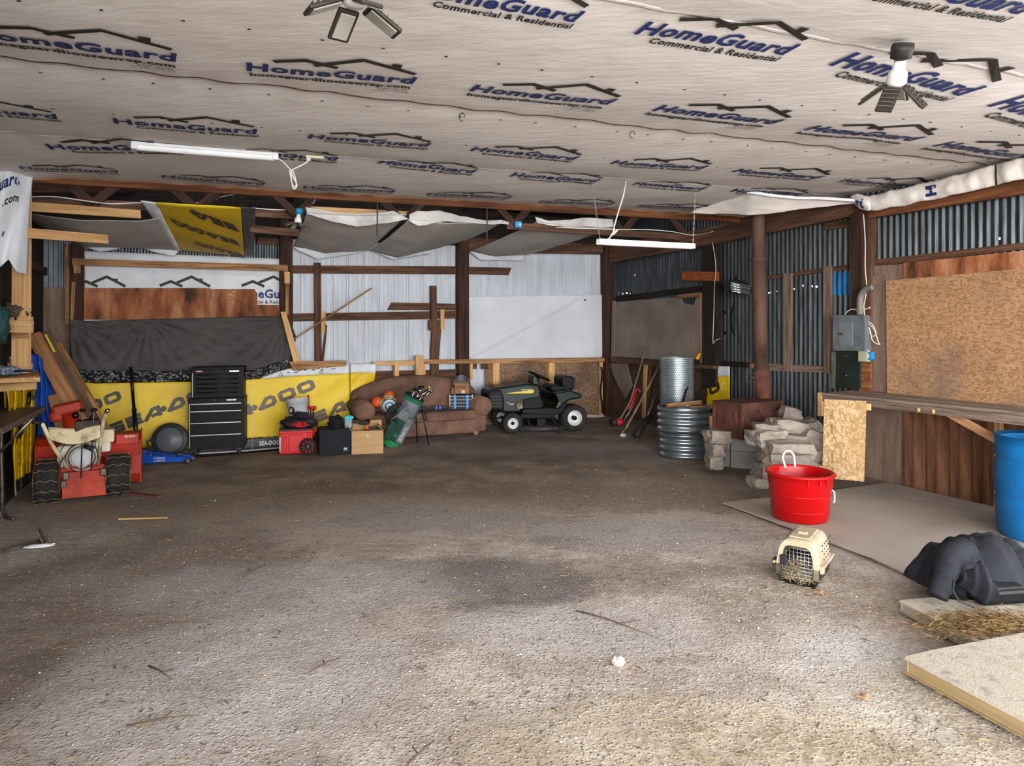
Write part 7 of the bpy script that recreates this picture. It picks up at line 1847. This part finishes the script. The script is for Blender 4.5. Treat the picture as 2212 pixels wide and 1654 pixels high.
# wires along the beams
cord('roof_wire', 'white wire stapled along the dark roof chord at the left', [P(66, 425, 6.7), P(120, 425, 6.85), P(180, 433, 7.0), P(240, 440, 7.1), P(300, 438, 7.3), P(330, 440, 7.4)], .006, 'wire')
cord('roof_wire', 'white wire running across the chord near the back socket', [P(545, 449, 7.9), P(600, 453, 8.05), P(650, 452, 8.2), P(670, 447, 8.25), P(684, 424, 8.0)], .006, 'wire')
cord('roof_wire', 'white wire sagging along the roof chord at the right', [P(1200, 491, 9.0), P(1320, 495, 9.15), P(1400, 496, 9.3), P(1450, 500, 9.4), P(1500, 508, 9.5), P(1540, 500, 8.9)], .006, 'wire')
for x, y0, y1, lab in ((815, 434, 512, 'left threaded rod hanging below the ceiling edge'), (1052, 448, 520, 'right threaded rod hanging below the ceiling edge')):
    Yr = 7.57/(1-.382*(x-CX)/FPX)+.03; o = obj('threaded_rod', SM().cyl(P(x, y0, Yr), P(x, y1, Yr), .008, n=8), M('rusty_rod', '#6b5240', .7, .5)); tag(o, lab, 'rod')
t = thing('junction_box', 'small blue junction box on the roof web above the middle tarp', 'junction box', P(1119, 485, 8.75), R(20))
obj('box', MB().box((0, 0, 0), (.09, .05, .08), .006, 2), M('box_blue', '#1f7fb8', .45), t); obj('knockout', SM().cyl((.02, -.03, .0), (.02, -.024, .0), .018, n=12), white_p, t)
# folding garage lamps
def garage_lamp(name, label, c, tilt, sc=1.0, blue_=False, spread=1.0):
    X = Matrix.Translation(c) @ Matrix.Rotation(tilt[2], 4, 'Z') @ Matrix.Rotation(tilt[0], 4, 'X') @ Matrix.Rotation(tilt[1], 4, 'Y') @ Matrix.Scale(sc, 4)
    t = thing(name, label, 'lamp', X=X)
    m = SM(); m.lathe([(0, .11), (.028, .11), (.03, .07), (.045, .05), (.05, .0), (.035, -.02), (0, -.02)], 24); obj('lamp_base', m, M('lamp_white', '#dcdad6', .4), t)
    m = SM(); m.lathe([(0, .19), (.05, .19), (.055, .17), (.05, .12), (.02, .11), (0, .11)], 24); obj('socket', m, M('lamp_socket_blue', '#1c7fa8', .4) if blue_ else M('lamp_socket_dark', '#2b2825', .5), t)
    for k in range(4):
        a = PI/2*k+.4
        Xa = Matrix.Rotation(a, 4, 'Z') @ Matrix.Translation((.04, 0, -.01)) @ Matrix.Rotation(R(28*spread), 4, 'Y')
        o = obj('light_panel', MB().box((.085, 0, 0), (.15, .085, .016), .008, 2, X=Xa), M('panel_dark_frame', '#3a362f', .45, .3), t)
        obj('panel_lens', MB().box((.085, 0, -.010), (.12, .06, .006), .002, X=Xa), M('panel_lens_grey', '#a8a59c', .3, .2), o)
        m = MB()
        for j in range(5): m.box((.035+j*.025, 0, .012), (.004, .07, .012), X=Xa)
        obj('fin', m, M('fin_metal', '#77736b', .4, .5), o)['kind'] = 'stuff'
    return t
c = PC(765, 2, .15); garage_lamp('garage_lamp', 'folding four-panel lamp under the ceiling at the top edge', c, (0, 0, .2), 1.0)
c = P(1936, 178, 3.35); garage_lamp('garage_lamp', 'folding lamp with white base hanging under the ceiling at the right', c, (R(24), R(-18), .5), .95, False, 1.5)
c = P(643, 480, 7.9); garage_lamp('garage_lamp', 'folding lamp with a blue socket on the chord over the middle post', c, (0, R(8), .3), .85, True, .9)
# ---- loose gravel, straw on the floor
rng = random.Random(5)
pm = MB()
def inview(x, y): return y > 1.9 and abs(x) < y*.80+.1
def peb(m, x, y, z, r, rng):
    a = rng.uniform(0, PI); sx, sy, sz = r*rng.uniform(.7, 1.3), r*rng.uniform(.6, 1.1), r*rng.uniform(.4, .8); ca, sa = math.cos(a), math.sin(a)
    vs = []
    for px_, py_, pz_ in ((1, 0, 0), (0, 1, 0), (-1, 0, 0), (0, -1, 0), (0, 0, 1), (.5, .5, .7), (-.6, .3, .6)):
        X_ = px_*sx; Y_ = py_*sy; vs.append((x+X_*ca-Y_*sa, y+X_*sa+Y_*ca, z+pz_*sz))
    m.add(vs, [[0, 1, 5], [1, 6, 5], [1, 2, 6], [2, 3, 4], [2, 4, 6], [3, 0, 4], [0, 5, 4], [5, 6, 4]])
dens = []
gmb = MB()
for _ in range(34000):
    y = 2.1+rng.random()**1.5*5.2; x = rng.uniform(-1, 1)*(y*.8+.1)
    k = .35+.65*sst(-.5, 1.5, x)+.5*fbm(x, y, 3, .9)
    if y > 5: k *= .5
    if rng.random() > k: continue
    if x+.451*y > 6.8 or x+.52*y < -1.3: continue
    r = rng.uniform(.0018, .0050)*(1.7 if rng.random() < .06 else 1)
    gmb.cur = rng.choice((0, 0, 1, 1, 2)); peb(gmb, x, y, fz(x, y)+r*.15, r, rng)
tag(obj('gravel', gmb, [M('pebble_'+cc[1:], cc, .9, 0, cc, 5) for cc in ('#c5bbb0', '#a5988b', '#7d7166')]), 'fine loose gravel scattered over the barn floor', 'gravel', kind='stuff')
def reg_all(r): y = 2.1+r.random()**1.2*6.5; return r.uniform(-1, 1)*(y*.8), y
m = straw('', 1500, reg_all, rng, None, '', '', fz, (.02, .075), .0011, .08); tag(obj('straw', m, M('pale_straw', '#bfa778', .85, 0, '#8d7750', 9)), 'pale bits of straw strewn over the floor', 'straw', kind='stuff')
m = straw('', 900, reg_all, rng, None, '', '', fz, (.01, .05), .0016, .1); tag(obj('straw_chaff', m, M('dark_chaff', '#5f4f40', .9, 0, '#46392d', 9)), 'dark stems and chaff strewn over the dirt floor', 'chaff', kind='stuff')
def patch(*pp):
    def f(r):
        cx, cy, rx, ry = r.choice(pp); return cx+r.gauss(0, rx), cy+r.gauss(0, ry)
    return f
m = straw('', 1300, patch((1.9, 2.75, .22, .16), (2.35, 3.25, .25, .12), (1.75, 4.05, .35, .1), (2.15, 3.75, .3, .1), (1.3, 2.5, .3, .1), (.75, 2.55, .25, .12), (1.9, 4.3, .15, .08)), rng, None, '', '', lambda x, y: fz(x, y)+.004*rng.random(), (.02, .07), .0009, .3)
tag(obj('straw_litter', m, hay_m), 'golden straw litter gathered around the pale boards and carrier', 'straw', kind='stuff')
m = straw('', 1500, lambda r: (lambda p: (p.x, p.y))(PF(r.gauss(2120, 60), r.gauss(1352, 14), .077)), rng, None, '', '', lambda x, y: .078+.02*rng.random()**2, (.02, .07), .0013, .4)
tag(obj('straw_litter', m, M('brown_litter', '#8f734a', .85, 0, '#6b5435', 12)), 'brown straw and litter heaped on the board under the jacket', 'straw', kind='stuff')
# ================================================================ give every thing an origin at its own base
def _settle():
    kids = {}
    for o in COL.objects:
        if o.parent: kids.setdefault(o.parent.name, []).append(o)
    def bounds(o, Mx, out):
        Mw = Mx @ (o.matrix_parent_inverse if o.parent else Matrix()) @ o.matrix_basis
        if o.type == 'MESH':
            for v in o.data.vertices: out.append(Mw @ v.co)
        for c in kids.get(o.name, []): bounds(c, Mw, out)
    for o in list(COL.objects):
        if o.parent or o.type not in ('EMPTY', 'MESH') or o.get('kind') == 'structure': continue
        if o.type == 'EMPTY' and o.location.length < 1e-6:
            pts = []; bounds(o, Matrix(), pts)
            if not pts: continue
            c = Vector(((min(p.x for p in pts)+max(p.x for p in pts))/2, (min(p.y for p in pts)+max(p.y for p in pts))/2, min(p.z for p in pts)))
            o.location = c
            for k in kids.get(o.name, []): k.matrix_parent_inverse = Matrix.Translation(-c) @ k.matrix_parent_inverse
        elif o.type == 'MESH' and o.location.length < 1e-6 and not kids.get(o.name):
            vs = o.data.vertices
            if not len(vs): continue
            c = Vector(((min(v.co.x for v in vs)+max(v.co.x for v in vs))/2, (min(v.co.y for v in vs)+max(v.co.y for v in vs))/2, min(v.co.z for v in vs)))
            o.data.transform(Matrix.Translation(-c)); o.location = c
_settle()
